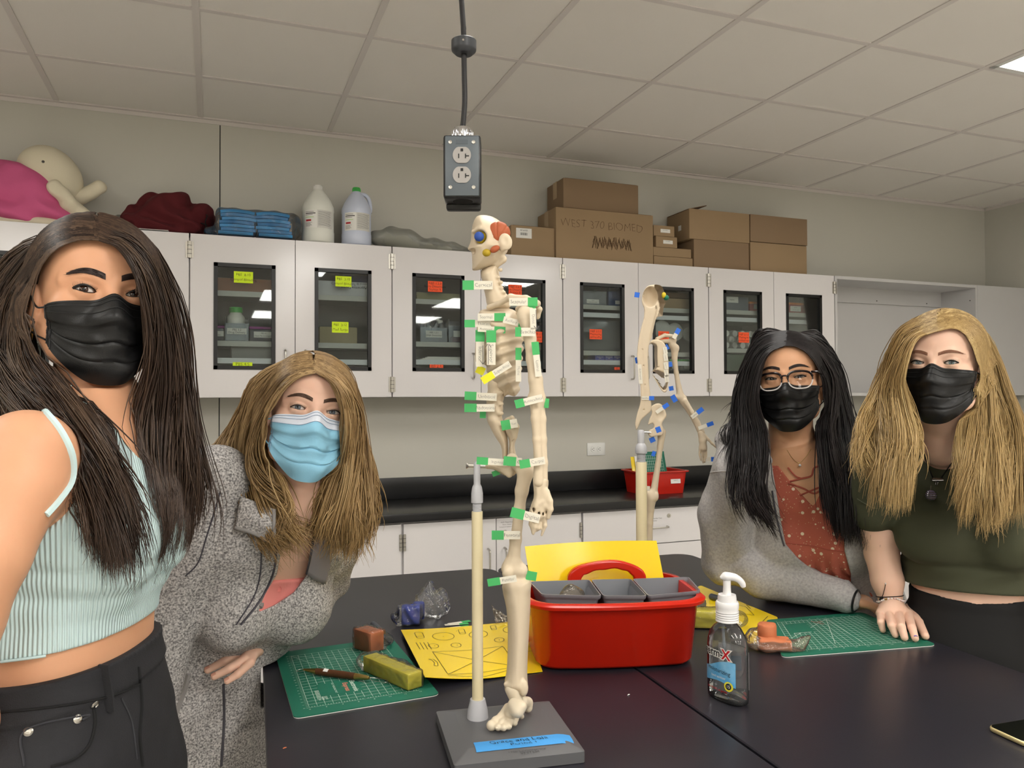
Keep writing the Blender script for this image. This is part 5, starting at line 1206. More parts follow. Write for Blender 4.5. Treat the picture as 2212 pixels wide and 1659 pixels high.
# ---------------------------------------------------------------- nearer model, outer side towards the camera
F = Flat(1.275)
bp = [onZ(x, y, TAB_Z + .016) for x, y in ((942, 1537), (1186, 1515), (1264, 1624), (981, 1656))]
bc = sum(bp) / 4; ya = math.atan2((bp[1] - bp[0] + bp[2] - bp[3])[1], (bp[1] - bp[0] + bp[2] - bp[3])[0])
bw = (np.linalg.norm(bp[1] - bp[0]) + np.linalg.norm(bp[2] - bp[3])) / 2; bd = (np.linalg.norm(bp[3] - bp[0]) + np.linalg.norm(bp[2] - bp[1])) / 2
sk = thing('skeleton_model', 'nearer half skeleton model with green tape flags, on a grey stand base', 'skeleton model', (bc[0], bc[1], TAB_Z + .0006))
def stand(F, sk, bc, ya, pole_px, pole_y, rows, tape=None):
    rt = np.array(ROOT[sk.name]); R = rotz(ya)
    mb = MB(); rings(mb, [ring(bw, bd, .004, 0), ring(bw, bd, .004, .016), ring(bw * .74, bd * .70, .003, .025)], 0); V = np.concatenate(mb.v); mb.v = [V @ R.T]
    mb.text('THE LEARNING', .0085, 1, R, R @ np.array([.012, -bd * .425, .0205])); mb.text('SYSTEM', .0085, 1, R, R @ np.array([.016, -bd * .455, .0195]))
    mb.build('stand_base', [M_base, mat('base_emboss', (78, 78, 80), .5)], sk, angle=25)
    pb = onZ(pole_px, pole_y, TAB_Z + .027); zc = proj(pb)[2]; k = zc / FPX
    z = lambda y: at(pole_px, y, zc)[2] - rt[2]; xy = pb - rt; c = (xy[0], xy[1], 0)
    ytop, ycol, ythr, ypole = rows; s = k / 1.0
    mb = MB(); mb.lathe([(0, .024), (23 * k, .025), (22 * k, .036), (17 * k, .052), (16 * k, .055), (0, .055)], c, 0, 30); mb.build('pole_socket', M_post, sk)
    mb = MB(); mb.lathe([(0, .05), (12 * k, .05), (12 * k, z(ypole)), (11.6 * k, z(ypole) + .001), (0, z(ypole) + .001)], c, 0, 24); mb.build('pole', M_pole, sk)
    pr = [(0, z(ypole) - .004), (10 * k, z(ypole) - .004)]; n = 7; a, b = z(ypole), z(ythr)
    for i in range(n): q = a + (b - a) * (i + .2) / n; pr += [(9 * k, q), (10.3 * k, q + (b - a) * .35 / n), (9 * k, q + (b - a) * .7 / n)]
    pr += [(12.5 * k, z(ythr)), (12.8 * k, z(ythr) + .001), (12.8 * k, z(ythr - 20 * 1.275 / F.Z)), (10.8 * k, z(ycol) - .002), (10 * k, z(ycol)), (7.3 * k, z(ycol) + .004), (7.3 * k, z(ytop) - .004), (5 * k, z(ytop)), (0, z(ytop) + .0005)]
    mb = MB(); mb.lathe(pr, c, 0, 24); mb.build('post', M_post, sk)
    return zc
stand(F, sk, bc, ya, 1032, 1548, (998, 1052, 1087, 1107))
rt = np.array(ROOT[sk.name])
# blue tape with handwriting, on the front slope of the base
R = rotz(ya); mb = MB(); tz = lambda y: .0254 + .0 if y > -bd * .35 else .0254 + (y + bd * .35) * (.009 / (bd * .15))
xs = np.linspace(-.062, .088, 16); G = np.array([[R @ np.array([x, y + .06 * (x - 0) * 0, tz(y) - max(0, x - bw * .37) * .26]) for y in np.linspace(-bd * .40, -bd * .27, 5)] for x in xs]); mb.grid(G + [0, 0, .0005], 0)
for s_, yy, xx, sz in (('Grace and Lola', -bd * .312, .006, .0145), ('Period 1', -bd * .366, .012, .0125)): mb.text(s_, sz, 1, R @ rotx(-.04 if yy > -bd * .35 else -.1), R @ np.array([xx, yy, .0263 if yy > -bd * .35 else .0259]), jitter=.06, thin=-.00015, shear=-.1)
mb.build('blue_tape', [mat('painters_tape', (64, 148, 214), .6, bump=(300, .15)), M_ink], sk, angle=60)
# screw
mb = MB(); a, b = F.P(1008, 1006, 0), F.P(1062, 1009, 0); mb.cyl(a, b, 3.2 * F.k, 0, 12); d = unit(b - a); mb.tube([a - d * .001, a, a + d * .003], [4 * F.k, 7 * F.k, 3.2 * F.k], 0, 14); mb.build('screw', M_steel, sk, world=True)
def part(nm, f, lo, hi, h=.0017, m=None): return blob(nm, f, lo, hi, h, m or M_bone, sk, world=True)
SKULL = [(1040, 464), (1062, 467), (1082, 479), (1096, 497), (1101, 520), (1096, 545), (1085, 556), (1075, 568), (1050, 580), (1022, 585), (1020, 572), (1019, 556), (1018, 545), (1010, 538), (1016, 522), (1018, 503), (1021, 484), (1028, 469)]
def skull(p):
    d = F.puff(p, SKULL, .040, .026)
    d = smin(d, F.ch(p, [(1052, 527, .036), (1070, 532, .040), (1088, 528, .036)], [5, 4.5, 5]), .006)
    d = smin(d, F.ch(p, [(1022, 500, .024), (1038, 495, .034), (1056, 506, .036), (1055, 524, .036)], [4, 5, 5, 4]), .006)
    d = smax(d, -F.el(p, (1036, 512, .034), (15, 14, 22)), .004)
    d = smax(d, -F.el(p, (1022, 543, .018), (8, 6, 12)), .003)
    d = smax(d, -F.el(p, (1066, 549, .046), (13, 11, 9)), .006)
    d = smax(d, -F.ch(p, [(1016, 564, .02), (1035, 563, .036), (1048, 560, .046)], [1.2, 1.3, .6]), .002)
    d = smin(d, F.ch(p, [(1072, 572, .012), (1086, 560, .014)], [7, 9]), .008)
    ear = smax(F.el(p, (1092, 522, .042), (14, 18, 6), .25), -F.el(p, (1091, 519, .049), (8, 10, 6), .25), .002)
    return smin(d, smin(ear, F.el(p, (1086, 538, .038), (7, 6, 6)), .003), .003)
lo, hi = F.box([(1000, 455, -.01), (1112, 600, .06)]); part('skull', skull, lo, hi, .0014)
M_cor = mat('clay_muscle_red', (172, 88, 52), .6, bump=(200, .1)); M_cye = mat('clay_dull_yellow', (178, 150, 34), .6); M_cby = mat('clay_bright_yellow', (216, 190, 44), .6); M_ceb = mat('clay_eye_blue', (44, 78, 158), .5)
def temporal(p):
    u, v, n = F.uvn(p); a = np.arctan2(u - 1073, 521 - v); g = np.abs(np.sin(a * 5.2)); rr = np.hypot(u - 1073, v - 521)
    d = F.el(p, (1077, 504, .030), (25, 25, 17))
    return d + .0016 * np.exp(-(g * 5) ** 2) * np.clip((rr - 4) / 10, 0, 1)
lo, hi = F.box([(1045, 470, .0), (1110, 540, .055)]); part('clay_temple_muscle', temporal, lo, hi, .0012, M_cor)
part('clay_cheek_muscle', lambda p: F.el(p, (1069, 538, .045), (11, 7, 7), .5), *F.box([(1050, 525, .02), (1090, 555, .06)]), .0012, M_cor)
part('clay_cheek_ball', lambda p: F.el(p, (1051, 546, .044), (9, 8, 8)), *F.box([(1035, 530, .02), (1070, 562, .06)]), .0012, M_cye)
part('clay_eye_socket', lambda p: F.el(p, (1040, 511, .025), (13, 15, 8)), *F.box([(1015, 490, .0), (1060, 535, .05)]), .0012, M_cby)
part('clay_eyeball', lambda p: F.el(p, (1035, 511, .038), (10.5, 10.5, 9)), *F.box([(1015, 490, .01), (1060, 535, .06)]), .0012, M_ceb)
NECK = [(1040, 582), (1076, 566), (1078, 585), (1084, 615), (1096, 636), (1108, 644), (1098, 668), (1062, 672), (1052, 660), (1048, 640), (1042, 612)]
def neck(p):
    u, v, n = F.uvn(p); d = F.puff(p, NECK, .022, .014)
    for (x, y) in ((1078, 578), (1073, 594), (1079, 605), (1080, 617), (1085, 627), (1090, 640)): d = smin(d, F.el(p, (x + 3, y + 5, .018), (5, 4, 5)), .004)
    for (x, y) in ((1073, 594), (1081, 616)): d = smax(d, -F.el(p, (x, y, .026), (3.6, 3.4, 9)), .001)
    return d
part('cervical_spine', neck, *F.box([(1025, 560, -.01), (1120, 685, .05)]), .0015)
LUM = [(1058, 790), (1090, 790), (1090, 840), (1087, 880), (1086, 905), (1093, 930), (1098, 950), (1097, 985), (1086, 992), (1082, 965), (1068, 942), (1053, 912), (1049, 885), (1051, 850), (1055, 820)]
def lumbar(p):
    u, v, n = F.uvn(p); d = F.puff(p, LUM, .020, .013) + .0008 * np.sin(v / 27 * 2 * math.pi) * np.clip((930 - v) / 30, 0, 1)
    for y in (848, 872, 893, 916): d = smin(d, F.el(p, (1081 + (y > 900) * 3, y, .018), (7, 5, 6)), .004)
    for y in (882,): d = smax(d, -F.el(p, (1078, y, .026), (3, 3.4, 7)), .001)
    return d
part('lumbar_spine', lumbar, *F.box([(1035, 780, -.01), (1110, 1003, .05)]), .0016)
RIB = [(1037, 671), (1062, 665), (1092, 664), (1117, 674), (1127, 700), (1132, 738), (1128, 790), (1125, 832), (1118, 856), (1108, 860), (1098, 852), (1088, 857), (1077, 845), (1062, 825), (1043, 787), (1027, 782), (1026, 750), (1028, 720), (1032, 690)]
def ribs(p):
    u, v, n = F.uvn(p); d = F.puff(p, RIB, .062, .046, .002)
    ph = (v - 668) + .30 * (u - 1080) * np.clip((v - 640) / 120, 0, 1.6) - .0022 * (u - 1090) ** 2
    r = np.cos(ph / 24.0 * 2 * math.pi); fade = np.clip((u - 1034) / 14, 0, 1) * np.clip((v - 690) / 25, 0, 1)
    d = d - .0021 * (r - .2) * fade + .0008 * fade
    d = smax(d, -F.el(p, (1108, 672, .066), (20, 12, 26)), .006)
    return d
part('rib_cage', ribs, *F.box([(1012, 650, -.01), (1145, 872, .085)]), .0017)
def shoulder(p):
    d = F.ch(p, [(1057, 664, .024), (1078, 656, .036), (1103, 642, .05)], [6.5, 5.5, 6.5], .003)
    d = smin(d, F.ch(p, [(1103, 642, .05), (1136, 645, .058), (1160, 656, .058)], [6, 7, 8], .003), .005)
    d = smin(d, F.ch(p, [(1150, 654, .05), (1166, 668, .045), (1161, 684, .04)], [6, 5, 6], .003), .005)
    d = smin(d, smax(F.el(p, (1135, 690, .018), (24, 48, 5), -.2), plane(p, F.P(1135, 668, 0), CU), .003), .008)
    return smin(d, F.ch(p, [(1120, 668, .05), (1136, 664, .055)], [7, 7]), .006)
part('shoulder_girdle', shoulder, *F.box([(1040, 625, -.01), (1182, 745, .085)]), .0015)
def arm(p):
    d = smin(F.el(p, (1133, 676, .068), (14, 15, 14)), F.ch(p, [(1138, 690, .074), (1145, 730, .078), (1150, 775, .080), (1157, 820, .082), (1160, 852, .082)], [17, 12, 12.5, 14, 15], .004), .012)
    d = smin(d, F.el(p, (1148, 684, .078), (10, 18, 10)), .006)
    d = smin(d, F.ch(p, [(1149, 862, .082), (1170, 864, .080)], [9, 9]), .008)
    d = smax(d, -F.ch(p, [(1128, 690, .094), (1138, 730, .094)], [3, 2]), .004)
    fo = smin(F.ch(p, [(1158, 868, .084), (1157, 905, .086), (1160, 950, .086), (1163, 1000, .086), (1163, 1040, .086)], [13, 9, 8.5, 9, 11], .004), F.ch(p, [(1163, 868, .078), (1171, 905, .080), (1173, 950, .080), (1175, 1000, .080), (1177, 1037, .080)], [12, 8, 7.5, 7.5, 6], .004), .003)
    d = smin(d, fo, .006)
    return smax(d, -F.el(p, (1156, 882, .096), (7, 6, 6)), .003)
part('arm', arm, *F.box([(1112, 655, .03), (1195, 1060, .115)]), .0016)
def hand(p):
    d = F.puff(p, [(1153, 1030), (1183, 1033), (1184, 1060), (1188, 1078), (1191, 1098), (1188, 1112), (1182, 1106), (1180, 1120), (1160, 1132), (1148, 1128), (1142, 1110), (1147, 1090), (1153, 1070)], .016, .009, .004, n0=.074)
    for (a, b, c) in (((1149, 1112), (1147, 1132), (1151, 1150)), ((1157, 1115), (1155, 1138), (1152, 1153)), ((1166, 1115), (1164, 1140), (1160, 1146)), ((1177, 1112), (1177, 1135), (1170, 1156))): d = smin(d, F.ch(p, [a + (.080,), b + (.082,), c + (.080,)], [5, 4.6, 2.6], .002), .003)
    d = smin(d, F.ch(p, [(1180, 1062, .084), (1188, 1082, .088), (1189, 1100, .088), (1184, 1118, .086)], [7, 6, 6, 4], .002), .004)
    for (x, y) in ((1166, 1088), (1172, 1084), (1178, 1092), (1160, 1094)): d = smin(d, F.el(p, (x, y, .088), (4, 4, 3)), .003)
    for (x, y, r) in ((1153, 1101, 3.4), (1164, 1109, 3), (1173, 1110, 2.6)): d = smax(d, -F.el(p, (x, y, .086), (r * .8, r * 1.3, 14)), .001)
    return smax(d, -F.ch(p, [(1164, 1050, .095), (1163, 1078, .095)], [7, 6]), .004)
part('hand', hand, *F.box([(1128, 1018, .05), (1205, 1172, .11)]), .0013)
def pelvis(p):
    d = F.puff(p, [(1104, 900), (1114, 908), (1121, 926), (1117, 946), (1112, 962), (1116, 985), (1122, 1004), (1119, 1018), (1107, 1029), (1092, 1028), (1075, 1020), (1062, 1013), (1050, 1012), (1049, 1004), (1060, 1000), (1080, 1001), (1094, 995), (1099, 970), (1099, 950), (1090, 930), (1087, 910), (1094, 902)], .030, .016, .004, n0=.006)
    d = smin(d, F.ch(p, [(1092, 912, .03), (1106, 903, .036), (1117, 922, .036), (1113, 946, .03)], [4, 5, 5, 4], .002), .006)
    d = smax(d, -F.el(p, (1102, 924, .046), (9, 16, 9)), .008)
    d = smin(d, F.el(p, (1106, 992, .034), (13, 13, 10)), .006)
    return smin(d, F.ch(p, [(1054, 1008, .016), (1080, 1010, .022), (1100, 1024, .026)], [5, 5, 8], .003), .006)
part('pelvis', pelvis, *F.box([(1035, 890, -.01), (1135, 1042, .06)]), .0016)
def leg(p):
    d = smin(F.el(p, (1112, 1000, .036), (11, 11, 11)), F.ch(p, [(1118, 1006, .036), (1136, 1014, .040)], [9, 11]), .008)
    d = smin(d, F.el(p, (1143, 1013, .040), (9, 11, 9)), .006)
    d = smin(d, F.ch(p, [(1135, 1022, .040), (1127, 1060, .038), (1122, 1100, .036), (1114, 1165, .033), (1110, 1205, .030)], [17, 13, 11, 11.5, 14], .006), .010)
    d = smin(d, F.ch(p, [(1100, 1228, .030), (1124, 1232, .026)], [17, 16]), .014)
    d = smin(d, F.el(p, (1096, 1238, .042), (11, 14, 8)), .004)
    d = smin(d, F.ch(p, [(1104, 1262, .028), (1128, 1266, .024)], [18, 18]), .010)
    sh = F.puff(p, [(1087, 1256), (1143, 1250), (1146, 1280), (1144, 1340), (1140, 1417), (1139, 1455), (1139, 1496), (1118, 1503), (1093, 1496), (1090, 1472), (1095, 1442), (1097, 1366), (1094, 1316)], .030, .018, .012, n0=.012)
    d = smin(d, sh, .006)
    d = smax(d, -F.ch(p, [(1127, 1290, .050), (1125, 1380, .050), (1121, 1450, .048)], [2.2, 2, 1.6]), .004)
    d = smax(d, -F.ch(p, [(1112, 1284, .052), (1124, 1278, .054), (1134, 1280, .05)], [2.6, 3.5, 2.6]), .005)
    d = smin(d, F.el(p, (1131, 1486, .036), (10, 18, 9)), .004); d = smin(d, F.ch(p, [(1094, 1478, .030), (1118, 1482, .036)], [6, 6]), .005)
    return smax(d, -F.ch(p, [(1090, 1247, .052), (1104, 1252, .05), (1124, 1248, .048)], [1.6, 2, 2]), .003)
part('leg', leg, *F.box([(1070, 985, -.02), (1165, 1515, .08)]), .0018)
def foot(p):
    zt = TAB_Z + .030
    A = lambda x, y, h=0.0: onZ(x, y, zt + h)
    d = smin(cap(p, A(1112, 1524, .034), A(1104, 1538, .022), .0115, .010), cap(p, A(1126, 1526, .036), A(1118, 1536, .03), .009, .010), .008)
    for i, (x0, y0, x1, y1, r) in enumerate(((1098, 1538, 1062, 1567, .0068), (1105, 1538, 1076, 1571, .0044), (1111, 1538, 1088, 1572, .0042), (1117, 1538, 1099, 1569, .0042), (1123, 1538, 1111, 1561, .0044))):
        d = smin(d, chain(p, [A(x0, y0 - 8, .024), A(x0 * .6 + x1 * .4, y0 * .6 + y1 * .4 - 3, .013), A(x1, y1, .0045)], [r * 1.2, r * .9, r * .95], .002), .003); d = smin(d, ell(p, A(x1, y1, .005), (r * 1.2,) * 3), .002)
        d = smin(d, ell(p, A(x0 * .25 + x1 * .75, y0 * .25 + y1 * .75 - 2, .008), (r * 1.1,) * 3), .002)
    d = smin(d, cap(p, A(1120, 1540, .014), A(1127, 1548, .005), .007, .004), .004)
    d = smin(d, chain(p, [A(1128, 1516, .022), A(1139, 1518, .013), A(1140, 1528, .006)], [.010, .0088, .008], .003), .005)
    for (x, y) in ((1072, 1577), (1104, 1574)): d = np.minimum(d, cap(p, A(x, y - 4, .006), A(x, y - 4, -.0036), .0016, .0016))
    return smin(d, F.ch(p, [(1108, 1488, .028), (1116, 1512, .030)], [17, 14], .004), .006)
_q = np.array([onZ(x, y, TAB_Z + h) for x in (1045, 1155) for y in (1500, 1590) for h in (.02, .1)]); lo = _q.min(0) - .01; hi = _q.max(0) + .01; lo[2] = TAB_Z + .01; hi[2] = TAB_Z + .11
part('foot', foot, lo, hi, .0014, M_bonew)
def fl(*a, **k): return tape_flag(F, sk, *a, **k)
fl((1044, 616), 0, 40, 18, .026, 'Cervical', gl=24)
fl((1120, 652), 0, 38, 16, .070, 'Scapular', 'R', 20); fl((1150, 663), 0, 14, 8, .069, None, 'R', 14, only=True)
fl((1050, 685), 0, 34, 15, .056, 'Sternal', 'R', 23)
fl((1047, 699), 0, 40, 14, .050, 'Thoracic', 'L', 22); fl((1050, 711), 3, 34, 12, .058, 'Anterior', 'R', 23)
def arr(s): return lambda q, k: (q.box((2 * k, s * 6 * k, .0003), (40 * k, 1.2 * k, .0002), 2), q.box((s * 17 * k, (s * 6 + 3) * k, .0003), (8 * k, 1.2 * k, .0002), 2, 0, rotz(-.6 * s)), q.box((s * 17 * k, (s * 6 - 3) * k, .0003), (8 * k, 1.2 * k, .0002), 2, 0, rotz(.6 * s)))
fl((1037, 765), 90, 52, 17, .050, 'Inferior', 'L', 24, extra=arr(1)); fl((1061, 764), 90, 46, 18, .064, 'Superior', 'L', 25, extra=arr(-1))
fl((1104, 694), 14, 32, 13, .072, 'Axillary', 'R', 12); fl((1141, 717), 0, 28, 17, .094, 'Brachial', 'L', 12); fl((1152, 689), 88, 42, 13, .094, 'Distal', 'L', 0, extra=arr(1))
fl((1161, 790), 84, 44, 13, .096, 'Lateral', 'L', 26); fl((1120, 801), 90, 44, 11, .072, 'Medial', 'L', 25)
fl((1084, 797), -32, 40, 14, .074, 'Superficial', 'L', 27, col=M_ytape, ts=9); fl((1038, 800), 25, 18, 15, .03, None, 'L', 18, col=M_ytape, only=True)
fl((1051, 857), 3, 43, 16, .026, 'Umbilical', 'L', 25); fl((1049, 881), 0, 38, 16, .026, 'Abdominal', 'L', 26); fl((1043, 896), 2, 13, 13, .012, None, 'L', 13, only=True)
fl((1152, 864), -14, 38, 15, .104, 'Antecubital', 'L', 18, ts=8.5); fl((1181, 871), 5, 10, 17, .085, None, 'L', 9, only=True)
fl((1110, 915), -10, 15, 18, .050, 'Iliac', 'L', 19, ts=7); fl((1075, 998), 4, 40, 14, .042, 'Inguinal', 'L', 24); fl((1121, 998), 5, 12, 17, .052, 'C', 'L', 26); fl((1161, 997), -10, 30, 15, .104, 'Carpal', 'L', 21); fl((1071, 1022), -20, 16, 10, .01, None, 'L', 16, only=True)
fl((1149, 1117), 14, 32, 18, .100, 'Digital', 'L', 27); fl((1106, 1156), 0, 34, 17, .054, 'Femoral', 'L', 25); fl((1098, 1252), -9, 34, 14, .062, 'Patellar', 'L', 26); fl((1148, 1244), 10, 22, 17, .03, None, 'L', 22, only=True)
mb = MB(); pA = [onZ(1126, 1524, TAB_Z + .05), onZ(1133, 1520, TAB_Z + .048), onZ(1134, 1545, TAB_Z + .034), onZ(1124, 1548, TAB_Z + .034)]; mb.add(np.array(pA) - rt, [(0, 1, 2, 3)]); mb.build('tape_label', film('green_film', (150, 225, 170), .25, .2, (120, 190, 140)), sk)

# ---------------------------------------------------------------- farther model, cut side towards the camera
F2 = Flat(2.12, -1)
pb2 = onZ(1387, 1282, TAB_Z + .027); b2 = pb2 + rotz(ya + math.pi) @ np.array([.03, .04, 0]) * -1
sk1 = sk
sk = thing('skeleton_model', 'farther half skeleton model with blue tape flags, showing its hollow inner side', 'skeleton model', (pb2[0] + .05, pb2[1] + .02, TAB_Z + .0006))
stand(F2, sk, None, ya + .05, 1387, 1280, (929, 961, 980, 999))
mb = MB(); a, b = F2.P(1378, 933, -.004), F2.P(1406, 934, -.004); mb.cyl(a, b, 2 * F2.k, 0, 10); mb.tube([a, a + .002 * unit(b - a)], [4 * F2.k, 2 * F2.k], 0, 12); mb.build('screw', M_steel, sk, world=True)
F = F2
BODY = [(1418, 614), (1408, 615), (1397, 619), (1388, 633), (1386, 652), (1391, 668), (1390, 688), (1383, 714), (1377, 748), (1376, 777), (1380, 806), (1383, 840), (1383, 868), (1377, 890), (1372, 912), (1374, 930), (1380, 921), (1386, 907), (1398, 896), (1407, 886), (1407, 866), (1403, 833), (1401, 800), (1400, 770), (1403, 742), (1409, 728), (1414, 703), (1420, 686), (1431, 684), (1433, 677), (1434, 669), (1436, 661), (1439, 655), (1435, 646), (1437, 636), (1433, 622), (1427, 616)]
def torso(p):
    u, v, n = F.uvn(p); d = F.puff(p, BODY, .045, .022, .0)
    d = smax(d, -F.el(p, (1406, 641, -.004), (17, 22, 26)), .003)
    d = smax(d, -F.ch(p, [(1421, 652, 0), (1424, 664, 0), (1418, 684, 0), (1411, 712, 0), (1406, 735, 0)], [5, 4.5, 3.4, 3.4, 3.2], .002), .002)
    d = smax(d, -F.ch(p, [(1394, 690, 0), (1386, 740, 0), (1390, 800, 0), (1394, 850, 0), (1391, 884, 0)], [.9, .9, .9, .9, .9]), .001)
    for (x, y) in ((1427, 633), (1388, 755), (1390, 790), (1393, 831), (1391, 885)): d = smax(d, -F.el(p, (x, y, 0), (1.6, 1.6, 4)), .0006)
    return d
part('skull_and_spine', torso, *F.box([(1362, 604, -.01), (1450, 940, .07)]), .0022)
RB2 = [(1404, 738), (1420, 733), (1436, 742), (1443, 770), (1445, 800), (1443, 836), (1438, 848), (1430, 845), (1418, 826), (1406, 803), (1400, 770)]
def ribs2(p):
    o = F.puff(p, RB2, .095, .05, .0, n0=.0)
    i = F.puff(p, [(1402, 746), (1418, 745), (1420, 770), (1419, 795), (1404, 799)], .10, .03, .02)
    i2 = F.puff(p, [(1407, 803), (1422, 800), (1441, 812), (1440, 838), (1431, 842), (1419, 824)], .08, .03, .02)
    d = smax(smax(o, -i, .003), -i2, .003)
    for (x, y) in ((1419, 793),): d = smax(d, -F.el(p, (x + 3, y, 0), (1.7, 1.7, 4)), .0006)
    return d
part('rib_cage', ribs2, *F.box([(1388, 722, -.012), (1455, 858, .12)]), .0024)
def arm2(p):
    d = F.ch(p, [(1419, 732, .02), (1436, 724, .04), (1458, 727, .07)], [4, 4, 4.5], .003)
    d = smin(d, F.ch(p, [(1428, 737, .05), (1446, 737, .07), (1456, 735, .075)], [4, 5, 6], .003), .006)
    d = smin(d, F.ch(p, [(1452, 745, .075), (1458, 752, .08), (1457, 775, .08), (1461, 806, .08), (1466, 836, .08), (1470, 856, .08)], [8, 9, 6, 5, 6, 9], .004), .006)
    d = smin(d, F.ch(p, [(1462, 858, .08), (1478, 860, .08)], [6, 6]), .006)
    d = smin(d, F.ch(p, [(1473, 862, .08), (1489, 886, .075), (1502, 908, .07), (1513, 934, .065)], [9, 7, 7, 6], .003), .006)
    d = smin(d, F.ch(p, [(1480, 866, .07), (1495, 890, .065), (1508, 912, .062), (1519, 934, .06)], [6, 4.5, 4, 4], .003), .003)
    return d
part('arm', arm2, *F.box([(1408, 712, -.02), (1532, 950, .11)]), .0022)
def hand2(p):
    d = F.ch(p, [(1514, 936, .062), (1518, 952, .062), (1519, 968, .062)], [7, 8, 8], .004)
    for a, b, c in (((1512, 964), (1511, 982), (1514, 994)), ((1516, 966), (1517, 984), (1519, 1000)), ((1521, 966), (1522, 984), (1523, 998)), ((1525, 962), (1526, 978), (1526, 990))): d = smin(d, F.ch(p, [a + (.062,), b + (.062,), c + (.06,)], [2.6, 2.2, 1.7]), .002)
    return smin(d, F.ch(p, [(1519, 936, .06), (1531, 950, .058), (1538, 958, .058), (1550, 969, .058)], [3, 2.8, 2.8, 1.6], .002), .003)
part('hand', hand2, *F.box([(1500, 925, .03), (1560, 1010, .09)]), .0018)
def pelvis2(p):
    d = F.puff(p, [(1406, 880), (1414, 873), (1426, 872), (1435, 882), (1440, 898), (1435, 906), (1430, 916), (1434, 930), (1430, 940), (1418, 942), (1406, 944), (1400, 938), (1402, 930), (1412, 924), (1410, 914), (1400, 918), (1403, 905), (1408, 892)], .03, .014, .01, n0=.01)
    return smax(d, -F.el(p, (1426, 895, -.006), (8, 13, 9)), .006)
part('pelvis', pelvis2, *F.box([(1390, 862, -.02), (1450, 955, .07)]), .0022)
def leg2(p):
    d = smin(F.el(p, (1422, 932, .03), (9, 9, 9)), F.ch(p, [(1430, 934, .04), (1426, 965, .035), (1421, 1005, .03), (1412, 1064, .025)], [9, 6.5, 6, 8], .004), .008)
    d = smin(d, F.ch(p, [(1402, 1068, .02), (1414, 1070, .025)], [9, 8]), .01); d = smin(d, F.el(p, (1418, 1072, .014), (5, 9, 5)), .003)
    d = smin(d, F.ch(p, [(1406, 1078, .022), (1405, 1100, .022), (1403, 1130, .022), (1402, 1200, .022), (1402, 1245, .022)], [12, 8, 7.5, 7, 8], .004), .008)
    return smax(d, -F.ch(p, [(1398, 1079, .0), (1412, 1077, .0)], [1.2, 1.2]), .002)
part('leg', leg2, *F.box([(1385, 915, -.03), (1445, 1262, .08)]), .0022)
zt2 = TAB_Z + .03
def foot2(p):
    A = lambda x, y, h=0.0: onZ(x, y, zt2 + h)
    d = chain(p, [A(1402, 1268, .03), A(1410, 1274, .022), A(1428, 1282, .010), A(1440, 1286, .005)], [.014, .014, .012, .009], .006)
    return smin(d, cap(p, A(1402, 1266, .02), A(1394, 1268, .008), .012, .010), .008)
_q = np.array([onZ(x, y, TAB_Z + h) for x in (1390, 1445) for y in (1262, 1290) for h in (.02, .1)]); lo = _q.min(0) - .02; hi = _q.max(0) + .02; lo[2] = TAB_Z + .01; hi[2] = TAB_Z + .12
part('foot', foot2, lo, hi, .0022, M_bonew)
part('clay_eyeball', lambda p: F.el(p, (1439, 643, .012), (6, 6, 6)), *F.box([(1425, 630, -.01), (1452, 656, .03)]), .0014, mat('clay_eye_green', (20, 110, 84), .5))
part('clay_eye_socket', lambda p: F.el(p, (1434, 638, .012), (5, 7, 6)), *F.box([(1422, 625, -.01), (1448, 652, .03)]), .0014, M_cby)
def fb(c, ang, ln, ht, n, text=None, end='L', gl=12, **k): return tape_flag(F2, sk, c, ang, ln, ht, n, text, end, gl, col=M_btape, ts=6, **k)
fb((1376, 637), 8, 10, 10, .02, gl=11, only=True); fb((1458, 726), -60, 12, 9, .05, None, 'R', 13); fb((1377, 778), 78, 14, 9, .02, gl=13, only=True); fb((1383, 808), 86, 42, 8, -.001, 'abdominal', 'L', 0)
fb((1394, 860), 0, 16, 8, -.003, 'lumbar', 'R', 11); fb((1440, 750), 60, 9, 8, .06, gl=12, only=True); fb((1448, 787), 80, 9, 7, .06, gl=11, only=True); fb((1450, 839), 80, 9, 9, .06, gl=10, only=True); fb((1456, 861), 60, 9, 10, .05, gl=16, only=True)
fb((1425, 886), -35, 18, 8, .0, None, 'R', 14); fb((1500, 897), -38, 16, 9, .05, 'cubital', 'R', 16); fb((1518, 922), -20, 20, 8, .05, None, 'R', 15); fb((1422, 928), -20, 11, 11, .0, gl=11, only=True); fb((1409, 950), -25, 9, 10, .01, gl=12, only=True); fb((1412, 980), 20, 9, 10, .0, gl=8, only=True)
fb((1531, 992), 0, 10, 9, .05, None, 'R', 12); fb((1400, 1055), 5, 8, 10, .0, None, 'L', 7)
for i, (y, s_) in enumerate(((757, 'sternal'), (772, 'costal'), (790, 'lateral'), (806, 'mammary'), (818, 'ventral'))): tape_flag(F2, sk, (1437 + i * .8, y), 80, 15, 9, -.002, s_, 'L', 0, ts=4.5)
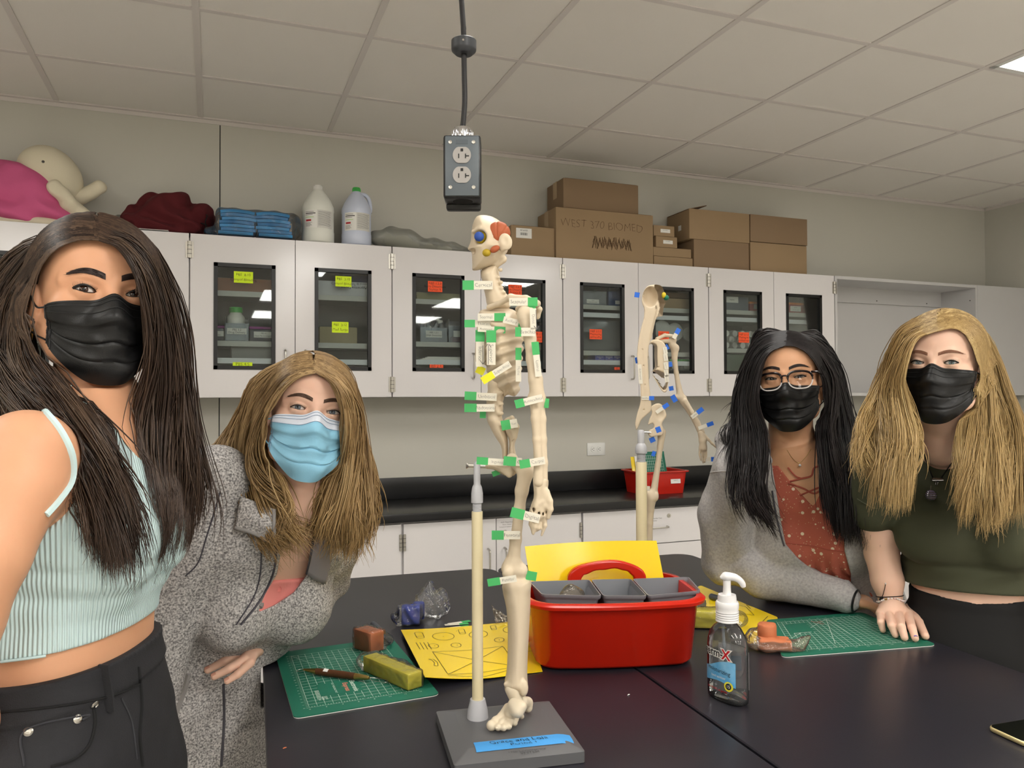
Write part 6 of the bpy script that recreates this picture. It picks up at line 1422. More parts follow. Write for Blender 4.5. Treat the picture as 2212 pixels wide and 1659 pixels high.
# ================================================================== people
def skin(name, c, c2): return mat(name, c, .48, spec=.4, vary=(16, .25, c2), bump=(350, .04), sss=.12)
def eyes_of(white, iris): return [mat('eye_white', (226, 218, 212), .12), mat('iris_' + iris[0], iris[1], .1), mat('pupil', (8, 7, 7), .08)]
def pax(px, py, z): return at(px, py, z)
class Head:
    def __init__(s, px, py, zc, yaw=0, pitch=0, roll=0, k=1.0, eye=(.0055, .0038), slant=.06, eb=.0315):
        c = CAMP - at(px, py, zc); c[2] = 0; c = unit(c); up = np.array([0, 0, 1.0]); r = np.cross(up, c)
        y, p_, o = map(math.radians, (yaw, pitch, roll))
        by = unit(math.cos(y) * c + math.sin(y) * r); bz = math.cos(p_) * up + math.sin(p_) * by; by = math.cos(p_) * by - math.sin(p_) * up
        bx = np.cross(bz, by); bz, bx = math.cos(o) * bz + math.sin(o) * bx, math.cos(o) * bx - math.sin(o) * bz
        s.B = np.stack([bx, by, bz], 1); s.k = k; s.zc = zc; s.eye = eye; s.sl = slant; s.eb = eb
        s.c = at(px, py, zc) - s.B @ np.array([0, .078, 0]) * k
    def W(s, q): return s.c + (np.asarray(q, float) * s.k) @ s.B.T
    def L(s, p): return ((p - s.c) @ s.B) / s.k
    def sdf(s, p): return s.loc(s.L(p)) * s.k
    def loc(s, q):
        m = q.copy(); m[:, 0] = np.abs(m[:, 0]); x, y, z = q[:, 0], q[:, 1], q[:, 2]
        d = ell(q, (0, -.014, .030), (.074, .094, .085))
        d = smin(d, ell(q, (0, .020, -.035), (.060, .064, .082)), .03)
        d = smin(d, ell(q, (0, .034, .045), (.058, .052, .048)), .03)
        d = smin(d, chain(m, [(.058, -.005, -.045), (.048, .022, -.078), (.014, .064, -.102)], [.018, .017, .016], .005), .02)
        d = smin(d, ell(q, (0, .066, -.100), (.020, .017, .015)), .014)
        d = smin(d, ell(m, (.043, .050, -.022), (.024, .022, .019)), .018)
        d = smin(d, chain(m, [(.010, .080, .016), (.032, .078, .021), (.052, .058, .014)], [.007, .007, .006], .004), .012)
        d = smax(d, -ell(m, (s.eb + .001, .096, -.001), (.019, .018, .0125)), .010)
        d = smin(d, chain(q, [(0, .083, .006), (0, .093, -.020), (0, .103, -.038)], [.0075, .0085, .0105], .003), .010)
        d = smin(d, ell(m, (.0125, .092, -.042), (.0085, .010, .008)), .006)
        d = smax(d, -ell(m, (.0065, .098, -.050), (.0038, .006, .004)), .002)
        d = smin(d, ell(q, (0, .085, -.066), (.022, .009, .0055)), .006); d = smin(d, ell(q, (0, .083, -.077), (.019, .0095, .006)), .005)
        d = smax(d, -ell(q, (0, .096, -.0712), (.022, .008, .0011)), .002)
        # lids round the eyeball, then the opening
        ex, ey, ez = m[:, 0] - s.eb, y - .0705, z
        d = smin(d, ell(m, (s.eb, .0705, 0), (.0150, .0146, .0142)), .0055)
        a = .0142; t = ex / a; zz = ez - s.sl * ex
        op = np.maximum(np.maximum(zz - s.eye[0] * (1 - t * t) * (1 + .25 * t), -zz - s.eye[1] * (1 - t * t)) * .8, .0035 - ey)
        d = smax(d, -op, .0009)
        ear = smax(ell(m, (.078, -.012, -.012), (.008, .020, .032), rotz(.3)), -ell(m, (.087, -.008, -.010), (.007, .012, .020)), .004)
        d = smin(d, ear, .004); return smin(d, ell(m, (.077, -.004, -.040), (.006, .008, .009)), .004)
    def neck(s, p, base, r0=.051, r1=.056): return smin(cap(p, s.W((0, -.016, -.045)), base, r0 * s.k, r1), cap(p, s.W((0, .005, -.06)), base, .034, .04), .02)
    def surf(s, x, z, off=.001, y0=.14):
        x = np.asarray(x, float); z = np.asarray(z, float); P = np.stack([x.ravel(), np.full(x.size, y0), z.ravel()], 1)
        for _ in range(40): P[:, 1] -= np.clip(s.loc(P) - off, -.01, .02) * .8
        return P.reshape(x.shape + (3,))
    def eyes(s, root, iris, brow, lashc, gaze=(0, 0), look=.0, browz=.021, browt=1.0, lash=.0009, tilt=.10, wing=0):
        for sx in (-1, 1):
            c = np.array([sx * s.eb, .0705, 0]); n = 26
            g = unit(np.array([gaze[0] - look * sx * .0, 1.0, gaze[1]])); Rg = frame_z(g); V = []; F_ = []; mi = []
            th = np.r_[np.linspace(0, .17, 3), np.linspace(.2, .46, 4), np.linspace(.50, math.pi, 14)]; m = len(th)
            for t in th:
                for a in np.arange(n) * 2 * math.pi / n: V.append(np.array([math.sin(t) * math.cos(a), math.sin(t) * math.sin(a), math.cos(t) + (.03 if t < .5 else 0)]))
            for i in range(m - 1):
                for j in range(n): F_.append((i * n + j, (i + 1) * n + j, (i + 1) * n + (j + 1) % n, i * n + (j + 1) % n)); mi.append(2 if th[i + 1] < .19 else (1 if th[i + 1] < .48 else 0))
            V = np.array(V) @ Rg.T * .0124 + c
            mb = MB(); mb.add(s.W(V), F_); mb.m = mi; mb.build('eye', eyes_of(0, iris), root, world=True, angle=180)
            X = np.linspace(-1, 1, 19); a = .0142
            def lid(up, r, ext=0.0, dz=0.0):
                x = X * a * (1 + ext); t = np.clip(x / a, -1, 1); z = s.sl * x + (s.eye[0] * (1 - t * t) * (1 + .25 * t) if up else -s.eye[1] * (1 - t * t)) + dz
                y = np.sqrt(np.maximum(r * r - np.minimum(x * x + z * z, r * r * .9), 1e-6)); return np.stack([sx * (s.eb + x), .0705 + y, z], 1)
            P = lid(True, .0152); P[:, 2] += wing * np.clip(X - .5, 0, 1) ** 2
            w = (.35 + .65 * np.clip((X + 1) / 1.2, 0, 1)) * lash * 1.3
            mb = MB(); mb.tube(s.W(P), w, 0, 6); mb.tube(s.W(lid(False, .0150)), lash * .4, 0, 5)
            rs = np.random.RandomState(int(7 + sx))
            for q in range(26):
                f = -.8 + 1.75 * q / 25; i = min(17, int((f + 1) / 2 * 18)); p0 = P[i] + (P[i + 1] - P[i]) * ((f + 1) / 2 * 18 - i); L_ = .0035 + .0035 * max(0, f)
                p1 = p0 + np.array([sx * f * .0025, L_ * .75, L_ * .35 + .0005 * rs.rand()]); p2 = p0 + np.array([sx * f * .004, L_ * .95, L_ * .95]); mb.tube(s.W([p0, p1, p2]), [.00028, .0002, .00006], 0, 3, cap=False)
            mb.build('eyelashes', lashc, root, world=True)
            u = np.linspace(0, 1, 17); bx = .010 + .043 * u; bz = browz + .0105 * np.sin(u * 2.0) * (1 - .25 * u) - tilt * .05 * u ** 2; hw = (.0040 * (1 - u) ** .4 * (.75 + .25 * np.sin(u * 3)) + .0006) * browt
            ro = [s.surf(sx * bx, bz + k_ * hw, .0007 + .0004 * (1 - k_ * k_)) for k_ in (-1, -.5, 0, .5, 1)]
            mb = MB(); mb.grid(np.stack([s.W(r) for r in ro], 1), 0)
            for q in range(90):
                f = rs.rand(); i = f * 16; j = min(15, int(i)); k_ = rs.randint(0, 4); p0 = ro[k_][j] + (ro[k_][j + 1] - ro[k_][j]) * (i - j); e = np.array([sx * (.0035 + .003 * f), -.0012 * f + .0006, .0032 * (1 - f * 1.5)]); mb.tube(s.W([p0, p0 + e * .5 + [0, .0004, 0], p0 + e]), [.0003, .00025, .0001], 0, 3, cap=False)
            mb.build('eyebrow', brow, root, world=True)
    def mask(s, root, mats, top=-.013, side=(-.026, -.074), bot=-.128, thw=70, pleat=.0028, nose=.010, asym=0.0, name='face_mask'):
        nt, nv = 61, 44; th = np.radians(np.linspace(-thw, thw, nt) + asym); f = np.linspace(-1, 1, nt); v = np.linspace(0, 1, nv)
        zt = top + nose * np.exp(-(f / .13) ** 2) + (side[0] - top) * np.abs(f) ** 1.7; zb = bot + (side[1] - bot) * np.abs(f) ** 2.2
        Z = zt[:, None] + (zb - zt)[:, None] * v[None]
        D = np.stack([np.sin(th), np.cos(th)], 1); r = np.full((nt, nv), .16)
        for _ in range(30):
            P = np.stack([r * D[:, :1], r * D[:, 1:], Z], -1); r -= np.clip(s.loc(P.reshape(-1, 3)).reshape(nt, nv) - .0035, -.01, .02) * .8; r = np.clip(r, .03, .16)
        for j in range(1, nv): r[:, j] = np.maximum(r[:, j], r[:, j - 1] - .0022)
        for _ in range(14):
            b = r.copy(); b[1:-1] = (r[:-2] + r[1:-1] + r[2:]) / 3; c = b.copy(); c[:, 1:-1] = (b[:, :-2] + b[:, 1:-1] + b[:, 2:]) / 3; r = np.maximum(r, c) * .5 + c * .5 if _ > 10 else np.maximum(r, c)
        env = (1 - np.abs(f) ** 4)[:, None]
        saw = sum(np.clip((v[None] - c_) / .13, 0, 1) * (v[None] < c_ + .13) - .6 * np.exp(-((v[None] - c_ - .135) / .012) ** 2) for c_ in (.20, .40, .60))
        r = r + pleat * saw * (.5 + .5 * env) + .0012 * np.sin(9 * f[:, None] + 14 * v[None]) * env + .002 * np.sin(3.3 * f[:, None] - 7 * v[None]) * env * v[None]
        G = s.W(np.stack([r * D[:, :1], r * D[:, 1:], Z], -1).reshape(-1, 3)).reshape(nt, nv, 3)
        mb = MB(); mb.grid(G, 0, -.0012)
        for j in range(2 * (nt - 1) * (nv - 1)):
            if j % (nv - 1) < 7: mb.m[j] = 1
        m = mb.build(name, mats[:2], root, world=True, angle=60)
        dd = -1 if (G[1, 1] - G[0, 0]) @ s.B[:, 0] < 0 else 1
        mb = MB(); rr = r + .0009
        for vv in (1, 3, 7):
            P = s.W(np.stack([rr[2:-2, vv] * D[2:-2, 0], rr[2:-2, vv] * D[2:-2, 1], Z[2:-2, vv]], 1)); mb.tube(P, .0005, 0, 4)
        for i in (1, nt - 2, 3, nt - 4):
            P = s.W(np.stack([rr[i] * D[i, 0], rr[i] * D[i, 1], Z[i]], 1)); mb.tube(P, .0005, 0, 4)
        mb.build('seam', mats[-1], m, world=True)
        for sx, i in ((-1, 0), (1, nt - 1)):
            a, b = np.array([r[i, 1] * D[i, 0], r[i, 1] * D[i, 1], Z[i, 1]]), np.array([r[i, -2] * D[i, 0], r[i, -2] * D[i, 1], Z[i, -2]])
            P = spline([a, (sx * .078, .018, -.018), (sx * .086, -.006, .012), (sx * .085, -.03, 0), (sx * .083, -.022, -.035), (sx * .078, .01, -.055), b], 40)
            mb = MB(); mb.tube(s.W(P), .0013, 0, 6); mb.build('ear_loop', mats[0], m, world=True)
        return m
def push(P, f, off):
    sh = P.shape; P = P.reshape(-1, 3); e = .002
    for _ in range(2):
        d = f(P); k = np.nonzero(d < off)[0]
        if not len(k): break
        Q = P[k]; g = np.stack([f(Q + e * np.eye(3)[i]) - f(Q - e * np.eye(3)[i]) for i in range(3)], 1); g /= np.maximum(1e-9, np.linalg.norm(g, axis=1))[:, None]
        P[k] = Q + g * np.minimum(off - d[k], .05)[:, None]
    return P.reshape(sh)
def hair_mat(name, dark, mid, light, tipmix=0.0, tip=(0, 0, 0)):
    m = mat(name, mid, .38, spec=.45); nt = m.node_tree; b = nt.nodes['Principled BSDF']
    at_ = nt.nodes.new('ShaderNodeAttribute'); at_.attribute_name = 'strand'; sp = nt.nodes.new('ShaderNodeSeparateColor'); nt.links.new(at_.outputs['Color'], sp.inputs[0])
    r = nt.nodes.new('ShaderNodeValToRGB'); r.color_ramp.elements[0].color = lin(dark) + (1,); r.color_ramp.elements[1].color = lin(light) + (1,); e = r.color_ramp.elements.new(.5); e.color = lin(mid) + (1,)
    nt.links.new(sp.outputs[0], r.inputs[0])
    mx = nt.nodes.new('ShaderNodeMix'); mx.data_type = 'RGBA'; nt.links.new(r.outputs[0], mx.inputs[6]); mx.inputs[7].default_value = lin(tip) + (1,)
    ml = nt.nodes.new('ShaderNodeMath'); ml.operation = 'MULTIPLY'; ml.inputs[1].default_value = tipmix; nt.links.new(sp.outputs[1], ml.inputs[0]); nt.links.new(ml.outputs[0], mx.inputs[0])
    nt.links.new(mx.outputs[2], b.inputs['Base Color']); return m
def hair(root, H, sets, m, n=1700, r=.0009, seed=1, avoid=None, jit=.006, tipjit=.014, wave=.0, wfreq=9.0, stray=.02, under=None, capz=None):
    rs = np.random.RandomState(seed); V, Q, Cc = [], [], []; base = 0; T = 26
    f = (lambda p: np.minimum(H.sdf(p), avoid(p))) if avoid else H.sdf
    for G in sets:
        g = np.stack([spline([at(x, y, H.zc + .068 + dz) for x, y, dz in gg], T) for gg in G]); k = len(g)
        ga = np.stack([spline(g[:, t], 60) for t in range(T)], 1)                       # 60 x T x 3
        u = rs.rand(n) * 59; i = np.minimum(u.astype(int), 58); fr = (u - i)[:, None, None]; S = ga[i] * (1 - fr) + ga[i + 1] * fr
        nc = 70; ck = rs.rand(nc) * 59; ci = np.argmin(np.abs(u[:, None] - ck[None]) + rs.rand(n, nc) * 3, 1)
        s = np.linspace(0, 1, T)[None, :, None]
        amp = np.clip(.25 + u / 14, 0, 1)[:, None, None] * jit * (.35 + .65 * np.sin(np.minimum(s * 2.2, 1) * math.pi / 2)) + (tipjit - jit) * s ** 2 * np.clip(.4 + u / 16, 0, 1)[:, None, None]
        S = S + amp * (rs.randn(nc, 1, 3)[ci] * .8 + rs.randn(n, 1, 3) * .45)
        ph = rs.rand(nc) * 6.28; S = S + (amp * .9 + wave * s) * np.sin(s * wfreq + ph[ci][:, None, None] + rs.randn(n, 1, 1) * .4) * rs.randn(nc, 1, 3)[ci] * .6
        wd = rs.randn(n, 1, 3) * np.array([1, 1, .4]); st = (rs.rand(n) < stray)[:, None, None]; S = S + st * wd * .022 * s ** 1.5 + st * np.sin(s * 7 + rs.rand(n, 1, 1) * 6) * wd * .006 * s
        L_ = 1 - .22 * rs.rand(n) ** 2 - .10 * rs.rand(nc)[ci]; tt = np.linspace(0, 1, T)[None] * L_[:, None] * (T - 1); ti = np.minimum(tt.astype(int), T - 2); tf = (tt - ti)[..., None]; I = np.arange(n)[:, None]
        S = S[I, ti] * (1 - tf) + S[I, ti + 1] * tf
        sl = np.linspace(0, 1, T)[None, :, None]; S = S - CF * (.020 * np.clip(1 - u / 22, 0, 1)[:, None, None] * np.clip(np.sin(np.clip((sl - .08) / .5, 0, 1) * math.pi), 0, 1))
        t0 = S[:, 1] - S[:, 0]; S[:, 0] -= t0 / np.maximum(1e-6, np.linalg.norm(t0, axis=1))[:, None] * .004
        R0 = S[:, :7].reshape(-1, 3); d0 = H.sdf(R0); e = .002; g0 = np.stack([H.sdf(R0 + e * np.eye(3)[q]) - H.sdf(R0 - e * np.eye(3)[q]) for q in range(3)], 1); g0 /= np.maximum(1e-9, np.linalg.norm(g0, axis=1))[:, None]
        S[:, :7] -= (g0 * np.clip(d0 - .0095, -.03, .05)[:, None]).reshape(n, 7, 3) * np.array([1, .92, .8, .62, .42, .25, .1])[None, :, None]
        S = push(push(S, H.sdf, .0115), f, .004)
        d = np.gradient(S, axis=1); d /= np.maximum(1e-9, np.linalg.norm(d, axis=2))[..., None]
        x = np.cross(d, CF); x /= np.maximum(1e-6, np.linalg.norm(x, axis=2))[..., None]; y = np.cross(d, x)
        rad = (r * (.7 + .6 * rs.rand(n)))[:, None] * np.clip((1.02 - np.linspace(0, 1, T)) * 5, .15, 1)[None]
        for a in range(3):
            an = a * 2.0944 + .5; V.append((S + rad[..., None] * (math.cos(an) * x * 1.25 + math.sin(an) * y)))
        A = np.stack(V[-3:], 2); V = V[:-3]; V.append(A.reshape(-1, 3))                  # n,T,3 verts
        idx = base + np.arange(n * T * 3).reshape(n, T, 3); base += n * T * 3
        for a in range(3):
            b = (a + 1) % 3; Q.append(np.stack([idx[:, :-1, a], idx[:, 1:, a], idx[:, 1:, b], idx[:, :-1, b]], -1).reshape(-1, 4))
        sh = np.clip(.5 + .22 * rs.randn(nc)[ci] + .14 * rs.randn(n), 0, 1); C = np.zeros((n, T, 3, 4), np.float32); C[..., 0] = sh[:, None, None]; C[..., 1] = np.linspace(0, 1, T)[None, :, None]; C[..., 3] = 1; Cc.append(C.reshape(-1, 4))
    V = np.concatenate(V) - np.array(ROOT[root.name]); o = mesh_obj('hair', V, np.concatenate(Q), m, root, True, 180)
    ca = o.data.color_attributes.new('strand', 'FLOAT_COLOR', 'POINT'); ca.data.foreach_set('color', np.concatenate(Cc).ravel())
    return o
def under_hair(root, H, m, front=.055, side=.004):
    def f(p):
        q = H.L(p); d = smin(ell(q, (0, -.018, .032), (.0795, .098, .0895)), ell(q, (0, -.045, -.03), (.070, .057, .077)), .03)
        cut = smax(q[:, 1] - front + .9 * np.maximum(0, .075 - q[:, 2]) , -.055 - q[:, 2], .02)
        return smax(d, cut, .006) * H.k
    o = blob('hair', f, H.c - .15, H.c + .15, .003, m, root, world=True); c = o.data.color_attributes.new('strand', 'FLOAT_COLOR', 'POINT'); a = np.zeros((len(o.data.vertices), 4), np.float32); a[:, 0] = .3; a[:, 3] = 1; c.data.foreach_set('color', a.ravel()); return o
def axes3(lo, hi, fl, fh, hf, hc):
    out = []
    for i in range(3):
        a = [np.arange(lo[i], fl[i], hc)] if fl[i] > lo[i] else []
        s0 = a[0][-1] + hc if a and len(a[0]) else lo[i]
        a.append(np.arange(s0, fh[i], hf)); s1 = a[-1][-1] + hf; a.append(np.arange(s1, hi[i] + hc * 9, hc)); out.append(np.concatenate(a))
    return out
TABC = np.array([.128, 2.405, 0]) + rotz(TA) @ np.array([.706, -.915, 0]) + [0, 0, TAB_Z - .048]
UT = [0.0]
def untable(p, d): return smax(d, -(sbox(p, TABC + [0, 0, UT[0]], (.709, .918, .0495), .003, rotz(TA)) - .0015), .002)
def person(label, foot): return thing('person', label, 'person', (foot[0], foot[1], 0))
def body_mesh(root, f, H, lo, hi, m, hf=.0016, hc=.005, extra=None):
    fl, fh = H.c - .13 * H.k, H.c + .14 * H.k
    if extra is not None: fl = np.minimum(fl, extra[0]); fh = np.maximum(fh, extra[1])
    ax = axes3(lo, hi, fl, fh, hf, hc); V, Q = polygonise(lambda p: untable(p, f(p)), None, None, ax)
    return mesh_obj('body', V - np.array(ROOT[root.name]), Q, m, root, True, 180)
def cloth(root, nm, f, lo, hi, h, m, **k): return blob(nm, lambda p: untable(p, f(p)), lo, hi, h, m, root, world=True, **k)
def legs(p, hip, foot, k=1.0, sp=.085, fw=None):
    fw = np.array([0, -1.0, 0]) if fw is None else fw; sd = np.cross(fw, [0, 0, 1.0]); d = None
    for s in (-1, 1):
        h = np.asarray(hip) + sd * s * sp; ft = np.array([foot[0], foot[1], .07]) + sd * s * .10; kn = (h + ft) / 2 + fw * .02
        e = chain(p, [h, kn, ft], [.088 * k, .056 * k, .036 * k], .02); e = smin(e, cap(p, ft - [0, 0, .03] - fw * .03, ft - [0, 0, .04] + fw * .13, .035, .028), .02); d = e if d is None else np.minimum(d, e)
    return d
def finger(p, P, r): return chain(p, P, r, .0025)
def nail(root, tip, d, up, m, w=.0048, l=.0075):
    mb = MB(); R = frame_z(up, d); n = 9; G = np.array([[R @ np.array([-l * .9 + l * 1.5 * i / 6, w * math.sin(a) * (1 - .25 * (i / 6 - .5) ** 2), w * .75 * (math.cos(a) - 1) + .0006]) for a in np.linspace(-1.15, 1.15, n)] for i in range(7)]); mb.grid(G + tip, 0, .0006); return mb.build('fingernail', m, root, world=True)
M_mblack = mat('black_mask', (22, 22, 23), .42, spec=.4, bump=(900, .12)); M_mseam = mat('black_mask_seam', (40, 40, 42), .5)
UP = np.array([0, 0, 1.0]); RH = unit([CR[0], CR[1], 0]); TC = -unit([CF[0], CF[1], 0])
def hit(f, pts, z0=.35, off=0.0, n=90):
    pts = np.asarray(pts, float); d = np.array([ray(x, y) for x, y in pts]); L_ = np.linalg.norm(d, axis=1)[:, None]; P = CAMP + d * z0; d = d / L_
    for _ in range(n): P = P + d * np.clip((f(P) - off) * .8, -.02, .05)[:, None]
    return P
def seam(root, nm, f, pts, r, m, off=.0006, n=30, par=None):
    q = hit(f, spline(np.array([(x, y, 0) for x, y in pts], float), n)[:, :2], off=off); q = q[np.abs(f(q)) < .006]
    if len(q) < 3: return None
    mb = MB(); mb.tube(q, r, 0, 6); return mb.build(nm, m, par or root, world=True)
def rib_mat(name, c, f_, s_, N, rough=.8, dist=.0012):
    m = mat(name, c, rough); nt = m.node_tree; b = nt.nodes['Principled BSDF']; tc = nt.nodes.new('ShaderNodeTexCoord'); o = []
    for v in (f_, s_):
        vm = nt.nodes.new('ShaderNodeVectorMath'); vm.operation = 'DOT_PRODUCT'; vm.inputs[1].default_value = list(v); nt.links.new(tc.outputs['Object'], vm.inputs[0]); o.append(vm.outputs['Value'])
    def M(op, a, b_=None):
        q = nt.nodes.new('ShaderNodeMath'); q.operation = op; nt.links.new(a, q.inputs[0])
        if b_ is not None: (nt.links.new(b_, q.inputs[1]) if hasattr(b_, 'links') else setattr(q.inputs[1], 'default_value', b_))
        return q.outputs[0]
    h = M('SINE', M('MULTIPLY', M('ARCTAN2', o[0], o[1]), float(N))); bp = nt.nodes.new('ShaderNodeBump'); bp.inputs['Strength'].default_value = .8; bp.inputs['Distance'].default_value = dist
    nt.links.new(h, bp.inputs['Height']); nt.links.new(bp.outputs[0], b.inputs['Normal']); return m
def speck_mat(name, c, c2, c3, scale, r=.16):
    m = mat(name, c, .8, bump=(300, .15)); nt = m.node_tree; b = nt.nodes['Principled BSDF']; tc = nt.nodes.new('ShaderNodeTexCoord'); prev = None
    for sc_, rr, cc in ((scale, r, c2), (scale * 2.7, r * .8, c3)):
        v = nt.nodes.new('ShaderNodeTexVoronoi'); v.inputs['Scale'].default_value = sc_; nt.links.new(tc.outputs['Object'], v.inputs['Vector']); lt = nt.nodes.new('ShaderNodeMath'); lt.operation = 'LESS_THAN'; lt.inputs[1].default_value = rr; nt.links.new(v.outputs['Distance'], lt.inputs[0])
        mx = nt.nodes.new('ShaderNodeMix'); mx.data_type = 'RGBA'; nt.links.new(lt.outputs[0], mx.inputs[0]); mx.inputs[7].default_value = lin(cc) + (1,)
        if prev is None: mx.inputs[6].default_value = lin(c) + (1,)
        else: nt.links.new(prev, mx.inputs[6])
        prev = mx.outputs[2]
    nt.links.new(prev, b.inputs['Base Color']); return m
def bound(pts, pad): P = np.array(pts); return P.min(0) - pad, P.max(0) + pad
M_lash = mat('lash_dark', (20, 14, 12), .5)
# ------------------------------------------------------------------ person in the light blue top, front left
H = HA = Head(239, 632, 1.0, yaw=15, roll=1.0, pitch=-2, k=.93, eye=(.0058, .0036), slant=.10)
M_skA = skin('skin_tan', (218, 165, 130), (210, 154, 119))
fA = unit(RH - TC * .05); sA = unit(np.cross(fA, UP)); RA = np.stack([sA, fA, UP], 1)
cA = at(150, 1400, 1.03); cA[2] = 1.15
pr = thing('person', 'person at the far left with dark brown hair, black mask and light blue crop top', 'person', (cA[0], cA[1], 0))
zsA = np.array([-.30, -.22, -.12, -.03, .04, .09, .14, .18, .21, .24, .268, .295, .32])
rxA = np.array([.15, .172, .165, .132, .125, .13, .14, .148, .15, .142, .118, .08, .05]); ryA = np.array([.11, .115, .108, .09, .088, .092, .098, .095, .082, .07, .06, .052, .045]); oyA = np.array([0, 0, 0, 0, .006, .012, .018, .024, .028, .03, .032, .03, .03])
def torsoA(p, g=0.0): return loft(p, cA, RA, zsA, rxA, ryA, 0.0, oyA, 2.3) - g
bustA = [cA + RA @ np.array([sx * .062, .078, .115]) for sx in (-1, 1)]
def chestA(p, g=0.0):
    d = torsoA(p, g)
    for b in bustA: d = smin(d, ell(p, b, (.056 + g, .046 + g, .054 + g), RA), .035)
    return d
arA = [pax(58, 985, .88), pax(38, 1050, .86), pax(-30, 1200, .82), pax(-85, 1340, .81), pax(-100, 1420, .82)]; arrA = [.052, .047, .041, .039, .037]
foA = [arA[-1], pax(-70, 1560, .86), pax(-40, 1690, .90)]
alA = [pax(240, 985, 1.19), pax(222, 1130, 1.22), pax(205, 1290, 1.22), pax(190, 1500, 1.18)]
nbA = pax(208, 925, 1.06)
def bodyA(p):
    d = smin(chestA(p), H.neck(p, nbA, .047, .052), .025); d = smin(d, chain(p, arA, arrA, .01), .022); d = smin(d, chain(p, foA, [.036, .028, .022], .01), .01); d = smin(d, ell(p, foA[-1] - [0, 0, .05], (.02, .035, .045)), .02)
    for i in range(4): d = smin(d, cap(p, foA[-1] + [0, -.03 + .02 * i, -.08], foA[-1] + [0.01, -.035 + .022 * i, -.15], .009, .007), .004)
    d = smin(d, chain(p, alA, [.050, .044, .037, .028], .01), .02)
    d = np.minimum(d, smin(torsoA(p), legs(p, cA - [0, 0, .26], cA + fA * .02, 1.05, .085, fA), .04))
    return smin(d, H.sdf(p), .012)
lo, hi = bound([[cA[0] - .40, cA[1] - .34, 0], [cA[0] + .32, cA[1] + .36, 1.75]], .02)
body_mesh(pr, bodyA, H, lo, hi, M_skA, .0015, .005)
H.eyes(pr, ('brown', (58, 34, 22)), mat('brow_dark', (44, 30, 26), .6), M_lash, gaze=(-.24, .04), lash=.0013, wing=.001, browz=.0185, browt=1.15)
H.mask(pr, [M_mblack, M_mblack, M_mseam], top=-.014, side=(-.020, -.066), thw=66)
M_tank = rib_mat('ribbed_light_blue', (204, 228, 229), fA, sA, 170)
armclr = lambda p: np.minimum(chain(p, [arA[0] + UP * .012, arA[1] - UP * .0, arA[2]], [.064, .058, .05], .01), chain(p, alA[:3], [.06, .05, .045]))
def tankA(p):
    q = (p - cA) @ RA; fold = .0035 * np.exp(-((q[:, 2] - .072 + .12 * (q[:, 1] - .05)) / .010) ** 2) + .003 * np.exp(-((q[:, 2] - .105 + .1 * (q[:, 1] - .05)) / .008) ** 2)
    d = chestA(p, .005) + fold * (q[:, 1] > -.1)
    d = smax(d, -armclr(p), .004); d = smax(d, -(q[:, 2] - .002 - .10 * q[:, 1] - .004), .003)
    return smax(d, -ell(p, nbA + fA * .055 + UP * .04, (.088, .10, .105)), .003)
tk = cloth(pr, 'crop_top', tankA, cA - [.24, .24, .03], cA + [.26, .24, .34], .0026, M_tank, angle=180)
M_trimA = mat('top_binding', (196, 220, 222), .8, bump=(400, .1))
seam(pr, 'binding', lambda p: np.minimum(tankA(p), bodyA(p)), [(20, 862), (75, 872), (112, 905), (140, 945), (157, 990), (154, 1040), (128, 1080), (100, 1112)], .0042, M_trimA, par=tk)
seam(pr, 'raw_hem', tankA, [(2, 1430), (90, 1418), (180, 1402), (260, 1382), (294, 1371)], .0016, M_trimA, par=tk)
M_jean = mat('black_denim', (28, 28, 31), .85, vary=(26, .35, (38, 38, 42)), bump=(700, .35)); M_jeand = mat('denim_seam', (16, 16, 18), .9); M_stitch = mat('denim_stitch', (48, 48, 53), .8)
zj = lambda q: -.024 + .085 * q[:, 1]
def jeansA(p):
    q = (p - cA) @ RA; d = smin(loft(p, cA, RA, zsA, rxA + .007, ryA + .007, 0.0, oyA, 2.3), legs(p, cA - [0, 0, .26], cA + fA * .02, 1.22, .085, fA), .05)
    w = q[:, 2] - zj(q); band = .004 * np.clip((w + .042) / .004, 0, 1)
    d = d - band + .0025 * np.sin(60 * q[:, 1] + 45 * q[:, 2]) * np.clip((-w - .1) / .1, 0, 1); return smax(d, w, .003)
jn = cloth(pr, 'jeans', jeansA, np.array([cA[0] - .30, cA[1] - .30, .08]), cA + [.28, .28, .03], .004, M_jean)
S_ = lambda nm, pts, r=.0012, m=M_stitch: seam(pr, nm, jeansA, pts, r, m, par=jn)
S_('waistband_seam', [(2, 1538), (90, 1530), (180, 1517), (250, 1500), (300, 1478)], .0016, M_jeand); S_('pocket_edge', [(202, 1524), (205, 1565), (192, 1610), (160, 1640), (110, 1656)], .002, M_jeand); S_('coin_pocket', [(178, 1556), (186, 1545), (54, 1578), (52, 1655)], .0015); S_('fly_seam', [(300, 1440), (306, 1520), (302, 1590), (308, 1655)], .0022, M_jeand); S_('fly_seam', [(262, 1508), (285, 1560), (296, 1640)], .0011)
for x, y in ((168, 1553), (61, 1580), (205, 1522)):
    q = hit(jeansA, [(x, y), (x + 4, y), (x, y + 4)]); nn = unit(np.cross(q[1] - q[0], q[2] - q[0])); nn = nn if nn @ CF < 0 else -nn
    mb = MB(); mb.lathe([(0, 0), (.0052, 0), (.0052, .001), (.0036, .0022), (.003, .0012), (0, .0016)], q[0], 0, 18, frame_z(nn)); mb.build('rivet', M_steel, jn, world=True)
mb = MB(); Q_ = hit(jeansA, [(222, 1437), (226, 1465), (232, 1500), (236, 1538)], off=.003); R_ = unit(fA + TC * .2)
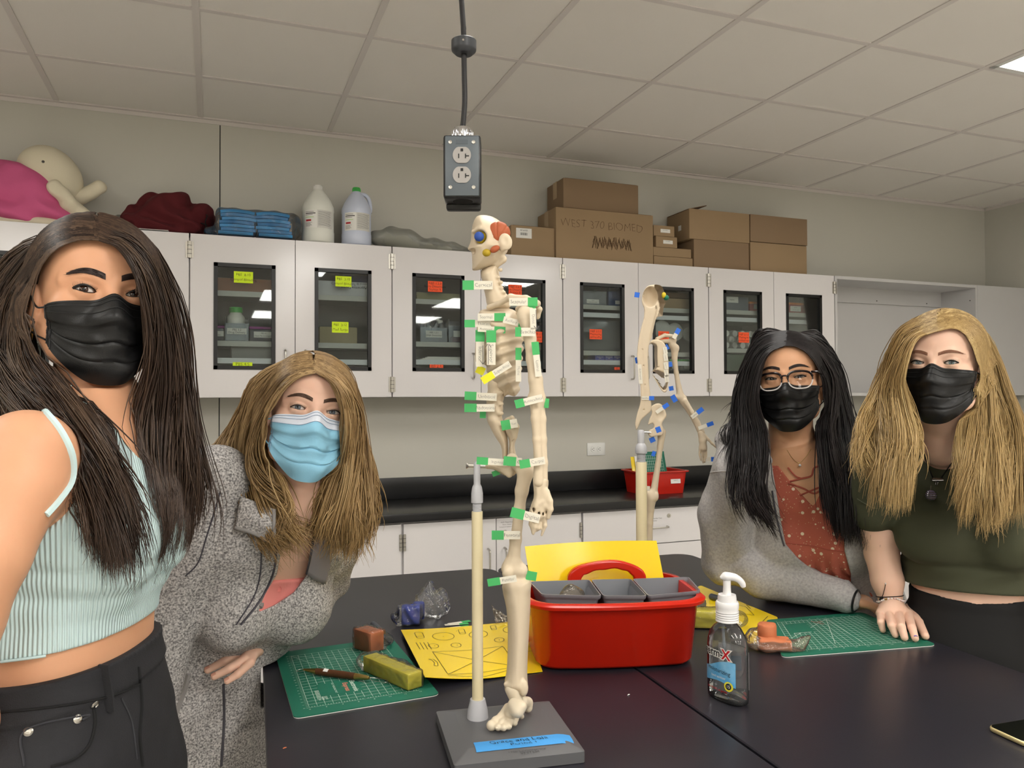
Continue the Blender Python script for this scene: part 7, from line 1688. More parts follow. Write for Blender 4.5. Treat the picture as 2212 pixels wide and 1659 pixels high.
mb.grid(np.stack([Q_ - R_ * .0065, Q_ + R_ * .0065], 1), 0, .003); mb.build('belt_loop', M_jean, jn, world=True)
mb = MB(); ce = H.W((-.079, -.004, -.054)); a_ = np.linspace(0, 2 * math.pi, 30); mb.tube(ce + .0085 * (np.cos(a_)[:, None] * H.B[:, 1] + np.sin(a_)[:, None] * H.B[:, 2]), .0013, 0, 8); mb.build('hoop_earring', M_brass, pr, world=True)
M_hA = hair_mat('dark_brown_hair', (30, 21, 17), (58, 43, 34), (96, 76, 60), .35, (74, 56, 46))
LA = [[(207,505,-.10),(150,535,-.085),(106,600,-.06),(84,680,-.045),(92,760,-.07),(135,830,-.11),(185,900,-.14),(240,985,-.13),(282,1100,-.15),(300,1245,-.15)], [(200,485,-.08),(120,540,-.06),(66,640,-.02),(48,740,-.02),(68,810,-.08),(125,880,-.13),(180,960,-.12),(230,1070,-.15),(262,1180,-.16),(272,1268,-.15)],
      [(195,468,-.05),(95,530,-.02),(30,640,.03),(14,750,.02),(38,820,-.07),(90,890,-.13),(150,980,-.14),(200,1080,-.15),(238,1180,-.16),(246,1240,-.15)], [(190,459,0),(75,505,.03),(10,610,.06),(-10,720,.07),(10,780,.02),(56,838,-.07),(112,900,-.13),(140,960,-.11),(190,1050,-.15),(232,1160,-.16)],
      [(188,458,.03),(60,515,.08),(-10,640,.10),(-22,740,.12),(-10,800,.15),(20,870,.17),(60,960,.18),(100,1050,.18)]]
RA_ = [[(211,505,-.10),(265,526,-.09),(307,585,-.07),(327,660,-.055),(330,740,-.05),(312,820,-.04),(292,900,-.04),(287,1000,-.05),(300,1100,-.06),(322,1210,-.06)], [(215,488,-.08),(280,520,-.07),(328,600,-.04),(350,690,-.02),(356,790,-.01),(344,880,0),(332,980,-.01),(335,1090,-.02),(350,1220,-.02)],
       [(222,470,-.05),(300,515,-.03),(346,610,0),(370,720,.02),(380,820,.03),(377,920,.03),(378,1010,.03),(380,1100,.03),(376,1205,.03)], [(230,460,-.02),(315,515,.01),(358,620,.04),(385,730,.05),(396,830,.06),(404,930,.06),(413,1010,.06),(420,1090,.06),(402,1175,.06)], [(225,458,.02),(300,505,.07),(350,620,.1),(375,760,.1),(380,900,.1),(385,1020,.1),(390,1100,.1)]]
under_hair(pr, H, M_hA); hair(pr, H, [LA, RA_], M_hA, 2300, .00075, 3, avoid=lambda p: np.minimum(np.minimum(tankA(p), chestA(p)), np.minimum(H.neck(p, nbA, .047, .052), chain(p, arA[:3], arrA[:3]))), jit=.006, tipjit=.015, wave=.006, stray=.03)

# ------------------------------------------------------------------ person in the grey fleece jacket, leaning in
H = HB = Head(682, 887, 1.40, yaw=10, roll=9, pitch=-7, k=.97, eye=(.0048, .0030), slant=.02)
M_skB = skin('skin_fair', (236, 194, 170), (229, 184, 160))
hipB = pax(398, 1720, 1.62); chB = pax(560, 1230, 1.56); nkB = pax(640, 1075, 1.50)
pr = thing('person', 'person with light brown hair, light blue mask and grey fleece jacket', 'person', (hipB[0] - .02, hipB[1] + .05, 0))
upB = unit(nkB - hipB); fB = unit(RH * .75 + TC * .62); fB = unit(fB - upB * (fB @ upB)); sB = np.cross(fB, upB); RB = np.stack([sB, fB, upB], 1); lnB = np.linalg.norm(nkB - hipB)
zsB = np.array([-.12, 0, .14, .26, .36, .45, .53, .60, .66]) * lnB / .62
rxB = np.array([.165, .16, .135, .125, .14, .16, .155, .10, .05]); ryB = np.array([.115, .11, .095, .092, .10, .10, .088, .065, .05])
oyB = np.array([0, 0, -.03, -.07, -.075, -.055, -.025, 0, 0])
def torsoB(p, g=0.0): return loft(p, hipB, RB, zsB, rxB, ryB, 0.0, oyB, 2.3) - g
def chestB(p, g=0.0):
    d = torsoB(p, g)
    for sx in (-1, 1): d = smin(d, ell(p, hipB + RB @ np.array([sx * .065, .035, .42 * lnB / .62]), (.06 + g, .05 + g, .06 + g), RB), .035)
    return d
SRb = pax(470, 1040, 1.43); SLb = pax(676, 1135, 1.64)
alB = [SLb, pax(706, 1195, 1.72), pax(698, 1258, 1.79)]; wrB = onZ(572, 1380, .968); foB = [alB[-1], (alB[-1] + wrB) / 2 + [0, 0, -.004], wrB]
arB = [SRb, pax(425, 1150, 1.42), pax(372, 1310, 1.42), pax(330, 1480, 1.40), pax(335, 1560, 1.38)]
KB = lambda x, y, z: onZ(x, y, z)
FB = [([KB(524, 1394, .966), KB(497, 1399, .960), KB(473, 1414, .950)], [.0095, .0082, .0070]), ([KB(518, 1411, .962), KB(484, 1428, .955), KB(449, 1447, .942)], [.0098, .0085, .0070]), ([KB(528, 1424, .958), KB(496, 1444, .950), KB(463, 1461, .938)], [.0095, .0082, .0068]), ([KB(540, 1432, .952), KB(514, 1456, .944), KB(491, 1471, .934)], [.0088, .0074, .0062])]
def handB(p):
    d = smin(cap(p, wrB, KB(552, 1392, .966), .025, .024), ell(p, KB(536, 1404, .962), (.029, .029, .018)), .014)
    for P, r in FB: c = finger(p, [KB(553, 1395, .964)] + P, [.012] + r); d = smin(d, c, .0032)
    th = chain(p, [KB(548, 1410, .955), KB(516, 1416, .940), KB(490, 1424, .935)], [.012, .009, .0075]); return smin(d, th, .004)
def bodyB(p):
    d = smin(chestB(p), H.neck(p, nkB), .03); d = smin(d, chain(p, alB, [.05, .045, .04], .01), .03); d = smin(d, chain(p, foB, [.038, .034, .024], .01), .015); d = smin(d, chain(p, arB, [.05, .045, .038, .03, .024], .01), .03)
    d = smin(d, ell(p, arB[-1] - [0, 0, .06], (.03, .035, .05)), .02); d = smin(d, handB(p), .008)
    d = np.minimum(d, smin(torsoB(p), legs(p, hipB - upB * .02, hipB + [-.02, .05, 0], 1.0, .085, fB), .04)); return smin(d, H.sdf(p), .012)
hb = np.array([wrB] + [q for P, r in FB for q in P]); hb = np.array([hb.min(0) - .03, hb.max(0) + .03])
lo, hi = bound([np.minimum(hipB, nkB) - .36, np.maximum(hipB, H.c) + .32], .0); lo[2] = 0; hi[2] = 1.62
body_mesh(pr, bodyB, H, lo, hi, M_skB, .0018, .005, extra=(hb.min(0), hb.max(0)))
UT[0] = .0035
M_nailB = mat('fingernail', (206, 150, 130), .25)
H.eyes(pr, ('greyblue', (84, 92, 100)), mat('brow_brown', (84, 60, 46), .6), mat('lash_brown', (48, 34, 28), .5), gaze=(-.15, .08), lash=.0008, browz=.017, browt=.95)
for P, r_ in FB: dN = unit(P[2] - P[1]); nN = unit(np.cross(np.cross(dN, unit(TC * .45 + UP)), dN)); nail(pr, P[2] + nN * (r_[2] + .0004), dN, nN, M_nailB, .0044, .006)
M_mbl = mat('blue_mask', (146, 204, 232), .6, bump=(700, .12)); M_mwh = mat('mask_white_band', (226, 232, 244), .6, bump=(700, .12)); M_msb = mat('mask_stitch', (150, 170, 196), .6)
H.mask(pr, [M_mbl, M_mwh, M_msb], top=-.012, side=(-.018, -.068), bot=-.132, thw=68, pleat=.0035)
M_fle = mat('heather_fleece', (100, 97, 97), .9, vary=(300, .70, (206, 202, 199)), bump=(260, .35)); M_flt = mat('fleece_trim', (142, 138, 136), .7); M_zip = mat('zip_dark', (66, 64, 72), .5); M_lin = mat('fleece_lining', (142, 136, 142), .75)
VW = Flat(1.4)
openB = [(598, 1090), (686, 1120), (678, 1190), (664, 1240), (634, 1280), (595, 1306), (558, 1322), (572, 1285), (598, 1240), (606, 1200), (600, 1165)]
cuB = unit(alB[2] - wrB)
def sleeveB(p):
    e = (p - wrB) @ cuB; l = chain(p, alB + foB[1:], [.064, .060, .054, .050, .042], .012) + .005 * np.sin(62 * e + 26 * p[:, 2]) * np.clip(e / .06, 0, 1)
    return np.minimum(smax(l, -e - .001, .003), chain(p, arB[:4], [.068, .064, .056, .05], .012))
def jacketB(p):
    u, v, n = VW.uvn(p); q = (p - hipB) @ RB
    w = .006 * np.sin(42 * q[:, 0] + 16 * q[:, 2] + 2 * np.sin(9 * q[:, 2])) * np.clip((.42 - q[:, 2]) / .3, 0, 1) + .006 * wob(p, 17, 1.0) + .003 * wob(p, 40, 2.0)
    d = smin(chestB(p, .016), loft(p, hipB, RB, np.array([-.30, -.15, 0.0, .2]), np.array([.19, .185, .175, .14]), np.array([.125, .12, .115, .10]), 0, np.array([0, 0, -.01, -.04]), 2.3), .04) + w
    d = smax(d, -smax(-VW.poly(u, v, np.array(openB)), (p - chB) @ -fB + .0, .004), .004)
    d = smax(d, -ell(p, nkB + upB * .05 + fB * .02, (.085, .085, .085)), .006); return smin(d, sleeveB(p) + .4 * w, .014)
lo, hi = bound([hipB - [.30, .30, .30], nkB + [.3, .42, .08]], .02); lo = np.minimum(lo, bound(arB + foB, .1)[0]); hi = np.maximum(hi, bound(arB + foB, .1)[1])
jk = cloth(pr, 'fleece_jacket', jacketB, lo, hi, .0034, M_fle)
Sj = lambda nm, pts, r, m: seam(pr, nm, jacketB, pts, r, m, par=jk)
Sj('zip_edge', [(604, 1150), (609, 1195), (603, 1238), (577, 1282), (562, 1312)], .0046, M_flt); Sj('zip_teeth', [(592, 1160), (596, 1200), (588, 1245), (560, 1300), (520, 1350)], .0022, M_zip); Sj('zip_teeth', [(483, 1478), (484, 1560), (478, 1655)], .0026, M_zip); Sj('pocket_zip', [(408, 1455), (396, 1500), (372, 1560), (340, 1610), (316, 1640)], .0048, M_flt); Sj('sleeve_seam', [(476, 1062), (462, 1110), (446, 1160), (428, 1215), (400, 1245)], .0014, M_zip); Sj('chest_seam', [(565, 1180), (562, 1240), (548, 1290), (510, 1350)], .0014, M_zip)
cu = unit(alB[2] - wrB); Fc = frame_z(cu); a_ = np.linspace(0, 2 * math.pi, 40); mb = MB(); mb.tube(wrB + cu * .006 + .0405 * (np.cos(a_)[:, None] * Fc[:, 0] + np.sin(a_)[:, None] * Fc[:, 1]), .0058, 0, 8); mb.build('cuff', M_flt, jk, world=True)
def sheet(root, nm, grid_px, m, thick=.003, par=None, edge=None, on=None):
    G = np.array([[at(*q) if len(q) == 3 and q[2] > .2 else hit(on, [q[:2]], off=q[2])[0] for q in row] for row in grid_px]); G = np.stack([spline(g, 14) for g in G]); G = np.stack([spline(G[:, j], 14) for j in range(14)], 1); mb = MB(); mb.grid(G, 0, thick)
    if edge:
        for e in edge[1]: mb.tube(G[e] if isinstance(e, int) else G[:, e[0]], edge[0], 1, 6)
    return mb.build(nm, m, par or root, angle=180, world=True)
sheet(pr, 'collar', [[(520, 1072, .012), (556, 1085, .02), (592, 1100, .026)], [(512, 1108, .012), (552, 1122, .024), (592, 1142, .030)], [(508, 1140, .008), (548, 1152, .016), (594, 1176, .020)]], [M_fle, M_flt], .004, jk, (.0035, [13, (13,)]), on=jacketB)
sheet(pr, 'jacket_front', [[(676, 1130, .006), (698, 1140, .006), (716, 1155, .005)], [(674, 1185, .006), (698, 1195, .006), (716, 1210, .005)], [(662, 1240, .005), (684, 1255, .006), (704, 1262, .005)]], [M_lin, M_zip], .004, jk, (.002, [(0,)]), on=jacketB)
mb = MB(); q = pax(714, 1185, 1.60); mb.tube([q, q + [0, 0, -.012], q + [.002, 0, -.022], q + [-.003, 0, -.03]], [.002, .0016, .002, .003], 0, 6); mb.build('zip_pull', M_zip, jk, world=True)
M_pinkt = mat('pink_top', (232, 142, 136), .8, bump=(260, .2))
def pinkB(p): q = (p - hipB) @ RB; return smax(chestB(p, .006), q[:, 2] - .49 * lnB / .62, .003)
pk = cloth(pr, 'pink_top', pinkB, chB - .24, chB + .24, .003, M_pinkt)
seam(pr, 'scalloped_edge', pinkB, [(600, 1200), (612, 1190), (625, 1197), (637, 1186), (650, 1190), (662, 1172)], .0022, M_pinkt, par=pk)
for x, y in ((613, 1222), (603, 1272)):
    q = hit(pinkB, [(x, y)])[0]
    if abs(pinkB(q[None])[0]) > .005: continue
    mb = MB(); mb.lathe([(0, 0), (.005, 0), (.005, .0018), (.0035, .0012), (0, .0012)], q, 0, 16, frame_z(-CF)); mb.build('button', M_pinkt, pk, world=True)
M_pants = mat('dark_trousers', (30, 30, 34), .85); cloth(pr, 'trousers', lambda p: smax(smin(torsoB(p, .005), legs(p, hipB - upB * .02, hipB + [-.02, .05, 0], 1.12, .085, fB), .04), (p - hipB) @ upB - .05, .003), np.array([hipB[0] - .32, hipB[1] - .3, .08]), np.array([hipB[0] + .3, hipB[1] + .36, hipB[2] + .08]), .006, M_pants)
M_hB = hair_mat('light_brown_hair', (78, 58, 38), (140, 112, 76), (192, 162, 118), .5, (178, 144, 92))
LB = [[(678,795,-.09),(625,822,-.08),(597,880,-.06),(580,950,-.05),(588,1010,-.06),(608,1060,-.07),(618,1110,-.08),(630,1180,-.08)], [(672,780,-.07),(600,825,-.05),(568,900,-.02),(558,980,-.02),(566,1050,-.05),(585,1110,-.07),(610,1155,-.08),(640,1190,-.08)], [(665,765,-.04),(580,820,-.01),(548,900,.02),(540,990,.01),(545,1060,-.03),(565,1110,-.06),(590,1150,-.07),(615,1178,-.08)], [(658,755,0),(570,803,.04),(538,880,.06),(522,950,.06),(516,1010,.03),(505,1060,0),(498,1105,-.02)], [(652,752,.03),(565,800,.08),(535,870,.10),(508,925,.10),(468,955,.09),(435,978,.07),(428,1005,.05)]]
RB_ = [[(684,795,-.09),(725,823,-.085),(748,880,-.06),(746,950,-.04),(725,1010,-.01),(690,1060,0),(672,1110,0),(662,1165,0)], [(686,782,-.07),(735,823,-.06),(757,890,-.03),(758,960,-.02),(746,1030,-.01),(726,1090,-.02),(712,1140,-.02),(707,1180,-.02)], [(688,768,-.05),(738,812,-.03),(763,890,0),(769,970,0),(766,1050,-.01),(756,1110,-.02),(747,1160,-.02),(744,1202,-.02)], [(686,758,-.01),(736,798,.01),(764,880,.03),(776,970,.03),(784,1050,.02),(782,1110,.01),(774,1160,.01),(766,1195,0)], [(680,752,.03),(730,793,.06),(763,870,.07),(780,960,.07),(790,1040,.06),(787,1110,.05),(784,1160,.04)]]
under_hair(pr, H, M_hB); hair(pr, H, [LB, RB_], M_hB, 2100, .0009, 5, jit=.007, tipjit=.017, wave=.009, wfreq=10, stray=.03)
q = hit(bodyB, [(606, 1177), (612, 1183), (620, 1186), (628, 1184)], off=.001); mb = MB(); mb.tube(spline(q, 14), .0006, 0, 5); mb.tube([q[0], q[0] - [0, 0, .003]], .0022, 0, 8); mb.build('necklace', M_brass, pr, world=True)
# ------------------------------------------------------------------ person in the olive crop tee, right
UT[0] = 0.0
H = HD = Head(2018, 784, 1.66, yaw=-13, roll=2, pitch=-2, k=1.0, eye=(.0048, .0032), slant=.03)
M_skD = skin('skin_light', (238, 198, 174), (231, 188, 164))
cD = at(2100, 1290, 1.84); cD[2] = .987; fD = unit(-RH * .42 + TC * .9); sD = np.cross(fD, UP); RD = np.stack([sD, fD, UP], 1)
pr = thing('person', 'person at the far right with long blond hair, black mask and olive crop tee', 'person', (cD[0], cD[1], 0))
zsD = np.array([-.26, -.19, -.10, -.02, .05, .12, .19, .25, .295, .33, .352, .375]); rxD = np.array([.16, .18, .168, .128, .124, .135, .15, .158, .162, .145, .09, .05]); ryD = np.array([.115, .122, .115, .096, .096, .105, .11, .10, .085, .066, .055, .046]); oyD = np.array([0, 0, 0, .0, .0, .005, .005, 0, -.005, -.005, 0, 0])
oxD = np.array([0, 0, 0, 0, .004, .008, .012, .016, .018, .02, .022, .024])
def torsoD(p, g=0.0): return loft(p, cD, RD, zsD, rxD, ryD, oxD, oyD, 2.3) - g
def chestD(p, g=0.0):
    d = torsoD(p, g)
    for sx in (-1, 1): d = smin(d, ell(p, cD + RD @ np.array([.01 + sx * .072, .095, .150]), (.078 + g, .066 + g, .070 + g), RD), .03)
    return d
nkD = pax(2036, 955, 1.79); shD = pax(1903, 1012, 1.83)
TZ = TAB_Z + .0036
K = lambda x, y, h: onZ(x, y, TZ + h)
wrD = K(1925, 1304, .046); arD = [shD, pax(1888, 1100, 1.86), pax(1904, 1195, 1.88), pax(1917, 1255, 1.87), wrD]
FD = [[K(1902, 1326, .030), K(1903, 1345, .024), K(1907, 1361, .0085)], [K(1920, 1326, .033), K(1926, 1351, .027), K(1934, 1371, .0085)], [K(1941, 1325, .034), K(1947, 1354, .028), K(1954, 1377, .0085)], [K(1962, 1327, .032), K(1970, 1356, .026), K(1977, 1379, .0085)]]
THD = [K(1958, 1316, .026), K(1984, 1344, .018), K(1999, 1374, .009)]
def handD(p):
    d = smin(cap(p, wrD, (FD[1][0] + FD[2][0]) / 2 * .55 + wrD * .45, .026, .026), ell(p, (FD[0][0] + FD[3][0] + wrD) / 3 - [0, 0, .004], (.042, .030, .017)), .014)
    for P, r in zip(FD, (.0078, .0088, .0092, .009)): d = smin(d, chain(p, [wrD * .55 + P[0] * .45 - [0, 0, .006]] + P, [.011, r * 1.12, r, r * .84], .002), .0034)
    for P in FD: d = smin(d, ell(p, P[0] + [0, 0, .001], (.0095, .0095, .0095)), .004)
    return smin(d, chain(p, THD, [.013, .0105, .0082], .002), .006)
alD = [pax(2180, 1010, 1.79), pax(2262, 1140, 1.76), pax(2300, 1290, 1.70), pax(2290, 1480, 1.68)]
def bodyD(p):
    d = smin(chestD(p), H.neck(p, nkD), .028); d = smin(d, chain(p, arD, [.050, .041, .038, .036, .0245], .008), .022); d = smin(d, chain(p, alD, [.05, .041, .037, .026], .01), .022); d = smin(d, ell(p, alD[-1] - [0, 0, .06], (.03, .03, .06)), .02); d = smin(d, handD(p), .008)
    d = np.minimum(d, smin(torsoD(p), legs(p, cD - [0, 0, .24], cD + fD * .02, 1.0, .085, fD), .04)); return smin(d, H.sdf(p), .012)
lo, hi = bound([[cD[0] - .42, cD[1] - .30, 0], [cD[0] + .40, cD[1] + .30, 1.66]], .0); hb = np.array(FD + [THD]).reshape(-1, 3)
body_mesh(pr, bodyD, H, np.minimum(lo, hb.min(0) - .03), hi, M_skD, .0018, .005, extra=(np.minimum(hb.min(0), wrD) - .02, np.maximum(hb.max(0), wrD) + .02))
M_nailD = mat('lilac_nail', (190, 170, 206), .15, vary=(160, .8, (96, 78, 176)))
for P in FD: d = unit(P[2] - P[1]); d[2] *= .3; nail(pr, P[2] + unit(d) * .001 + [0, 0, .0080], unit(d), unit(np.cross(np.cross(d, UP), d)), M_nailD)
H.eyes(pr, ('grey', (112, 124, 126)), mat('brow_light', (146, 104, 82), .6), M_lash, gaze=(.18, .06), lash=.0011, wing=.0006, browz=.0175, browt=.9)
H.mask(pr, [M_mblack, M_mblack, M_mseam], top=-.012, side=(-.016, -.07), thw=66, bot=-.130)
M_tee = mat('olive_jersey', (68, 70, 50), .85, bump=(500, .1), vary=(10, .3, (64, 66, 47)))
def teeD(p):
    q = (p - cD) @ RD; fold = .005 * np.exp(-((q[:, 2] - .088) / .010) ** 2) + .002 * np.sin(60 * q[:, 0] + 90 * q[:, 2]) * np.exp(-((q[:, 2] - .06) / .03) ** 2)
    d = smin(chestD(p, .006), loft(p, cD, RD, np.array([0, .05, .10]), np.array([.148, .142, .14]), np.array([.118, .118, .12]), .004, .0, 2.3), .03) + fold
    d = smin(d, smax(np.minimum(chain(p, [arD[0], arD[1]], [.060, .056], .01), chain(p, alD[:2], [.060, .056], .01)), np.minimum((p - arD[1]) @ unit(arD[1] - arD[0]) + .006, (p - alD[1]) @ unit(alD[1] - alD[0]) + .02), .003), .018)
    d = smax(d, .030 - q[:, 2] + .06 * np.abs(q[:, 0]) * 0, .003); return smax(d, -ell(p, nkD + fD * .012 + UP * .022, (.082, .082, .075)), .004)
tee = cloth(pr, 'crop_tee', teeD, *bound([cD - [.36, .28, -.01], cD + [.4, .28, .40]] + arD[:2], .06), .0032, M_tee)
seam(pr, 'neck_binding', teeD, [(1972, 962), (1985, 978), (2008, 990), (2032, 994), (2060, 990), (2078, 978)], .0042, mat('olive_binding', (66, 68, 48), .85), par=tee)
seam(pr, 'sleeve_hem', teeD, [(1852, 1078), (1868, 1088), (1884, 1097), (1900, 1100)], .0014, M_tee, par=tee)
M_legg = mat('black_leggings', (10, 10, 11), .8)
def legD(p): q = (p - cD) @ RD; return smax(smin(loft(p, cD, RD, zsD, rxD + .005, ryD + .005, oxD, oyD, 2.3), legs(p, cD - [0, 0, .24], cD + fD * .02, 1.12, .085, fD), .045), q[:, 2] - .004 - .10 * np.abs(q[:, 0]), .003)
cloth(pr, 'leggings', legD, np.array([cD[0] - .32, cD[1] - .30, .08]), cD + [.32, .3, .05], .006, M_legg)
bodyD0 = lambda p: np.minimum(np.minimum(chestD(p), H.neck(p, nkD)), teeD(p))
cord = [(1988, 925), (1990, 950), (1995, 975), (2004, 1005), (2014, 1030), (2021, 1042), (2030, 1036), (2042, 1020), (2056, 1000)]
qn = hit(bodyD0, spline(np.array([(x, y, 0) for x, y in cord], float), 40)[:, :2], off=.0022); qn[24:] = qn[24] + (qn[24:] - qn[24]) * .98
nk = None; mb = MB(); mb.tube(qn, .0013, 0, 6); nk = mb.build('necklace_cord', M_blk, pr, world=True)
M_silver = mat('silver', (196, 194, 196), .2, metal=1.0); pb = hit(bodyD0, [(2023, 1036), (2018, 1052), (2011, 1070)], off=.006)
mb = MB(); mb.tube([pb[0] - CR * .012, pb[0] + CR * .014], .0045, 0, 12); mb.tube(pb[0] + .004 * np.stack([np.cos(np.linspace(0, 6.3, 14)), 0 * np.linspace(0, 1, 14), np.sin(np.linspace(0, 6.3, 14))], 1) - [0, 0, .008], .0012, 0, 6); mb.build('pendant_bail', M_silver, nk, world=True)
mb = MB(); c = hit(bodyD0, [(2011, 1070)], off=.0135)[0]; mb.lathe([(.0001, -.012), (.006, -.0105), (.0105, -.006), (.012, 0), (.0105, .006), (.006, .0105), (.0001, .012)], c, 0, 20)
for i in range(5): z = -.008 + .004 * i; r_ = math.sqrt(.0124 ** 2 - z * z); a_ = np.linspace(0, 6.3, 26); mb.tube(c + np.stack([r_ * np.cos(a_), r_ * np.sin(a_), z + .0015 * np.sin(a_)], 1), .0011, 1, 5)
mb.tube([c + [0, 0, .011], c + [0, 0, .022]], .0014, 1, 6); mb.build('pendant', [mat('amethyst', (120, 106, 130), .2), M_silver], nk, world=True)
ax_ = unit(wrD - arD[3]); Fw_ = frame_z(ax_); a_ = np.linspace(0, 2 * math.pi, 45)[:-1]
cb = wrD - ax_ * .006; mb = MB(); rg = push(cb + .030 * (np.cos(a_)[:, None] * Fw_[:, 0] + np.sin(a_)[:, None] * Fw_[:, 1]), bodyD, .0022)
for i, t_ in enumerate(a_): q = rg[i]; tn = -np.sin(t_) * Fw_[:, 0] + np.cos(t_) * Fw_[:, 1]; mb.tube([q - tn * .0019, q + tn * .0019], .0021, 1 if i % 13 == 5 else (2 if i % 3 == 0 else 0), 8)
mb.build('bead_bracelet', [mat('white_bead', (232, 222, 218), .35), M_brass, mat('pink_bead', (226, 196, 190), .35)], pr, world=True)
cb = wrD - ax_ * .018; mb = MB(); rg = push(cb + .030 * (np.cos(a_)[:, None] * Fw_[:, 0] + np.sin(a_)[:, None] * Fw_[:, 1]), bodyD, .0015); mb.tube(np.vstack([rg, rg[:1]]), .0011, 0, 6); kn = hit(bodyD, [(1902, 1297), (1905, 1290), (1908, 1283), (1911, 1272), (1913, 1262)], off=.002); mb.tube(kn[:2], .0036, 0, 8); mb.tube(kn[1:], .0008, 0, 5); mb.tube([kn[-1], kn[-1] + [0, 0, .003]], .0016, 1, 8); mb.build('cord_bracelet', [M_blk, mat('white_bead', (0, 0, 0))], pr, world=True)
M_hD = hair_mat('blond_hair', (100, 77, 45), (164, 134, 86), (216, 189, 136), .5, (200, 168, 112))
LD = [[(2021,713,-.09),(1972,726,-.078),(1952,775,-.06),(1944,825,-.05),(1962,880,-.06),(1976,930,-.08),(1972,980,-.11),(1960,1040,-.13),(1957,1110,-.13)], [(2020,703,-.07),(1960,726,-.05),(1937,790,-.03),(1925,845,-.02),(1935,900,-.04),(1948,960,-.08),(1945,1010,-.12),(1938,1060,-.13),(1938,1108,-.13)], [(2018,692,-.05),(1958,713,-.02),(1928,790,.01),(1912,850,.01),(1912,910,-.02),(1920,970,-.07),(1920,1030,-.1),(1915,1080,-.11)], [(2022,682,-.01),(1965,701,.02),(1928,775,.04),(1908,835,.04),(1893,890,.02),(1885,950,-.03),(1882,1000,-.06),(1875,1030,-.07)], [(2030,675,.03),(1965,696,.07),(1925,780,.08),(1902,850,.08),(1880,915,.05),(1865,970,0),(1850,1005,-.02)]]
RD_ = [[(2026,713,-.09),(2066,718,-.082),(2081,775,-.065),(2089,830,-.05),(2095,880,-.05),(2082,930,-.07),(2072,990,-.11),(2068,1050,-.13),(2058,1118,-.13)], [(2030,703,-.07),(2085,722,-.05),(2104,790,-.03),(2111,850,-.03),(2113,910,-.05),(2106,970,-.09),(2098,1040,-.13),(2094,1130,-.13)], [(2036,692,-.05),(2098,716,-.02),(2123,790,0),(2133,850,0),(2141,910,-.03),(2146,970,-.08),(2140,1040,-.12),(2135,1100,-.13),(2130,1145,-.13)], [(2042,682,-.02),(2108,706,.01),(2139,780,.03),(2153,840,.03),(2169,900,0),(2179,970,-.05),(2178,1040,-.09),(2170,1100,-.1),(2168,1145,-.1)], [(2042,673,.03),(2110,693,.06),(2148,770,.07),(2168,840,.06),(2195,900,.04),(2215,970,0),(2222,1040,-.04),(2215,1098,-.06)]]
under_hair(pr, H, M_hD); hair(pr, H, [LD, RD_], M_hD, 3000, .0007, 8, avoid=bodyD0, jit=.007, tipjit=.018, wave=.008, wfreq=9, stray=.03)

# ------------------------------------------------------------------ person with glasses in the grey hoodie
H = HC = Head(1697, 817, 1.92, yaw=-5, roll=-4, pitch=-4, k=1.03, eye=(.0036, .0022), slant=.06)
M_skC = skin('skin_warm', (216, 166, 130), (208, 156, 120))
hpC = pax(1800, 1310, 2.16); nkC = pax(1708, 962, 2.03); upC = unit(nkC - hpC); fC = unit(-RH * .45 + TC * .85); fC = unit(fC - upC * (fC @ upC)); sC = np.cross(fC, upC); RC = np.stack([sC, fC, upC], 1); lC = np.linalg.norm(nkC - hpC); kC = lC / .42
pr = thing('person', 'person with long black hair, glasses and grey hoodie over a rust floral dress', 'person', (hpC[0] + .03, hpC[1] + .02, 0))
zsC = np.array([-.30, -.22, -.12, -.02, .08, .16, .24, .31, .36, .40, .43]) * kC; rxC = np.array([.15, .175, .165, .135, .135, .145, .155, .165, .155, .10, .05]); ryC = np.array([.11, .118, .112, .10, .10, .112, .11, .092, .072, .058, .048])
def torsoC(p, g=0.0): return loft(p, hpC, RC, zsC, rxC, ryC, 0.0, 0.0, 2.3) - g
def chestC(p, g=0.0):
    d = torsoC(p, g)
    for sx in (-1, 1): d = smin(d, ell(p, hpC + RC @ np.array([sx * .066, .088, .215 * kC]), (.062 + g, .05 + g, .06 + g), RC), .035)
    return d
arC = [pax(1592, 1015, 2.02), pax(1566, 1120, 2.07), pax(1562, 1208, 2.10)]; wrC = onZ(1822, 1290, TAB_Z + .042); foC = [arC[-1], pax(1640, 1240, 2.06), pax(1730, 1262, 2.02), wrC]
alC = [pax(1830, 1010, 2.12), pax(1868, 1120, 2.16), pax(1870, 1230, 2.14), pax(1850, 1330, 2.06)]
fxC = unit(unit(wrC - foC[2]) * .45 + np.array([.8, .35, -.25])); hdC = wrC + fxC * .05
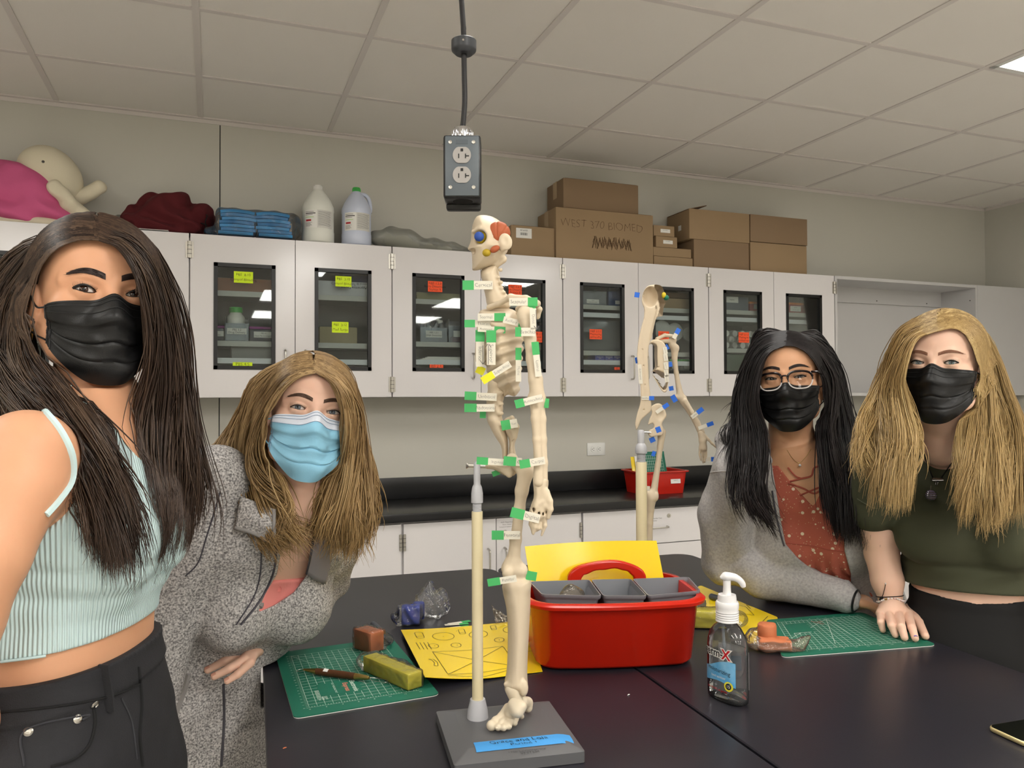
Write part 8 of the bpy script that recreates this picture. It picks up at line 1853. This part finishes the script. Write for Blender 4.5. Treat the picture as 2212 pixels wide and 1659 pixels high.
def bodyC(p):
    d = smin(chestC(p), H.neck(p, nkC), .03); d = smin(d, chain(p, arC, [.05, .045, .04], .01), .025); d = smin(d, chain(p, foC, [.04, .036, .030, .024], .01), .012); d = smin(d, chain(p, alC, [.05, .045, .038, .026], .01), .025); d = smin(d, ell(p, alC[-1] - [0, .02, .05], (.03, .03, .05)), .02)
    d = smin(d, ell(p, hdC, (.036, .030, .018)), .014); fx = fxC; sd = unit(np.cross(fx, UP))
    for i in range(4): d = smin(d, chain(p, [hdC + fx * .02 + sd * (-.024 + .016 * i), hdC + fx * .055 + sd * (-.026 + .017 * i) - [0, 0, .006], hdC + fx * .078 + sd * (-.026 + .017 * i) - [0, 0, .02]], [.0095, .0085, .007], .002), .004)
    d = smin(d, chain(p, [hdC - fx * .02 + sd * .03, hdC + fx * .012 + sd * .05, hdC + fx * .036 + sd * .055], [.012, .010, .008], .002), .006)
    d = np.minimum(d, smin(torsoC(p), legs(p, hpC - upC * .26, hpC + [.06, .05, 0], 1.0, .085, unit([fC[0], fC[1], 0])), .04)); return smin(d, H.sdf(p), .012)
lo, hi = bound([[hpC[0] - .5, hpC[1] - .42, 0], [hpC[0] + .36, hpC[1] + .40, 1.66]], .0)
body_mesh(pr, bodyC, H, lo, hi, M_skC, .002, .005, extra=(hdC - .1, hdC + .1))
H.eyes(pr, ('dark', (40, 26, 20)), mat('brow_black', (40, 28, 24), .6), M_lash, gaze=(.1, .06), lash=.0012, browz=.021, browt=.95)
H.mask(pr, [M_mblack, M_mblack, M_mseam], top=-.020, side=(-.022, -.068), thw=66, bot=-.128, nose=.008)
# glasses
gl = None; M_gfr = mat('glasses_black', (24, 14, 16), .2); M_gcl = mat('glasses_clear_rim', (206, 200, 198), .15); M_lens = film('lens', (250, 250, 250), 0.0, .05, gloss=.35)
def lens_loop(sx, n=44, k=1.0):
    a = np.arange(n) * 2 * math.pi / n; c_, s_ = np.cos(a), np.sin(a); x = .0265 * k * np.sign(c_) * np.abs(c_) ** .72; z = .0205 * k * np.sign(s_) * np.abs(s_) ** .8; x = x * (1 + .10 * (z / .02)); return np.stack([sx * .0335 + sx * x, .1035 - .35 * (np.abs(.0335 + x) / .1) ** 2 * .1 - .010 * ((.0335 + x) / .06) ** 2, -.008 + z], 1), z
mb = MB()
for sx in (-1, 1):
    P, z = lens_loop(sx); P = np.vstack([P, P[:1]]); z = np.r_[z, z[:1]]; W_ = H.W(P)
    for i in range(len(P) - 1): mb.tube(W_[i:i + 2], .0017 + .0012 * (z[i] > .006), 1 if z[i] < -.002 else 0, 8)
    mb.tube(H.W([(sx * .060, .094, .009), (sx * .071, .085, .009), (sx * .080, .04, .006), (sx * .084, -.005, .002), (sx * .083, -.03, -.012)]), [.003, .0026, .0018, .0016, .0018], 0, 8)
mb.tube(H.W(spline([(-.0085, .1028, .0), (-.004, .106, .003), (.004, .106, .003), (.0085, .1028, .0)], 12)), .0022, 0, 8)
gl = mb.build('glasses_frame', [M_gfr, M_gcl], pr, world=True)
for sx in (-1, 1):
    P, z = lens_loop(sx, k=.97); mb = MB(); mb.add(np.vstack([H.W(P), H.W(P.mean(0) + [0, .0012, 0])]), [(i, (i + 1) % 44, 44) for i in range(44)]); mb.build('lens', M_lens, gl, world=True)
M_drs = speck_mat('rust_floral', (176, 92, 74), (222, 206, 180), (206, 176, 140), 48, .2)
VC = Flat(1.95)
vneck = [(1655, 930), (1668, 985), (1685, 1012), (1712, 1047), (1750, 1088), (1757, 1093), (1763, 1084), (1785, 1040), (1805, 930)]
def dressC(p):
    u, v, n = VC.uvn(p); q = (p - hpC) @ RC; ru = np.clip((v - 1176) / 60, 0, 1); d = chestC(p, .006) - .010 * ru + .0035 * np.sin(q[:, 0] * 210 + 4 * np.sin(q[:, 2] * 22)) * ru
    d = smax(d, -smax(-VC.poly(u, v, np.array(vneck)), (p - hpC) @ -fC, .002), .002); return smax(d, q[:, 2] - .40 * kC, .003)
dr = cloth(pr, 'floral_dress', dressC, *bound([hpC - [.26, .28, .12], nkC + [.22, .2, .0]], .03), .003, M_drs)
M_lace = mat('rust_lace', (170, 84, 68), .8)
sk2 = lambda p: np.minimum(dressC(p), bodyC(p))
for pts in ([(1706, 1040), (1730, 1034), (1752, 1028), (1760, 1010), (1786, 1006)], [(1703, 1043), (1735, 1055), (1760, 1066), (1780, 1050)], [(1728, 1070), (1752, 1060), (1782, 1048)], [(1702, 1010), (1718, 1028), (1732, 1034)]): seam(pr, 'lacing', sk2, pts, .0022, M_lace, par=dr, off=.002)
seam(pr, 'gather_seam', dressC, [(1697, 1173), (1730, 1176), (1760, 1180), (1790, 1187), (1822, 1192)], .0014, M_lace, par=dr)
M_hood = mat('grey_marl', (150, 147, 146), .95, vary=(180, .55, (182, 178, 176)), bump=(220, .3)); M_cuffC = rib_mat('grey_cuff', (168, 164, 162), (1, 0, 0), (0, 1, 0), 60)
openC = [(1640, 930), (1662, 975), (1675, 1050), (1686, 1120), (1697, 1175), (1722, 1204), (1760, 1236), (1800, 1262), (1838, 1300), (1838, 1240), (1824, 1190), (1822, 1120), (1826, 1040), (1812, 930)]
def sleeveC(p): return np.minimum(chain(p, arC, [.068, .066, .064], .012), chain(p, foC, [.062, .056, .050, .038], .012))
def hoodieC(p):
    u, v, n = VC.uvn(p); q = (p - hpC) @ RC; e = unit(foC[-1] - foC[0]); t = (p - foC[0]) @ e
    d = smin(chestC(p, .020), loft(p, hpC, RC, np.array([-.26, -.1, .06]), np.array([.20, .19, .16]), np.array([.14, .135, .12]), 0, 0, 2.3), .04)
    d = smin(d, chain(p, alC, [.066, .062, .056, .045], .012), .03); slv = sleeveC(p) + .006 * np.sin(46 * t + 30 * p[:, 2] + 2 * np.sin(17 * t)) * np.exp(-((t - .06) / .16) ** 2) + .006 * wob(p, 20, 1.5) + .003 * wob(p, 45, .3)
    op = smax(-VC.poly(u, v, np.array(openC)), (p - hpC) @ -fC - .02, .003); d = smax(d + .004 * wob(p, 18, .5), -op, .004); d = smin(d, slv, .022)
    hd = chain(p, [pax(1572, 952, 2.06), pax(1588, 942, 2.03), pax(1630, 962, 1.98), pax(1658, 995, 1.96)], [.034, .034, .028, .014], .01); d = smin(d, hd + .004 * wob(p, 40), .02); d = smin(d, ell(p, pax(1842, 955, 2.12), (.075, .06, .05)), .03)
    d = smax(d, -ell(p, nkC + upC * .06 + fC * .01, (.088, .08, .09)), .006); return smax(d, TAB_Z + .002 - p[:, 2] - 9.0 * (p[:, 0] > 1.50), .004)
lo, hi = bound([hpC - [.3, .3, .28], nkC + [.3, .3, .12]] + arC + foC, .09)
ho = cloth(pr, 'hoodie', hoodieC, lo, hi, .0036, M_hood)
e = unit(foC[-1] - foC[-2]); Fc = frame_z(e); blob('cuff', lambda p: smax(cap(p, wrC - e * .05, wrC + e * .012, .039, .034), np.abs((p - wrC) @ e + .016) - .028, .004), wrC - .08, wrC + .08, .003, M_cuffC, ho, world=True)
seam(pr, 'sleeve_seam', hoodieC, [(1528, 1022), (1560, 1018), (1590, 1022), (1600, 1032)], .0018, M_hood, par=ho); seam(pr, 'zip_teeth', hoodieC, [(1668, 1060), (1676, 1110), (1688, 1160), (1694, 1180)], .0022, M_zip, par=ho)
for s_ in (.034,): mb = MB(); c = wrC + e * .030; mb.tube(c + .0265 * (np.cos(np.linspace(0, 6.28, 30))[:, None] * Fc[:, 0] + np.sin(np.linspace(0, 6.28, 30))[:, None] * Fc[:, 1]), .0028, 0, 8); mb.build('hair_tie', M_blk, pr, world=True)
cloth(pr, 'trousers', lambda p: smax(smin(torsoC(p, .004), legs(p, hpC - upC * .26, hpC + [.06, .05, 0], 1.12, .085, unit([fC[0], fC[1], 0])), .04), (p - hpC) @ upC + .10, .003), np.array([hpC[0] - .3, hpC[1] - .3, .08]), np.array([hpC[0] + .34, hpC[1] + .36, hpC[2]]), .006, M_pants)
q = hit(bodyC, spline(np.array([(1700, 972, 0), (1712, 990, 0), (1726, 1000, 0), (1740, 988, 0), (1752, 970, 0)], float), 24)[:, :2], off=.001); mb = MB(); mb.tube(q, .0006, 0, 5); mb.lathe([(.0001, -.004), (.004, 0), (.0001, .004)], q[12] - [0, 0, .006] - CF * .002, 1, 12); mb.build('necklace', [M_brass, mat('crystal', (230, 230, 236), .05)], pr, world=True)
M_hC = hair_mat('black_hair', (12, 10, 11), (24, 20, 21), (44, 37, 37), .1, (40, 30, 28))
LC = [[(1693,740,-.085),(1655,762,-.072),(1637,810,-.05),(1631,870,-.05),(1648,930,-.06),(1652,980,-.09),(1645,1040,-.12),(1655,1090,-.13),(1675,1148,-.13)], [(1693,730,-.07),(1645,752,-.04),(1622,810,-.02),(1614,880,-.02),(1625,940,-.05),(1628,1000,-.09),(1625,1050,-.12),(1640,1100,-.13),(1670,1152,-.13)], [(1694,718,-.04),(1640,742,0),(1615,810,.02),(1606,870,.02),(1604,930,-.01),(1606,1000,-.07),(1608,1060,-.11),(1632,1112,-.13)], [(1695,711,0),(1645,728,.03),(1612,790,.06),(1600,860,.07),(1590,920,.06),(1572,965,.03)], [(1697,709,.03),(1645,726,.08),(1615,800,.1),(1605,880,.1),(1595,940,.1)]]
RC_ = [[(1697,740,-.085),(1738,762,-.072),(1769,810,-.05),(1778,860,-.04),(1771,920,-.04),(1775,980,-.08),(1785,1050,-.11),(1800,1110,-.12),(1815,1178,-.12)], [(1700,730,-.07),(1750,752,-.04),(1786,815,-.02),(1796,880,-.01),(1796,940,-.04),(1802,1000,-.08),(1808,1070,-.11),(1815,1125,-.12),(1822,1182,-.12)], [(1703,718,-.04),(1760,742,0),(1798,810,.02),(1811,880,.02),(1821,940,-.01),(1830,1000,-.06),(1835,1070,-.1),(1840,1130,-.11),(1835,1172,-.11)], [(1705,711,0),(1762,728,.03),(1801,795,.06),(1814,860,.06),(1831,930,.03),(1846,990,-.03),(1854,1060,-.08),(1860,1120,-.09),(1850,1162,-.1)], [(1703,709,.03),(1760,726,.08),(1801,790,.1),(1813,870,.1),(1826,930,.1)]]
under_hair(pr, H, M_hC); hair(pr, H, [LC, RC_], M_hC, 2000, .0010, 11, avoid=lambda p: np.minimum(hoodieC(p), np.minimum(chestC(p, .006), H.neck(p, nkC))), jit=.007, tipjit=.014, wave=.008, wfreq=8, stray=.03)
